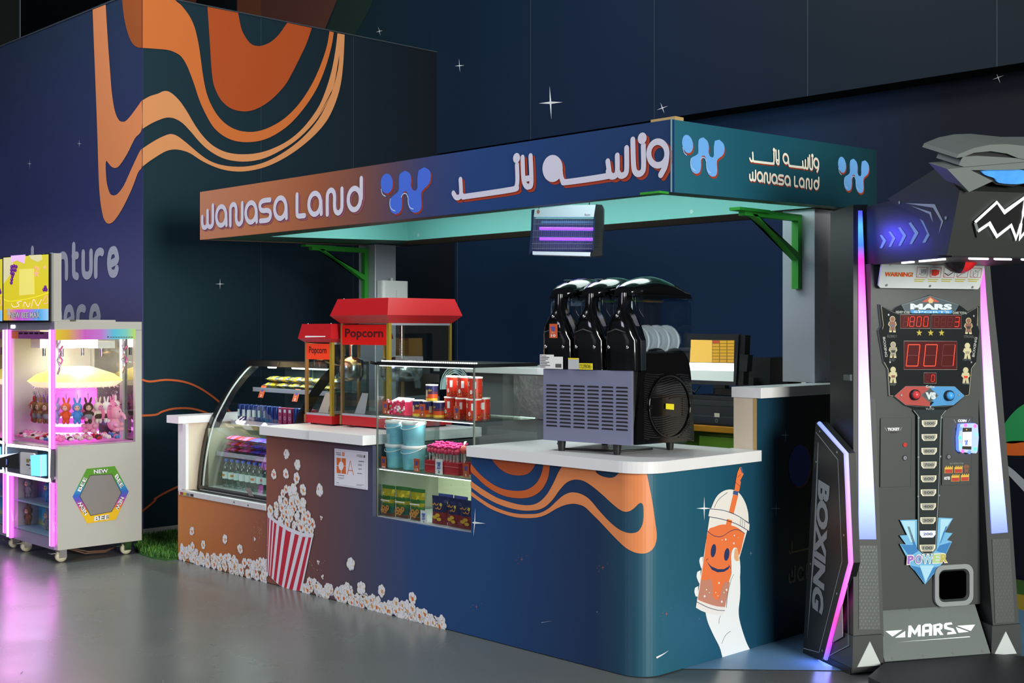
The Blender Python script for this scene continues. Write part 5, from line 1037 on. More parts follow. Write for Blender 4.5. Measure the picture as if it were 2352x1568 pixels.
mb = MB(); mb.pxprism(ZP, [(180,425),(205,225),(1100,120),(1770,115),(1722,425)], -.02, .002, zs, *zo, kz); mb.pxpoly(ZP, ellp(298,290,38,55,16)[:-1], .003, M('badge_red', 'd86a6a', .4), *zo, kz); mb.pxpoly(ZP, [(268,300),(285,240),(318,238),(300,290),(280,315)], .0036, M('badge_green', '5a9a6a', .4), *zo, kz)
mb.pxtext(ZP, 'ikon', (zo[0]+1490/kz, zo[1]+402/kz), (zo[0]+1630/kz, zo[1]+402/kz), (zo[0]+1490/kz, zo[1]+335/kz), .003, ik); mb.build('top_panel', zk, world=True)
mb = MB(); mb.pxprism(ZP, [(150,1310),(1640,1335),(1625,1435),(150,1395)], -.08, .004, zs, *zo, kz); mb.build('tray', zk, world=True)
uv = M('uv_tube', '8a3cff', .4, emit=3.2, ecol='7a35ff')
for y0 in (712, 978):
    mb = MB(); a, b = zpx(310, y0), zpx(1705, y0+15); mb.tube([ZP.p(*a, -.03), ZP.p(*b, -.03)], .0085, uv, 10); mb.build('violet_tube', zk, world=True)
mb = MB()
for i in range(62): x = 165+i*25; mb.tube([ZP.p(*zpx(x+8, 480), .0), ZP.p(*zpx(x-18, 1265), .0)], .0007, zw, 4, sm=False)
for y in (450, 475, 612, 780, 945, 1110, 1240): mb.tube([ZP.p(*zpx(170-(y-450)*.05, y), .0012), ZP.p(*zpx(1715-(y-450)*.04, y+6), .0012)], .0012, zw, 4, sm=False)
mb.build('grille', zk, world=True)
mb = MB(); mb.pxpoly(ZP, [(180,440),(1715,440),(1690,1290),(140,1270)], -.075, M('zapper_inside', '2a2f52', .5), *zo, kz); mb.pxpoly(ZP, [(330,510),(1700,510),(1700,560),(330,560)], -.06, M('zapper_teal', '5a9aa8', .4), *zo, kz)
for x in (300, 1600): a = zpx(x, 118 if x > 1000 else 220); mb.tube([ZP.p(*a, -.02), ZP.p(a[0], 2.432, -.02)], .003, bm, 6)
mb.build('back', zk, world=True)
# ================================================================ boxing machine
tv = Vector((.466, .885, 0)).normalized(); bv = Vector((-tv.y, tv.x, 0)); BO = Vector((.565, .728, 0)); UC = .44
bx_ = thing('boxing_machine', 'tall black boxing arcade machine with lit pillars, red score digits and a fanged head', 'arcade machine', BO, math.atan2(tv.y, tv.x))
def LV(u, v, z): return BO + tv*u + bv*v + Vector((0, 0, z))
def VPl(v): return Pl(BO + bv*v, tv, (0, 0, 1))
def UPl(u): return Pl(BO + tv*u, -bv, (0, 0, 1))
def lbox(mb, u0, u1, v0, v1, z0, z1, m): return mb.add([LV(u, v, z) for z in (z0, z1) for v in (v0, v1) for u in (u0, u1)], [(0, 2, 3, 1), (4, 5, 7, 6), (0, 1, 5, 4), (2, 6, 7, 3), (0, 4, 6, 2), (1, 3, 7, 5)], m)
dk = M('machine_charcoal', '3a3e3d', .42, noise=.05, nscale=300); dk2 = M('machine_black', '1b1d1e', .42); scr = M('screw_steel', 'b8bcbc', .3, metal=.8); sil = M('machine_silver', '8d9394', .4)
PN = VPl(.08); k4 = 3.92
mb = MB(); lbox(mb, .15, .72, .085, .3, .25, 1.80, dk); mb.build('front_panel', bx_, world=True)
mb = MB(); lbox(mb, .08, .78, .2, .36, 0, 1.0, dk2); lbox(mb, .10, .76, .2, .27, 1.0, 1.8, dk2); lbox(mb, .18, .70, .19, .27, 1.6, 2.03, dk2); mb.build('cabinet', bx_, world=True)
# sloping kick plate
KP_ = Pl(LV(0, -.02, .053), tv, bv*.12 + Vector((0, 0, .195))); mb = MB(); kpm = M('kick_plate', '7d8684', .38, metal=.3, noise=.05, nscale=80)
kq = [KP_.px(2032, 1519), KP_.px(2275, 1500), (.70, .233), (.155, .233)]; kq[0] = (.155, kq[0][1]); mb.prism(KP_, kq, -.01, 0, kpm)
kz_ = (1840, 1200); k6 = 4.262; mw_ = M('mars_white', 'e6f2f2', .4, emit=.45)
for x, y in ((1065,852),(1355,832),(898,1332),(1195,1302),(1487,1278),(1775,1256)): mb.disc(KP_, KP_.px(kz_[0]+x/k6, kz_[1]+y/k6), .006, .001, scr, 8)
for pts in ([(825,1062),(990,1050),(893,1115)], [(1018,1060),(1018,1122),(918,1126)], [(1525,1010),(1702,998),(1660,1060)], [(1512,1022),(1640,1068),(1540,1078)], [(940,1170),(1645,1113),(1655,1120)]): mb.pxpoly(KP_, pts, .0015, mw_, *kz_, k6)
for pts in ([(1042,1122),(1050,1008),(1075,1006),(1110,1060),(1145,1000),(1168,1000),(1172,1112),(1142,1114),(1140,1062),(1112,1100),(1082,1066),(1072,1122)], [(1180,1112),(1185,1010),(1210,992),(1265,988),(1283,1005),(1280,1106),(1250,1108),(1250,1072),(1210,1076),(1208,1112)], [(1295,1104),(1290,1000),(1360,984),(1385,1000),(1380,1040),(1360,1050),(1392,1098),(1360,1100),(1330,1060),(1325,1104)], [(1395,1000),(1410,982),(1470,976),(1480,996),(1428,1002),(1428,1020),(1490,1036),(1520,1086),(1428,1096),(1432,1074),(1478,1068),(1470,1056),(1400,1040)]): mb.pxpoly(KP_, pts, .0015, mw_, *kz_, k6)
for pts in ([(1210,1020),(1250,1016),(1250,1046),(1210,1050)], [(1322,1012),(1352,1008),(1352,1030),(1322,1034)]): mb.pxpoly(KP_, pts, .002, kpm, *kz_, k6)
mb.build('kick_plate', bx_, world=True)
# platform
mb = MB(); pf_ = [(.15, -.022), (.71, -.022), (.95, -.2), (.95, -.85), (-.04, -.85), (-.04, -.2)]; ZM = Pl(BO, tv, bv)
mb.prism(ZM, pf_, .003, .048, M('mat_black', '2a2d2e', .5)); mbl = M('platform_blue', '5f9ed0', .4)
for q in ([(.30, -.56), (.46, -.52), (.40, -.62)], [(.5, -.5), (.62, -.5), (.56, -.6)], [(.66, -.52), (.8, -.5), (.75, -.62)]): mb.poly(ZM, q, .049, mbl)
mb.build('platform', bx_, world=True, bevel=.004)
# leaning pillars
LN = Pl(LV(0, .035-.58*.081, 0), tv, bv*.081 + Vector((0, 0, 1)))
ledp = ramp_mat('pillar_led', [(0, '6d7dff'), (.10, '9ab0ff'), (.25, 'c6c8ff'), (.45, 'dcb4ff'), (.62, 'f28cf2'), (.78, 'ff5cc8'), (.86, 'f04ac8'), (.90, '4f8cff'), (.96, '63c8ff'), (1, '5a62ff')], 2, .57, 2.03, .5, emit=.95)
perf = M('perforated_grey', '565b5a', .35, metal=.3); dot = M('perforation', '8f9896', .25, metal=.8); tri = M('triangle_pale', 'c3cbc9', .45)
for side, out, ledq, pq, tq in ((0, [(1960,470),(1993,470),(2012,960),(2030,1461),(1960,1461)], [(1971,484),(1979,484),(1994,860),(2011,1238),(1971,1238)], [(1972,1252),(2014,1252),(2021,1445),(1972,1445)], [(1997,1472),(1968,1531),(2023,1527)]),
        (1, [(2244,470),(2262,470),(2280,680),(2295,820),(2318,1100),(2341,1440),(2281,1444),(2272,1320),(2260,1124),(2249,935),(2246,700)], [(2247,560),(2255,560),(2265,700),(2277,835),(2291,980),(2313,1222),(2276,1225),(2263,980),(2250,702)], [(2278,1238),(2318,1236),(2330,1428),(2285,1430)], [(2309,1449),(2282,1504),(2334,1500)])):
    mb = MB(); mb.pxprism(LN, out, -.2, 0, dk, side=dk2); u0, u1 = ((-.002, .155), (.705, .865))[side]
    P0 = VPl(-.012); lo_ = [(u0, .012), (u1, .012), (u1-.005, .17), (u0+.005, .17)]; mb.prism(P0, lo_, -.33, 0, dk); lbox(mb, u0-.002, u1+.002, .0, .34, 0.0, .03, dk2); mb.build('pillar', bx_, world=True)
    mb = MB(); mb.pxprism(LN, ledq, .001, .006, ledp); mb.build('light_strip', bx_, world=True)
    mb = MB(); mb.pxprism(LN, pq, .0005, .003, perf); q = [LN.px(*p) for p in pq]
    for j in range(25):
        for i in range(6 if j % 2 else 5):
            s_ = (i + (.5 if j % 2 == 0 else 0)+.2)/5.6; t_ = (j+.5)/25; A_ = [q[0][n_]+(q[1][n_]-q[0][n_])*s_ for n_ in (0, 1)]; B_ = [q[3][n_]+(q[2][n_]-q[3][n_])*s_ for n_ in (0, 1)]
            mb.disc(LN, (A_[0]+(B_[0]-A_[0])*t_, A_[1]+(B_[1]-A_[1])*t_), .0042, .0035, dot, 6)
    mb.build('speaker_grille', bx_, world=True); mb = MB(); mb.pxprism(P0, tq, .0, .004, tri); mb.build('triangle_lamp', bx_, world=True)
# side fin reading BOXING
US = UPl(-.02); US0 = UPl(-.004); k7 = 2.4955; o7 = (1840, 940)
fin = M('fin_black', '141617', .4); fing = M('fin_grey', '8a9497', .4); ledf = ramp_mat('fin_led', [(0, '3f7cff'), (.08, 'c050ff'), (.2, 'ff4ab0'), (.45, 'f070ff'), (.7, 'b48cff'), (.85, 'a0a0ff'), (1, '6f86ff')], 2, 0, 1.1, .5, emit=1.1)
mb = MB(); mb.pxprism(US, [(85,72),(243,252),(270,880),(120,1436),(10,1396),(80,118)], -.06, 0, fin, *o7, k7); mb.pxribbon(US, [(86,130),(212,288),(236,868),(104,1392),(14,1368)], 6, .001, fing, *o7, k7, 0, caps=False)
mb.pxpoly(US, [(98,185),(101,190),(84,760),(36,1320),(70,800)], .001, fing, *o7, k7)
def o7p(x, y): return (o7[0]+x/k7, o7[1]+y/k7)
mb.pxtext(US, 'BOXING', o7p(100, 400), o7p(62, 1132), o7p(166, 440), .0015, fing, .05)
for x, y in ((108,125),(207,245),(87,300),(246,720),(206,1055),(55,885),(122,1382)): mb.disc(US, US.px(*o7p(x, y)), .005, .0012, scr, 8)
mb.build('side_fin', bx_, world=True); mb = MB(); mb.tube([US.P(*o7p(x, y), -.01) for x, y in ((92,80),(246,254),(273,880),(130,1430))], .011, ledf, 8); mb.build('light_strip', bx_, world=True)
mb = MB(); mb.pxribbon(US0, [(268,962),(272,1352),(148,1418)], 6, .001, fing, *o7, k7, 0, caps=False); mb.pxprism(US0, [(238,1090),(242,1302),(166,1346)], .001, .004, M('vent_plate', '9a8f98', .45), *o7, k7); mb.build('side_plate', bx_, world=True)
lamp('fin_light', LV(-.03, .2, .06), LV(-.2, .2, 0), .12, .25, (.25, .3, 1))
mb = MB(); mb.pxprism(UPl(.0), [(1942,860),(1957,860),(1957,874),(1942,873)], .0, .01, chrome); mb.build('latch', bx_, world=True)
# warning plate
WPL = Pl(LV(0, .058, 1.7), tv, -bv*.35 + Vector((0, 0, 1))); mb = MB(); wpm = M('warning_plate', 'c9cfcd', .4); wre, wye = M('warning_red', 'd8341e', .45), M('warning_yellow', 'b8b03a', .45)
mb.pxprism(WPL, [(2029,600),(2259,606),(2262,610),(2250,660),(2246,664),(2022,661),(2018,656),(2026,603)], -.01, .0, wpm)
def c4(x, y): return (1980+x/k4, 580+y/k4)
mb.pxtext(WPL, 'WARNING!', c4(203, 214), c4(456, 218), c4(208, 172), .001, wye, .06); mb.pxtext(WPL, 'WARNING!', c4(201, 213), c4(454, 217), c4(206, 173), .0016, wre, .02)
for i, x in enumerate((488, 610, 732, 852, 972)):
    q = [c4(x, 220), c4(x+95, 224), c4(x+105, 134+i*2), c4(x+10, 130+i*2)]; mb.ribbon(WPL, [WPL.px(*p) for p in q], .002, .001, M('warning_frame', 'b03a44', .45), closed=True); mb.ribbon(WPL, [WPL.px(*q[0]), WPL.px(*q[2])], .0012, .0014, M('warning_frame'), caps=False)
    for t_, yy in ((.95, 236), (.8, 252)): mb.pxpoly(WPL, [c4(x-18, yy), c4(x-18+100*t_, yy+3), c4(x-18+100*t_, yy+11), c4(x-18, yy+8)], .001, wye)
def wl_(pts, m, w=.0014): mb.ribbon(WPL, [WPL.px(*c4(*p)) for p in pts], w, .0012, m)
wl_([(510,185),(540,205),(570,190),(580,150)], ik); [wl_([(535+i*13, 150), (533+i*13, 185)], ik, .002) for i in range(4)]; mb.pxpoly(WPL, [c4(*p) for p in ((625,155),(660,150),(698,160),(690,195),(660,210),(625,205))], .0012, wre)
wl_([(745,185),(775,205),(815,180)], dtx, .004); wl_([(860,215),(890,195),(930,180)], ik, .002); wl_([(1000,165),(1000,210),(1020,225),(1040,212),(1045,168)], ik); mb.disc(WPL, WPL.px(*c4(1022, 165)), .005, .0012, ik, 10, .002)
for x, y in ((253,108),(648,120),(219,292),(611,300),(993,310)): mb.disc(WPL, WPL.px(*c4(x, y)), .006, .0016, scr, 10)
mb.build('warning_sign', bx_, world=True)
# score board
scb = M('score_black', '1e2121', .18, coat=.2); gry = M('score_edge', '9aa19c', .35); cre = M('score_lit_edge', 'f2e8c0', .4, emit=.35); red_on = M('digit_on', 'ff3a20', .4, emit=1.6); red_off = M('digit_off', '5a1210', .4); win = M('digit_window', '3a0a0a', .25, emit=.12, ecol='8a1010')
mb = MB(); OUT = [(145,465),(265,525),(300,490),(345,470),(440,440),(605,380),(780,440),(865,470),(910,500),(945,530),(1050,480),(1032,650),(1050,710),(1020,985),(985,1040),(957,1285),(920,1290),(830,1372),(745,1420),(720,1440),(490,1440),(455,1400),(380,1372),(280,1290),(240,1290),(222,1040),(190,990),(140,700),(165,660)]
mb.pxprism(PN, OUT, -.004, .006, scb, 1980, 580, k4, side=gry)
def s4(pts, o, m, sm=0): mb.pxpoly(PN, pts, .006+o*.0005, m, 1980, 580, k4, sm)
def r4(pts, w, o, m, closed=False): mb.pxribbon(PN, pts, w, .006+o*.0005, m, 1980, 580, k4, 0, closed, False)
r4([(165,480),(185,650),(178,690)], 1.6, 1, cre); r4([(1036,495),(1028,660)], 1.6, 1, cre); r4([(192,985),(228,1050),(240,1285),(275,1290)], 1.8, 1, cre); r4([(1015,990),(978,1040),(955,1280),(922,1288)], 1.8, 1, cre)
r4([(165,478),(270,535),(330,556)], 1.6, 1, gry); r4([(1036,490),(945,540),(885,560)], 1.6, 1, gry)
s4([(345,470),(440,440),(605,385),(780,440),(865,470),(835,525),(800,545),(410,545),(375,525)], 1, M('badge_slate', '3a4a50', .35)); s4([(530,445),(605,395),(690,445)], 2, M('badge_red2', 'a8442e', .4)); s4([(585,430),(605,405),(635,430),(625,455),(595,455)], 3, M('badge_tan', 'c0a070', .4))
r4([(350,472),(440,445),(605,388),(780,445),(860,472),(830,522)], 1.4, 3, gry); r4([(350,472),(385,525)], 1.4, 3, gry); s4([(425,518),(805,520),(795,548),(440,546)], 2, M('badge_blue', '2f8ac8', .4))
def t4(t, x0, y0, x1, y1, sl, o, m, b=.03, up=None): mb.pxtext(PN, t, c4(x0, y0), c4(x1, y0+sl), c4(x0, y1), .006+o*.0005, m, b)
t4('MARS', 425, 512, 800, 458, 4, 4, M('badge_letters', 'c6d4d6', .35), .06); t4('SPORTS', 455, 544, 778, 524, 2, 4, M('badge_letters'), .0); t4('HIGHEST SCORE', 295, 545, 418, 522, 6, 4, gry); t4('GAME TOTAL', 805, 552, 935, 530, 2, 4, gry)
SEG = {'0': 'abcdef', '1': 'bc', '3': 'abgcd', '8': 'abcdefg'}
def digit(ch, x0, y0, x1, y1, w=6, sl=.1, lit=True):
    """seven-segment digit in crop pixels; slanted"""
    dx = (y1-y0)*sl; ym = (y0+y1)/2
    X = lambda x, y: (x + dx*(y1-y)/(y1-y0), y)
    g = 2; sg = {'a': [(x0+g,y0),(x1-g,y0)], 'd': [(x0+g,y1),(x1-g,y1)], 'g': [(x0+g,ym),(x1-g,ym)], 'f': [(x0,y0+g),(x0,ym-g)], 'e': [(x0,ym+g),(x0,y1-g)], 'b': [(x1,y0+g),(x1,ym-g)], 'c': [(x1,ym+g),(x1,y1-g)]}
    for s_, l in sg.items():
        on = lit and s_ in SEG.get(ch, '')
        r4([X(*p) for p in l], w/k4, 4 if on else 3, red_on if on else red_off)
for (x0, y0, x1, y1) in ((335,558,606,682),(618,560,885,684),(368,795,845,1052),(548,1080,660,1175)): s4([(x0,y0),(x1,y0+2),(x1,y1),(x0,y1)], 2, win); r4([(x0,y0),(x1,y0+2),(x1,y1),(x0,y1)], 1.5, 3, gry, True)
for ch, x in zip('1800', (362, 418, 480, 542)): digit(ch, x, 578, x+38, 664, 12)
for ch, x in zip('   3', (640, 700, 760, 822)): digit(ch, x, 582, x+38, 666, 12)
for ch, x in zip('001', (388, 545, 705)): digit(ch, x, 828, x+105, 1020, 22)
digit(' ', 562, 1100, 590, 1158, 8); digit('0', 612, 1100, 640, 1158, 9)
st4 = M('star_gold', 'a8982e', .4)
for cx in (507, 610, 708): s4([(cx+(28 if i % 2 == 0 else 12)*sin(pi*i/5), 722-(32 if i % 2 == 0 else 13)*cos(pi*i/5)) for i in range(10)], 2, st4)
sk_, gc_, pal = M('figure_skin', '7a4a36', .45), M('figure_glow', 'b8b088', .45, emit=.12), M('figure_pale', '8f8874', .45)
for x, y, a, b in ((266,640,sk_,ik),(272,870,pal,dtx),(272,1095,gc_,sk_),(950,655,sk_,dtx),(940,880,gc_,pal),(925,1100,gc_,wre)):
    for sc_, o_, m_ in ((1.25, 2, gc_), (1, 3, a)):
        s4(ellp(x, y-42, 20*sc_, 22*sc_, 12)[:-1], o_, m_); s4([(x-24*sc_,y-20),(x+24*sc_,y-20),(x+30*sc_,y+10),(x+18*sc_,y+30),(x+24*sc_,y+62*sc_),(x+6,y+62*sc_),(x,y+34),(x-8,y+62*sc_),(x-24*sc_,y+60*sc_),(x-18*sc_,y+28),(x-32*sc_,y+8)], o_, m_)
    s4([(x-18,y+8),(x+18,y+8),(x+16,y+30),(x-16,y+30)], 4, b)
for t, x0, x1, y0 in (('ELDERLY',220,305,762),('KID',240,290,975),('BABY',245,300,1195),('STRONG',908,996,766),('FIGHTER',900,975,972),('KING',900,955,1186)): t4(t, x0, y0, x1, y0-22, 2, 2, M('caption_grey', '5c6262', .4), .0)
mb.pxtext(PN, 'BOXING', c4(178, 760), c4(200, 940), c4(200, 758), .0072, gry, .03); mb.pxtext(PN, 'BOXING', c4(1003, 940), c4(1030, 762), c4(980, 936), .0072, gry, .03)
t4('Coins', 565, 1214, 645, 1192, 2, 3, M('badge_letters'), .02)
s4([(285,1290),(385,1202),(605,1204),(605,1382),(385,1368)], 1, M('vs_red', 'a63a32', .4)); s4([(605,1204),(825,1204),(915,1288),(815,1370),(605,1382),(640,1345),(600,1330),(625,1290)], 1.4, M('vs_blue', '3f8cc4', .4)); r4([(285,1290),(385,1202),(825,1204),(915,1288),(815,1372),(720,1384),(490,1384),(385,1370)], 1.4, 2, gry, True)
s4([(605,1215),(680,1285),(605,1350),(522,1282)], 3, M('vs_slate', '3c4446', .4)); r4([(605,1218),(676,1285),(605,1346),(526,1282)], 1.2, 4, gry, True); t4('VS', 562, 1320, 655, 1255, 0, 4.5, M('badge_letters'), .08)
for x, y in ((229,560),(995,570),(242,985),(974,986),(345,1282),(862,1280),(605,1386),(498,520),(735,523)): mb.disc(PN, PN.px(*c4(x, y)), .0045, .009, scr, 8)
s4([(500,1390),(715,1390),(700,1418),(515,1418)], 3, scb); t4('YUTO', 562, 1414, 640, 1396, 0, 4, gry, .02)
mb.build('score_board', bx_, world=True)
for x, y, m in ((462, 1278, M('button_red', 'c83a3e', .15, emit=.15)), (768, 1285, M('button_blue', '3f9ae0', .15, emit=.15))):
    c = PN.px(*c4(x, y)); mb = MB(); rm = tv.to_track_quat('X', 'Z').to_matrix().to_4x4(); pts = []
    for r_, h in ((.024, .0), (.024, .012), (.019, .014)): pts.append([PN.p(c[0]+r_*cos(2*pi*i/18), c[1]+r_*sin(2*pi*i/18), .008+h) for i in range(18)])
    mb.loft(pts, dk2); pts = [[PN.p(c[0]+r_*cos(2*pi*i/18), c[1]+r_*sin(2*pi*i/18), .018+h) for i in range(18)] for r_, h in ((.019, 0), (.018, .008), (.013, .014), (.006, .017), (.001, .0175))]; mb.loft(pts, m); mb.build('push_button', bx_, world=True)
# power column and arrow
def c5(x, y): return (1980+x/k4, 920+y/k4)
mb = MB()
def s5(pts, o, m, sm=0): mb.pxpoly(PN, pts, .004+o*.0006, m, 1980, 920, k4, sm)
def r5(pts, w, o, m, closed=False): mb.pxribbon(PN, pts, w, .004+o*.0006, m, 1980, 920, k4, 0, closed, False)
ar = [(335,1072),(480,1068),(690,1050),(812,1056),(738,1182),(808,1190),(758,1252),(803,1265),(748,1380),(715,1460),(685,1500),(560,1650),(470,1530),(430,1490),(392,1400),(333,1288),(388,1290),(332,1212),(398,1206)]
ab, ab2, ab3 = M('arrow_blue', '6fb4dc', .4), M('arrow_deep', '2f7ab8', .4), M('arrow_pale', 'a8d8ec', .4)
mb.pxprism(PN, ar, -.002, .006, ab, 1980, 920, k4, side=dk2)
for p in ([(345,1080),(470,1080),(470,1270),(430,1270)], [(700,1062),(800,1064),(720,1180),(690,1280)]): s5(p, 4, ab3)
for p in ([(400,1130),(420,1130),(478,1300),(455,1300)], [(745,1130),(760,1128),(705,1270),(690,1290)], [(340,1292),(480,1298),(500,1350),(420,1400)], [(690,1300),(795,1270),(745,1375),(660,1350)]): s5(p, 4, ab2)
s5([(430,1480),(520,1500),(560,1640)], 4, ab2); s5([(690,1490),(620,1500),(570,1630)], 4, ab2); s5([(510,1480),(640,1480),(565,1630)], 5, ab3)
mb.build('power_arrow', bx_, world=True); mb = MB()
s5([(455,80),(745,80),(716,130),(690,820),(662,1330),(622,1378),(540,1378),(490,1332),(486,130)], 6, M('column_dark', '2f3637', .2)); r5([(455,85),(500,140),(500,1330),(545,1372),(618,1372),(652,1330),(680,820),(702,140),(745,85)], 4, 7, M('column_edge', 'a9b4b2', .35))
plm = M('plate_cream', 'd9d4b8', .4, emit=.15); plg = M('plate_grey', '9a9c92', .4)
for i, y in enumerate((203, 328, 452, 576, 700, 825, 950, 1075, 1197, 1322)):
    x = 598 - i*2.1; w_ = 70; lit = i == 8; m1 = M('plate_lit', 'e8ecff', .4, emit=2.2, ecol='9fb0ff') if lit else plm; m2 = M('plate_lit2', 'c8d2ff', .4, emit=2, ecol='7a8cff') if lit else plg
    q = lambda s_: [(x-w_*s_, y-28*s_), (x+w_*s_, y-28*s_-2), (x+w_*s_*.98, y+4*s_), (x+48*s_, y+30*s_), (x-52*s_, y+31*s_), (x-w_*s_*.98, y+8*s_)]
    s5(q(1), 8, m1); s5(q(.82), 9, m2); mb.pxtext(PN, str(1000-100*i), c5(x-44, y+13), c5(x+42, y+12), c5(x-43, y-13), .010, M('plate_ink', '4a4c46', .5), .03)
for x, y in ((500,153),(707,150),(498,506),(697,500),(496,858),(685,850)): mb.disc(PN, PN.px(*c5(x, y)), .0045, .009, scr, 8)
mb.build('power_column', bx_, world=True)
mb = MB(); wcol = [M('power_'+n_, c_, .4) for n_, c_ in (('violet', '9a6ac0'), ('mauve', '8f8ad0'), ('sky', '8cc4dc'), ('mint', 'a8cc8a'), ('gold', 'bcb04a'))]
for i, (ch, x0, x1) in enumerate(zip('POWER', (392, 462, 522, 622, 690), (455, 528, 628, 690, 758))):
    y0 = 1472-(i*4); mb.pxtext(PN, ch, c5(x0-3, y0+4), c5(x1+3, y0), c5(x0+2, y0-88), .010, M('power_rim', 'e8e4d8', .4), .09); mb.pxtext(PN, ch, c5(x0+4, y0-4), c5(x1-4, y0-8), c5(x0+8, y0-80), .011, wcol[i], .04)
mb.build('power_lettering', bx_, world=True)
# doors
ln = M('door_gap', '0f1111', .6)
for name, q in (('ticket_door', [(168,158),(446,152),(436,772),(163,778)]), ('coin_door', [(728,148),(992,144),(978,752),(718,760)])):
    mb = MB(); mb.pxprism(PN, q, -.004, .0, dk, 1980, 920, k4); mb.pxribbon(PN, q, 1.3, .0006, ln, 1980, 920, k4, 0, True)
    if name == 'ticket_door':
        mb.pxtext(PN, 'TICKET', c5(228, 270), c5(338, 268), c5(226, 244), .0012, ltx, .05); mb.pxpoly(PN, [c5(252,283),c5(314,281),c5(314,288),c5(252,290)], .0012, ln); mb.disc(PN, PN.px(*c5(384, 396)), .010, .003, M('lamp_red', 'b02a20', .3, emit=.3), 14)
        for a, b in (((205,240),(222,272)), ((356,238),(342,268))): mb.pxribbon(PN, [a, b], 1.6, .0012, ltx, 1980, 920, k4, 0, caps=False)
    else:
        mb.pxtext(PN, 'COIN', c5(860, 192), c5(938, 192), c5(862, 168), .0012, ltx, .06)
        for a, b in (((826,168),(842,200)), ((970,165),(955,192))): mb.pxribbon(PN, [a, b], 1.6, .0012, ltx, 1980, 920, k4, 0, caps=False)
        mb.pxtext(PN, 'PLAY INSTRUCTIONS', c5(788, 572), c5(912, 570), c5(788, 558), .0012, gry)
        for x, y in ((742, 600), (830, 598), (802, 675), (888, 670)): mb.pxpoly(PN, [c5(x,y),c5(x+74,y-2),c5(x+72,y+50),c5(x,y+52)], .0012, M('flame_yellow', 'd8b03a', .45)); mb.pxpoly(PN, [c5(x+4,y+18),c5(x+70,y+16),c5(x+68,y+48),c5(x+4,y+50)], .0018, M('note_red', 'b03020', .45)); [mb.pxpoly(PN, [c5(x+8+i*18,y+1),c5(x+22+i*18,y),c5(x+16+i*18,y-18)], .0012, M('flame_yellow')) for i in range(4)]
        mb.pxpoly(PN, ellp(937, 595, 28, 20, 12)[:-1], .0012, sk_, 1980, 920, k4); mb.pxpoly(PN, [c5(918,610),c5(958,608),c5(952,652),c5(938,640),c5(920,652)], .0012, sk_); mb.pxtext(PN, 'NOTES', c5(738, 712), c5(790, 710), c5(738, 684), .0012, ltx, .04)
    x, y = (384, 514) if name == 'ticket_door' else (778, 504); c = PN.px(*c5(x, y)); mb.disc(PN, c, .013, .003, chrome, 16); mb.disc(PN, c, .008, .004, scr, 12); mb.disc(PN, c, .003, .005, bm, 8); mb.build(name, bx_, world=True)
mb = MB(); q = [(858,212),(870,205),(990,200),(1015,215),(1024,330),(1012,455),(1000,470),(860,458),(845,440),(842,330)]
leds = [M('reader_'+n_, c_, .3, emit=1.4) for n_, c_ in (('pink', 'ff5aa8'), ('blue', '5a7aff'), ('green', '4af09a'), ('cyan', '6ac8ff'))]
mb.pxprism(PN, q, .0, .022, M('reader_body', '9fb4e8', .25, emit=.55), 1980, 920, k4, side=leds[1])
for i, (x, y) in enumerate(((905,218),(860,250),(855,330),(862,400),(880,450),(940,458),(990,430),(1005,300),(990,225))): mb.disc(PN, PN.px(*c5(x, y)), .009, .0225, leds[i % 4], 10)
mb.pxpoly(PN, [(878,240),(960,240),(955,436),(874,432)], .023, bm, 1980, 920, k4); mb.pxpoly(PN, [(878,278),(958,276),(956,406),(875,404)], .0235, M('reader_screen', 'd8e4ff', .3, emit=.8), 1980, 920, k4); c = PN.px(*c5(908, 372)); emblem(mb, PN, c[0]-.008, c[0]+.008, c[1]-.012, c[1]+.012, .024, M('emblem_small'), None); mb.disc(PN, PN.px(*c5(912, 256)), .003, .024, M('reader_amber', 'f0a030', .3, emit=1), 8); mb.build('card_reader', bx_, world=True)
# ticket chute
mb = MB(); c0, c1 = PN.px(2144, 1298), PN.px(2232, 1387); cx, cy = (c0[0]+c1[0])/2, (c0[1]+c1[1])/2; hw, hh = (c1[0]-c0[0])/2, (c0[1]-c1[1])/2
def rrect(w_, h_, r): return [(cx+sx*(w_-r)+r*cos(rad(a0+22.5*i)), cy+sy*(h_-r)+r*sin(rad(a0+22.5*i))) for sx, sy, a0 in ((1, 1, 0), (-1, 1, 90), (-1, -1, 180), (1, -1, 270)) for i in range(5)]
o1_, i1_ = rrect(hw, hh, .04), rrect(hw*.8, hh*.78, .03); N = len(o1_)
mb.add([PN.p(*p, .012) for p in o1_] + [PN.p(*p, .012) for p in i1_] + [PN.p(*p, -.003) for p in o1_], [(i, (i+1) % N, N+(i+1) % N, N+i) for i in range(N)] + [(i, 2*N+i, 2*N+(i+1) % N, (i+1) % N) for i in range(N)], sil)
i2_ = rrect(hw*.70, hh*.68, .022); mb.add([PN.p(*p, .012) for p in i1_] + [PN.p(*p, .002) for p in i2_], [(i, (i+1) % N, N+(i+1) % N, N+i) for i in range(N)], dk); mb.poly(PN, i2_, .0015, M('chute_black', '020203', .9, spec=0)); mb.build('prize_chute', bx_, world=True)
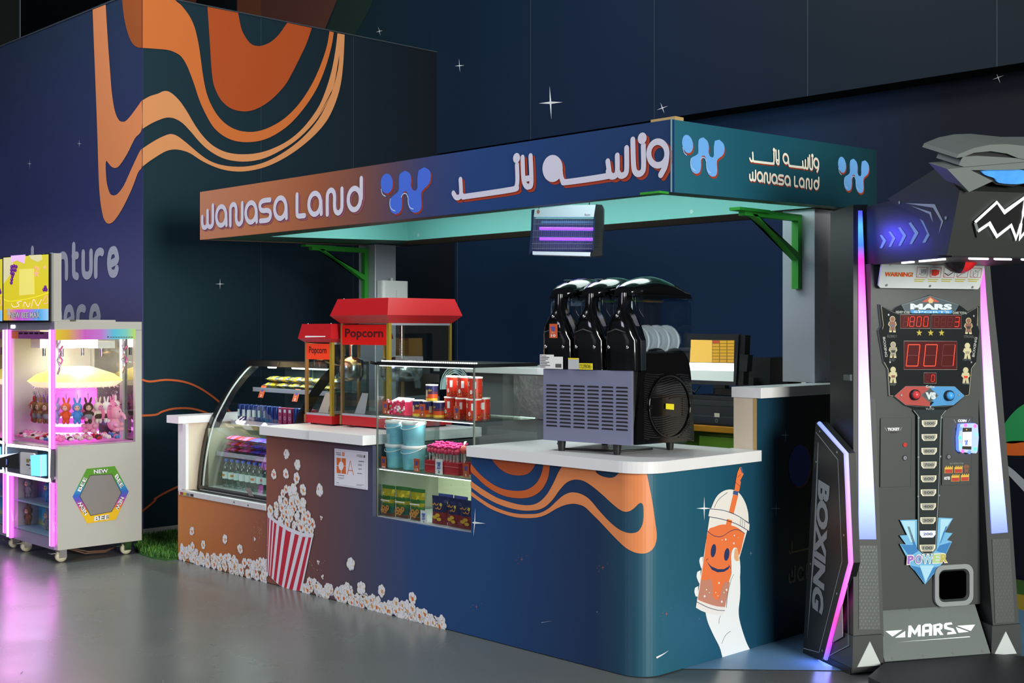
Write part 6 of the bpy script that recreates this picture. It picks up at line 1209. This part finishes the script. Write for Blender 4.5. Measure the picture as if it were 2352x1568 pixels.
# head
HS = UPl(.158); k8 = 5.227; o8 = (2000, 320); hd = M('head_charcoal', '262927', .5); hg = M('head_grey', '6a7270', .5)
prof_ = [HS.px(*p) for p in ((1993,474),(2050,460),(2168,384),(2216,438),(2186,586),(2070,598),(1993,622))]; prof_[0] = (-.13, prof_[0][1]); prof_[-1] = (-.13, 1.795); prof_[-2] = (prof_[-2][0], 1.795); prof_[-3] = (prof_[-3][0], 1.797)
mb = MB(); mb.prism(HS, prof_, -.564, 0, dk2); mb.build('head_arm', bx_, world=True)
hood = [(2050,457),(2168,383),(2217,438),(2187,587),(2152,586),(2154,556),(2128,498),(2068,470)]
mb = MB(); mb.pxprism(HS, hood, -.589, .025, hd); HS1 = UPl(.133)
mm = M('marking_grey', '9aa4b0', .45)
def h8(pts, off=.001, m=None, pl=None): mb.pxpoly(pl or HS1, pts, off, m or mm, *o8, k8)
h8([(410,765),(770,778),(872,985),(815,1140),(850,985),(750,820)]); h8([(480,795),(725,872),(750,1000),(705,895)]); mb.disc(HS1, HS1.px(o8[0]+350/k8, o8[1]+758/k8), .007, .003, scr, 10); mb.disc(HS1, HS1.px(o8[0]+907/k8, o8[1]+942/k8), .007, .003, scr, 10); mb.build('hood', bx_, world=True)
mb = MB(); mc = M('chevron_teal', '7fa4a8', .45)
for pts in ([(112,1150),(135,1145),(192,1215),(140,1305),(112,1305),(150,1215)], [(218,1108),(240,1102),(303,1185),(245,1290),(218,1292),(265,1185)], [(332,1058),(360,1052),(432,1155),(365,1275),(335,1277),(390,1155)], [(458,1005),(488,995),(580,1122),(500,1257),(468,1258),(530,1125)], [(592,950),(640,985),(690,1060),(718,1135),(660,1240),(622,1240),(682,1130),(640,1040)]): h8(pts, .0015, mc, HS)
mb.build('chevron_marks', bx_, world=True)
lamp('arm_light', LV(.02, .10, 1.93), LV(.2, -.10, 1.92), .08, .9, (.08, .06, 1))
# front of head: built as a left half and mirrored
fa_, fb_ = prof_[3], prof_[4]; FH = Pl(BO + tv*UC - bv*fb_[0] + Vector((0, 0, fb_[1])), tv, -bv*(fa_[0]-fb_[0]) + Vector((0, 0, fa_[1]-fb_[1])))
def half(mb, pts, d0, d1, m, sm=0, prism=True):
    q = smooth2(pts, sm) if sm else pts
    L = [(min(0, a), b) for a, b in FH.pxs(q, *o8, k8)]
    for P_ in (L, [(-a, b) for a, b in L]):
        if prism: mb.prism(FH, P_, d0, d1, m)
        else: mb.poly(FH, P_, d1, m)
mb = MB(); half(mb, [(865,338),(1095,318),(2000,250),(2000,330),(1700,345),(1150,352),(1412,482),(1128,612)], -.10, .03, hg); half(mb, [(1080,200),(1250,190),(1740,218),(2000,250),(2000,300),(1110,322),(1030,302),(1058,235)], -.14, .015, hg); half(mb, [(995,212),(1020,165),(1200,92),(1400,52),(1600,46),(2000,85),(2000,250),(1735,216),(1600,160),(1400,130),(1200,150),(1085,196)], -.22, .02, hg, 0); half(mb, [(1085,196),(1200,150),(1400,130),(1600,160),(1735,216)], -.2, .005, dk2); mb.build('brow', bx_, world=True)
mb = MB(); half(mb, [(1148,352),(1700,346),(2000,350),(2000,520),(1700,560),(1500,540),(1412,482)], -.08, .006, dk2); half(mb, [(1300,375),(1450,352),(1700,350),(1900,380),(1900,500),(1720,528),(1510,512),(1460,458),(1350,420)], .006, .016, M('eye_blue', '4a96e8', .25, emit=.35, noise=.5, nscale=14), 3); mb.build('eye', bx_, world=True)
mb = MB(); zz = [(1228,985),(1490,745),(1580,865),(1820,690),(1990,890)]; zl = [(1262,1092),(1400,998),(1490,1155),(1660,1022),(1720,1178),(1990,1010)]; glw = M('mouth_white', 'f4f6ff', .4, emit=1.5); glg = M('mouth_silver', '8f9698', .3, metal=.4)
half(mb, zz + zl[::-1], .0, .012, M('mouth_black', '0c0e0e', .4)); half(mb, [(1232,1000),(1265,1095),(1258,1175),(1225,1050)], 0, .010, dk2)
for l in (zz, zl, [zz[0], zl[0]]):
    for sgn in (1, -1):
        P_ = [(sgn*min(.0, a), b) for a, b in FH.pxs(l, *o8, k8)]; mb.ribbon(FH, P_, .012, .014, glw if l is not zz[:1] and len(l) > 2 else glg, caps=False)
half(mb, [(1780,1040),(1770,1010),(1800,950),(1795,850),(1840,830),(1990,830),(1990,1045)], .012, .016, glw); mb.build('mouth', bx_, world=True)
mb = MB()
for q0, q1 in (((2072,598),(2096,594)), ((2112,592),(2150,587)), ((2155,586.5),(2168,585))): a, b = HS.px(*q0), HS.px(*q1); mb.prism(HS, [(a[0], 1.788), (b[0], 1.788), (b[0], 1.796), (a[0], 1.796)], -.01, .004, glw)
mb.build('edge_light', bx_, world=True); mb = MB()
for a, b in ((-.20, -.11), (-.08, .0), (.05, .15)): mb.prism(FH, [(a, -.008), (b, -.008), (b, -.001), (a, -.001)], -.006, .004, glw)
mb.build('edge_light', bx_, world=True)
lamp('head_down_light', LV(.44, -.3, 1.785), LV(.44, .08, 1.2), .3, 2.0, (.95, 1, 1))
mb = MB(); c = LV(.44, -.15, 1.855); rt_ = Matrix.Rotation(math.atan2(tv.y, tv.x), 4, 'Z'); bl2, rd2 = M('bag_leather', '0c0b0c', .35), M('bag_red', 'b0181c', .35)
nu, nv = 24, 14; vs_ = []
for j in range(nv+1):
    t = pi*j/nv
    for k in range(nu): a = 2*pi*k/nu; vs_.append(c + rt_ @ Vector((.088*sin(t)*cos(a), .088*sin(t)*sin(a), -.105*cos(t))))
for k in range(nu): mb.add([vs_[j*nu+(k+d) % nu] for j in range(nv+1) for d in (0, 1)], [(2*j, 2*j+1, 2*j+3, 2*j+2) for j in range(nv)], rd2 if 17 <= k < 22 else bl2, True)
mb.build('punch_ball', bx_, world=True)
# ================================================================ claw machines
CXR, CXL, CYF, CYB, CZ0, CZ1, CW0, CW1 = -4.36, -5.098, -.665, -.06, .09, 1.562, .755, 1.505
CR_, CF_ = Xp(CXR), Yp(CYF); wb_ = M('claw_white', 'bebcb4', .4, noise=.02, nscale=5); grm = M('claw_grey', '7a7a88', .4)
nwh = M('neon_white_pink', 'ffd8ff', .4, emit=2.6, ecol='ff9cff'); npk = M('neon_pink', 'ff7af0', .4, emit=1.5, ecol='f04af0'); nbl = M('panel_light', 'f4f6ff', .4, emit=2.2)
cl_ = thing('claw_machine', 'white twin claw machine with pink neon posts and a rainbow hexagon sticker on its side', 'claw machine', ((CXL+CXR)/2, (CYF+CYB)/2, 0))
mb = MB(); t = .03
mb.box(CXR-t, CXR, CYF+.02, CYB, CZ0, CW0, wb_); mb.box(CXL, CXL+t, CYF, CYB, CZ0, CZ1, wb_); mb.box(CXL+t, CXR-t, CYB-t, CYB, CZ0, CW0, wb_); mb.box(CXL+t, CXR-t, CYF+.01, CYB-t, CZ0, CZ0+.07, M('claw_lilac', '8f88a0', .4)); mb.box(CXL+t, CXR-t, CYF+.25, CYB-t, CW0-.03, CW0, wb_)
mb.box(CXL+t, CXR-t, CYF+.02, CYB-t, .545, .56, wb_); mb.build('cabinet', cl_, world=True)
mb = MB(); mb.box(CXL, CXR, CYF, CYB, CW1+.002, CZ1, wb_); mb.box(CXL+.02, CXR-.002, CYF-.002, CYF, CW1+.002, CZ1-.004, grm); a, b = CF_.px(31, 750); mb.rbox(a-.035, a+.035, CYF-.006, CYF-.001, b-.012, b+.012, .01, nbl, 3, 'y')
for x0, x1 in ((137, 170), (184, 275)): a0, a1 = CR_.px(x0, 737)[0], CR_.px(x1, 737)[0]; mb.box(CXR-.3, CXR-.06, a0, a1, CZ1, CZ1+.012, wb_)
mb.build('roof', cl_, world=True)
mb = MB(); a0 = CR_.px(311, 900)[0]; mb.box(CXR-.03, CXR, a0, CYB, CW0, CW1, wb_); mb.box(CXL+t, CXL+t+.03, CYB-.03, CYB, CW0, CW1, wb_); mb.box(CXL+t+.03, CXR-.03, CYB-.012, CYB-.008, CW0, CW1, glass('mirror_back', '8a8a9a', .35)); mb.box(-4.62, -4.58, CYB-.03, CYB-.012, CW0, CW1, lg); mb.build('rear_posts', cl_, world=True)
mb = MB(); mb.quad((CXR-.002, CYF+.02, CW0), (CXR-.002, a0, CW0), (CXR-.002, a0, CW1), (CXR-.002, CYF+.02, CW1), gl); mb.build('side_window', cl_, world=True)
mb = MB(); mb.quad((CXL+t, CYF+.004, CW0), (CXR-.02, CYF+.004, CW0), (CXR-.02, CYF+.004, CW1), (CXL+t, CYF+.004, CW1), gl); mb.build('front_window', cl_, world=True)
rb = ramp_mat('rainbow_strip', [(0, 'e8d02a'), (.15, 'e0b040'), (.35, 'd060c8'), (.55, 'c878d8'), (.7, '58c0e0'), (.85, '7ad0c8'), (1, 'c8e02a')], 1, -.30, .27, .4)
mb = MB(); mb.pxprism(CR_, [(127,757),(311,755),(311,778),(127,781)], .0, .003, rb); mb.pxpoly(CR_, [(245,775),(250,775),(247.5,771)], .004, dtx); 
for i in range(9): mb.pxpoly(CR_, [(252+i*6,773.2),(256.5+i*6,773.2),(256.5+i*6,775),(252+i*6,775)], .004, ik)
mb.build('rainbow_strip', cl_, world=True)
mb = MB(); mb.pxprism(CF_, [(27,759),(112,762),(112,779),(27,777)], -.002, .002, M('front_strip', '8a4a88', .4, noise=.5, nscale=12))
for i in range(5): mb.pxpoly(CF_, [(44+i*12,763),(53+i*12,763),(53+i*12,767),(44+i*12,767)], .003, dtx)
mb.pxpoly(CF_, [(28,761),(43,761),(43,777),(28,777)], .003, og); mb.build('front_strip', cl_, world=True)
# neon posts
for (xa, ya, yb_) in ((119.5, 757, 1030), (20, 757, 1018)):
    for dx, m, r_ in ((-2.5 if xa > 100 else -2, nwh, .011), (4, npk, .014)):
        mb = MB(); a = CF_.px(xa+dx, 900)[0]; z0, z1 = CF_.px(xa, yb_)[1], CF_.px(xa, ya)[1]; mb.tube([(a, CYF-.004, z0), (a, CYF-.004, z1)], r_, m, 10); mb.build('neon_tube', cl_, world=True)
for xa, ya, yb_ in ((120.5, 1108, 1253), (22, 1090, 1232)):
    for dx, m, r_ in ((-1, nwh, .010), (7, npk, .016)):
        mb = MB(); a = CF_.px(xa+dx, 1150)[0]; a = min(a, CXR-.012); z0, z1 = CF_.px(xa, yb_)[1], CF_.px(xa, ya)[1]; mb.tube([(a, CYF-.008, z0), (a, CYF-.008, z1)], r_, m, 10); mb.build('neon_tube', cl_, world=True)
lamp('claw_neon_glow', (-4.66, CYF-.12, .75), (-4.66, -4, .0), .7, 7, (1, .45, 1), 1.1)
lamp('claw_inner_light', (-4.72, -.36, 1.47), (-4.72, -.36, 0), .45, 7, (1, .93, 1), .4)
lamp('claw_box_light', (-4.72, CYF+.1, .73), (-4.72, CYF+.3, .2), .5, 2.5, (1, .9, 1), .1)
# control panel
k3 = 5.406; o3_ = (0, 1010)
def c3(pts): return [CF_.px(o3_[0]+x/k3, o3_[1]+y/k3) for x, y in pts]
mb = MB(); mb.prism(CF_, c3([(75,50),(600,110),(640,140),(636,500),(600,515),(75,420)]), -.06, .004, M('panel_dark', '5a5c62', .35)); mb.ribbon(CF_, smooth2(c3([(95,62),(590,116),(625,150),(620,480),(590,503),(95,412),(88,380),(86,90)]), 2, True, 40), .020, .0055, nbl, closed=True)
mb.prism(CF_, c3([(285,150),(440,165),(455,185),(450,430),(430,440),(285,415),(278,400),(280,165)]), .004, .016, pwh); mb.poly(CF_, c3([(358,232),(390,236),(390,278),(358,274)]), .017, M('mark_olive', 'a8983a', .4)); mb.poly(CF_, c3([(395,236),(425,240),(425,330),(412,330),(410,262),(395,258)]), .017, ik); mb.poly(CF_, c3([(358,298),(400,304),(400,318),(358,312)]), .017, dtx); mb.poly(CF_, c3([(390,344),(412,347),(412,356),(390,352)]), .017, M('mark_olive'))
mb.prism(CF_, c3([(478,130),(610,145),(612,470),(476,440)]), .003, .006, dk2); mb.build('control_panel', cl_, world=True)
mb = MB(); mb.loft([[CF_.p(*q, o_) for q in c3([(470,185),(590,180),(592,445),(480,435)])] for o_ in (.006, .05)], M('reader_cyan', '8fd4f8', .3, emit=.7), sm=False)
for i in range(14): mb.poly(CF_, c3([(594,195+i*19),(604,196+i*19),(604,206+i*19),(594,205+i*19)]), .051, npk)
mb.build('card_reader', cl_, world=True)
mb = MB(); mb.add([CF_.p(*q, o_) for q, o_ in zip(c3([(-60,260),(70,262),(245,160),(245,355),(70,300),(-60,290)]), (.16, .16, .006, .006, .16, .16))], [(0, 1, 2, 3, 4, 5)], bm); q = c3([(-60,190),(240,160),(70,262),(-60,262)]); mb.add([CF_.p(*a, o_) for a, o_ in zip(q, (.01, .006, .16, .16))], [(0, 1, 2, 3)], M('deck_light', 'd8ecf4', .3, emit=.5)); q = c3([(135,268),(180,225),(200,235),(198,290),(180,315)]); mb.poly(CF_, q, .06, M('gem_blue', '6a8ad8', .3, emit=.3))
p = CF_.p(*c3([(60,190)])[0], .08); mb.tube([p, p + Vector((0, -.01, .03))], .008, chrome, 8); mb.ell(p + Vector((.02, -.01, .04)), (.03, .022, .012), chrome, 12, 6); mb.build('joystick_deck', cl_, world=True)
# casters
for x, y in ((CXR-.075, CYF+.075), (CXR-.055, CYB-.09), (CXL+.12, CYF+.075)):
    mb = MB(); cw_ = M('caster_cream', 'd8d2b4', .4); mb.lathe([(.018, -.016), (.036, -.014), (.038, 0), (.036, .014), (.018, .016)], (x, y, .0385), cw_, 18, 'x'); mb.box(x-.028, x-.02, y-.022, y+.028, .03, .088, chrome); mb.box(x+.02, x+.028, y-.022, y+.028, .03, .088, chrome); mb.box(x-.035, x+.035, y-.04, y+.045, .082, .0895, chrome); mb.box(x-.02, x+.02, y-.075, y-.035, .06, .066, chrome); mb.build('caster', cl_, world=True)
mb = MB()
for dy, dz in ((0, 0), (.02, .01)): mb.tube([(CXR-.25, CYF+.2+dy, .05), (CXR-.2, CYF+.3+dy, .012+dz), (CXR-.16, CYF+.42, .012+dz), (CXR-.2, CYB-.1+dy, .03)], .006, M('cable_brown', '6a4a3a', .5), 6)
mb.build('cable', cl_, world=True)
# hexagon sticker
mb = MB(); HX = [(900,705),(1075,358),(1425,325),(1597,640),(1435,990),(1080,1037)]; HI = [(990,698),(1117,440),(1387,425),(1505,655),(1385,890),(1125,940)]
hc = [CR_.px(x/k3, 1010+y/k3) for x, y in HX]; hi_ = [CR_.px(x/k3, 1010+y/k3) for x, y in HI]; rbz = ramp_mat('hex_rainbow', [(0, 'f0c020'), (.1, 'e87a30'), (.22, 'd8509a'), (.38, '6a50c0'), (.52, '2f6ac8'), (.68, '2f9ac8'), (.82, '3aa84a'), (1, '5a9a2a')], 2, .31, .545, .4)
mb.add([CR_.p(*p, .0012) for p in hc] + [CR_.p(*p, .0012) for p in hi_], [(i, (i+1) % 6, 6+(i+1) % 6, 6+i) for i in range(6)], rbz); mb.poly(CR_, hi_, .001, M('hex_grey', '8a8482', .45)); mb.ribbon(CR_, hi_, .003, .0016, dtx, closed=True)
for t_, i, fl_ in (('BEE', 0, 0), ('NEW', 1, 0), ('BEE', 2, 0), ('NEW', 3, 0), ('BEE', 4, 1), ('NEW', 5, 0)):
    a, b, c, d = hc[i], hc[(i+1) % 6], hi_[i], hi_[(i+1) % 6]; L = lambda p, q, s_: (p[0]+(q[0]-p[0])*s_, p[1]+(q[1]-p[1])*s_)
    e0, e1 = (L(c, d, .18), L(c, d, .82)); f0 = L(a, b, .24); bl_ = L(e0, f0, .22); br_2 = L(e1, L(a, b, .76), .22); tl_ = L(e0, f0, .78)
    if fl_ or i == 4: o0, o1x = L(a, b, .76), L(a, b, .24); bl_ = L(L(c, d, .82), o0, .8); br_2 = L(L(c, d, .18), o1x, .8); tl_ = L(L(c, d, .82), o0, .2)
    mb.text(CR_, t_, bl_, br_2, tl_, .002, dtx, .10); mb.text(CR_, t_, bl_, br_2, tl_, .0026, ltx, .03)
mb.build('hexagon_sticker', cl_, world=True)
# top screen
mb = MB(); mb.pxprism(CF_, [(9,590),(119,582),(119,739),(9,741)], -.05, .012, bm); mb.box(CXR-.066, CXR-.01, CYF-.002, CYF+.05, CZ1+.001, 2.0, wb_); mb.build('screen_case', cl_, world=True)
sc3 = ramp_mat('screen_print', [(0, 'c8a020'), (.12, 'd070c8'), (.2, 'd8c42c'), (.6, 'd8c830'), (1, 'd4c840')], 2, 1.565, 1.99, .3, emit=.55)
mb = MB(); k1 = 6.818; o1f = (0, 570)
def f1(pts, o, m, sm=0): mb.pxpoly(CF_, pts, .0125+o*.0005, m, *o1f, k1, sm)
f1([(82,148),(790,95),(790,1130),(82,1130)], 0, sc3); f1([(82,150),(250,140),(200,400),(82,560)], 1, M('screen_cream', 'e8e0b0', .4, emit=.4))
bdm = ramp_mat('screen_band', [(0, 'd8a820'), (.3, 'c058c8'), (.55, 'b06ad8'), (.8, '4aa0d8'), (1, '8ac0e8')], 0, -.37, .29, .4, emit=.6); f1([(82,960),(790,950),(790,1130),(82,1130)], 1, bdm)
gp, gpl, bwn = M('grape_purple', '7a2f9a', .35, emit=.25), M('grape_light', 'b070d0', .35, emit=.3), M('screen_brown', '7a3a3a', .4, emit=.2)
for x, y in ((215,290),(250,280),(285,290),(210,340),(245,340),(270,345),(210,390),(240,400),(225,440),(215,490),(208,540),(740,610),(720,650),(755,650)): f1(ellp(x, y, 24, 30, 10)[:-1], 2, gp); f1(ellp(x-6, y-8, 7, 9, 8)[:-1], 3, gpl)
for cx, cy, r_ in ((600,400,60),(620,320,40),(585,300,30),(730,300,35)): f1([(cx+(r_ if i % 2 == 0 else r_*.4)*sin(pi*i/5), cy-(r_ if i % 2 == 0 else r_*.4)*cos(pi*i/5)*1.1) for i in range(10)], 2, M('screen_peach', 'f0b890', .4, emit=.5))
f1([(200,118),(430,100),(410,240),(300,190),(210,220)], 2, M('screen_violet', 'c8a0ff', .4, emit=1.0)); f1([(480,110),(680,100),(690,180),(620,215),(520,170)], 2, M('screen_cream')); f1([(330,330),(560,320),(570,720),(330,740)], 1.5, M('screen_lemon', 'e8dc70', .4, emit=.55))
for l, m, w_ in (([(90,800),(215,830),(560,770),(800,690)], M('neon_yellow', 'f8f040', .4, emit=1.4), 14), ([(210,870),(240,920),(330,900),(300,850),(370,830)], nwh, 24), ([(390,920),(420,840),(470,920),(500,850)], nwh, 24), ([(520,930),(560,800),(620,900),(680,800)], nwh, 24), ([(700,830),(760,740),(780,850),(720,870)], npk, 24), ([(380,1130),(420,900)], npk, 18), ([(600,1130),(640,880)], npk, 18)): mb.pxribbon(CF_, l, w_/k1, .0145, m, *o1f, k1)
mb.pxtext(CF_, 'NEW BEE MAX', (28, 730), (97, 730), (28, 717), .0155, dtx, .07); mb.pxtext(CF_, 'NEW BEE MAX', (28, 729.7), (97, 729.7), (28, 717.3), .016, ltx, .03); f1([(135,950),(190,945),(175,990),(188,1045),(138,1050),(155,1000)], 2.5, ltx); mb.build('screen', cl_, world=True)
# carousel inside
mb = MB(); cc = (-4.72, -.36); glow = M('carousel_glow', 'fff6d8', .4, emit=.9, ecol='fff0b8'); mb.lathe([(.0, 1.26), (.1, 1.26), (.25, 1.21), (.31, 1.165)], (*cc, 0), M('carousel_yellow', 'ffe98a', .4, emit=.4, ecol='ffe060'), 28, caps=False); mb.lathe([(.31, 1.165), (.26, 1.125), (.1, 1.12)], (*cc, 0), glow, 28, caps=False); mb.build('carousel', cl_, world=True)
mb = MB(); mb.lathe([(.152, .765), (.14, 1.12)], (*cc, 0), M('drum_pink', 'f890f4', .3, emit=.55, ecol='f060f0'), 24, caps=False); 
for z in (.80, .86, .92): mb.lathe([(.1535-.012*(z-.765)/.36, z), (.1535-.012*(z-.765)/.36, z+.022)], (*cc, 0), nwh, 24, caps=False)
mb.build('drum', cl_, world=True)
mb = MB(); 
for i in range(30): a = 2*pi*i/30; mb.tube([(cc[0]+.27*cos(a), cc[1]+.25*sin(a), 1.14), (cc[0]+.31*cos(a), cc[1]+.275*sin(a), 1.118)], .003, chrome, 5)
mb.build('hooks', cl_, world=True)
for x, y in ((-4.9, -.5), (-4.62, -.5), (-4.5, -.28), (-4.85, -.25)):
    mb = MB(); mb.box(x-.075, x+.075, y-.06, y+.06, 1.385, CW1, pwh); mb.tube([(x, y, 1.385), (x, y, 1.33)], .012, chrome, 8); mb.build('claw_motor', cl_, world=True)
for x, y in ((-4.44, -.60), (-4.42, -.16)):
    mb = MB(); mb.tube([(x+.02*sin(i*2.2), y, 1.46-.03*i) for i in range(9)], .007, M('tinsel_silver', 'd0d0e0', .15, metal=1), 5); mb.tube([(x+.03*cos(i*2.), y+.01, 1.40-.03*i) for i in range(6)], .006, M('tinsel_pink', 'e05aa8', .2, metal=.6), 5); tag(mb.build('tinsel', cl_, world=True), 'silver and pink tinsel')
mb = MB(); mb.box(CXL+t, CXR-t, CYF+.02, CYB-t, CW0+.001, CW0+.006, M('floor_pink', 'e8a8d8', .5)); mb.build('prize_floor', cl_, world=True)
# --- plush toys: one rabbit shape, coloured per toy
def plush(name, cat):
    o = thing(name, 'x', cat); mb = MB(); m = M('plush_base', 'b08a6a', .85)
    mb.ell((0, 0, .04), (.028, .024, .042), m, 12, 8); mb.ell((0, -.002, .098), (.034, .03, .032), m, 14, 9)
    for s in (-1, 1): mb.ell((s*.016, 0, .142), (.008, .006, .026), m, 8, 6, Matrix.Rotation(s*.25, 3, 'Y')); mb.ell((s*.03, -.008, .052), (.009, .009, .02), m, 8, 6, Matrix.Rotation(-s*.6, 3, 'Y')); mb.ell((s*.014, -.006, .0), (.012, .014, .018), m, 8, 6)
    mb.build('body', o); mb = MB(); mb.ell((0, -.022, .094), (.02, .014, .02), M('plush_face', 'e0b49a', .8), 10, 7); mb.build('face', o)
    for s in (-1, 1): mb = MB(); mb.ell((s*.009, -.035, .1), .0035, bm, 6, 5); mb.build('eye', o)
    mb = MB(); mb.ell((0, -.001, .036), (.0295, .0255, .03), M('plush_cloth', '5a5a6a', .8), 12, 7); mb.build('outfit', o); return o
PC = {n_: M('plush_'+n_.replace(' ', '_'), c_, .85) for n_, c_ in (('red', 'c8283a'), ('brown', '7a5236'), ('tan', 'a8794a'), ('orange', 'd8541c'), ('blue', '4a8fd0'), ('dark brown', '4a2c20'), ('cream', 'e8d2c4'), ('white', 'f2eae8'), ('lilac', '9a86c0'), ('pink', 'f088b8'), ('grey', '8a8a92'), ('violet', '7a6ab8'))}
def recolour(o, c, cloth=None):
    for ch in o.children:
        nm = ch.name.split('.')[0]
        if nm == 'body' or (nm == 'outfit' and cloth): sl = ch.material_slots[0]; sl.link = 'OBJECT'; sl.material = PC[c if nm == 'body' else cloth]
        elif nm == 'face' and c in ('cream', 'white', 'pink'): sl = ch.material_slots[0]; sl.link = 'OBJECT'; sl.material = PC['pink']
pl0 = plush('plush_rabbit', 'plush toy'); first = [1]
def rabbit(pos, c, cloth, label, group, rz=0, sc_=1):
    if first: o = pl0; first.pop(); o.location = pos; o['label'] = label; o.rotation_euler = (0, 0, rz) if not isinstance(rz, tuple) else rz; o.scale = (sc_,)*3
    else: o = dup(pl0, pos, rz, label, None, sc_)
    o['group'] = group; recolour(o, c, cloth); return o
ring_c = (('lilac','violet'),('violet','grey'),('grey','brown'),('lilac','grey'),('red','red'),('brown','grey'),('tan','grey'),('brown','grey'),('lilac','lilac'),('orange','orange'),('blue','blue'),('dark brown','grey'),('cream','dark brown'),('white','dark brown'),('pink','white'),('white','blue'),('pink','dark brown'),('white','pink'))
for i, (c, k_) in enumerate(ring_c):
    a = rad(-176 + i*15); x, y = cc[0]+.30*cos(a), cc[1]+.255*sin(a); y = max(y, CYF+.055)
    o = rabbit((x, y, .905), c, k_, '%s plush rabbit in %s clothes hanging by a ring inside the claw machine' % (c, k_), '%s rabbits in %s hanging in the claw machine' % (c, k_), R.uniform(-.15, .15)+a+pi/2, .96)
    mb = MB(); mb.tube([(0, 0, .155), (0, .0, .178)], .002, chrome, 5); mb.tube([(.0, .008*cos(q_), .185+.008*sin(q_)) for q_ in [2*pi*k/10 for k in range(10)]], .0015, chrome, 5, closed=True); mb.build('key_ring', o)
for i in range(20):
    c = ('pink', 'white', 'cream', 'pink', 'red', 'white', 'blue', 'cream')[i*5 % 8]
    if i < 7: pos, rz = (CXR-.055, CYF+.075+i*.064, CW0+.034), pi/2
    elif i < 16: pos, rz = (CXL+.10+(i-7)*.064, CYF+.026, CW0+.034), 0
    else: pos, rz = (CXL+.07+(i-16)*.065, CYF+.40, CW0+.034), .4
    rabbit(pos, c, ('pink', 'dark brown', 'white')[i % 3], '%s plush rabbit lying on the prize floor of the claw machine' % c, '%s rabbits on the claw machine floor' % c, (-1.35, 0, rz), .66)
# two big pink elephants
def elephant():
    o = thing('plush_elephant', 'x', 'plush toy'); m = M('elephant_pink', 'f2a0bc', .85); m2 = M('elephant_grey', '9a8a9a', .85); mb = MB(); mb.ell((0, 0, .06), (.055, .05, .06), m, 14, 9); mb.ell((0, -.01, .14), (.062, .055, .055), m, 16, 10); mb.tube([(0, -.06, .135), (0, -.085, .12), (0, -.095, .09)], [.018, .014, .011], m, 8)
    for s in (-1, 1): mb.ell((s*.045, -.04, .05), (.02, .022, .018), m, 9, 6); mb.ell((s*.035, -.04, .012), (.024, .03, .018), m, 9, 6)
    mb.build('body', o)
    for s in (-1, 1): mb = MB(); mb.ell((s*.075, .0, .14), (.035, .012, .045), M('elephant_ear', 'f07aa8', .85), 12, 8); mb.build('ear', o); mb = MB(); mb.ell((s*.025, -.06, .155), .006, bm, 8, 6); mb.build('eye', o)
    return o
el = elephant(); el.location = (CXR-.105, CYF+.30, CW0+.075); el.rotation_euler = (0, 0, .7); el['label'] = 'large pink plush elephant facing the side glass of the claw machine'; el.scale = (.85,)*3; el['group'] = 'pink elephants in the claw machine'
dup(el, (CXR-.10, CYF+.455, CW0+.075), 2.2, 'large pink plush elephant turned away beside the rear post of the claw machine')
# figurines in the lower prize window
for lv, z in ((0, .562-.0), (1, .0)): pass
mb = MB(); bkc = ramp_mat('prize_backdrop', [(0, 'c8c83a'), (.15, '3a9ac8'), (.5, '2f6ab8'), (.75, 'a050b8'), (1, 'd8783a')], 2, .16, .545, .4, emit=.1); mb.box(CXL+t, CXR-t-.002, CYF+.2, CYF+.21, CZ0+.071, .5445, bkc); mb.box(CXL+t, CXR-t-.002, CYF+.03, CYF+.199, .345, .355, M('prize_shelf', 'a8c8d8', .3)); mb.box(CXL+t, CXR-t-.002, CYF+.03, CYF+.199, CZ0+.071, CZ0+.078, M('prize_shelf')); mb.build('prize_shelves', cl_, world=True)
mb = MB(); mb.quad((CXL+t, CYF+.006, CZ0+.075), (CXR-.05, CYF+.006, CZ0+.075), (CXR-.05, CYF+.006, .54), (CXL+t, CYF+.006, .54), gl); mb.build('prize_window', cl_, world=True)
for j, (z, row) in enumerate(((.356, (('grey', 'grey'), ('blue', 'blue'), ('dark brown', 'dark brown'), ('brown', 'brown'))), (.169, (('brown', 'brown'), ('grey', 'grey'), ('white', 'white'), ('red', 'red'))))):
    for i, (c, k_) in enumerate(row):
        px_ = (2, 73, 98, 117)[i]; a = CF_.px(px_, 1130)[0]; a = min(a, CXR-t-.045); rabbit((max(a, CXL+.08), CYF+.11, z+.018), c, k_, '%s furry figurine on the %s shelf of the lower prize window' % (c, ('upper', 'lower')[j]), 'figurines in the lower prize window', .3, .86)
# neighbouring claw machine, cut off by the left edge
for ch in [o for o in cl_.children if o.name.split('.')[0] not in ('joystick_deck', 'hexagon_sticker', 'side_window', 'rainbow_strip', 'tinsel', 'cable')]:
    k_ = ch.copy(); COL.objects.link(k_); k_.parent = cl_; k_.location.x -= .742
for i, (px_, z, c) in enumerate(((3, .93, 'pink'), (10, .93, 'brown'), (1, .95, 'violet'))):
    a = CF_.px(px_, 900)[0]; rabbit((a-.06, CYF+.10+.03*i, z), c, 'grey', '%s plush rabbit behind the front glass of the left half of the claw machine' % c, 'rabbits in the left half of the claw machine', .4*i, 1.1)
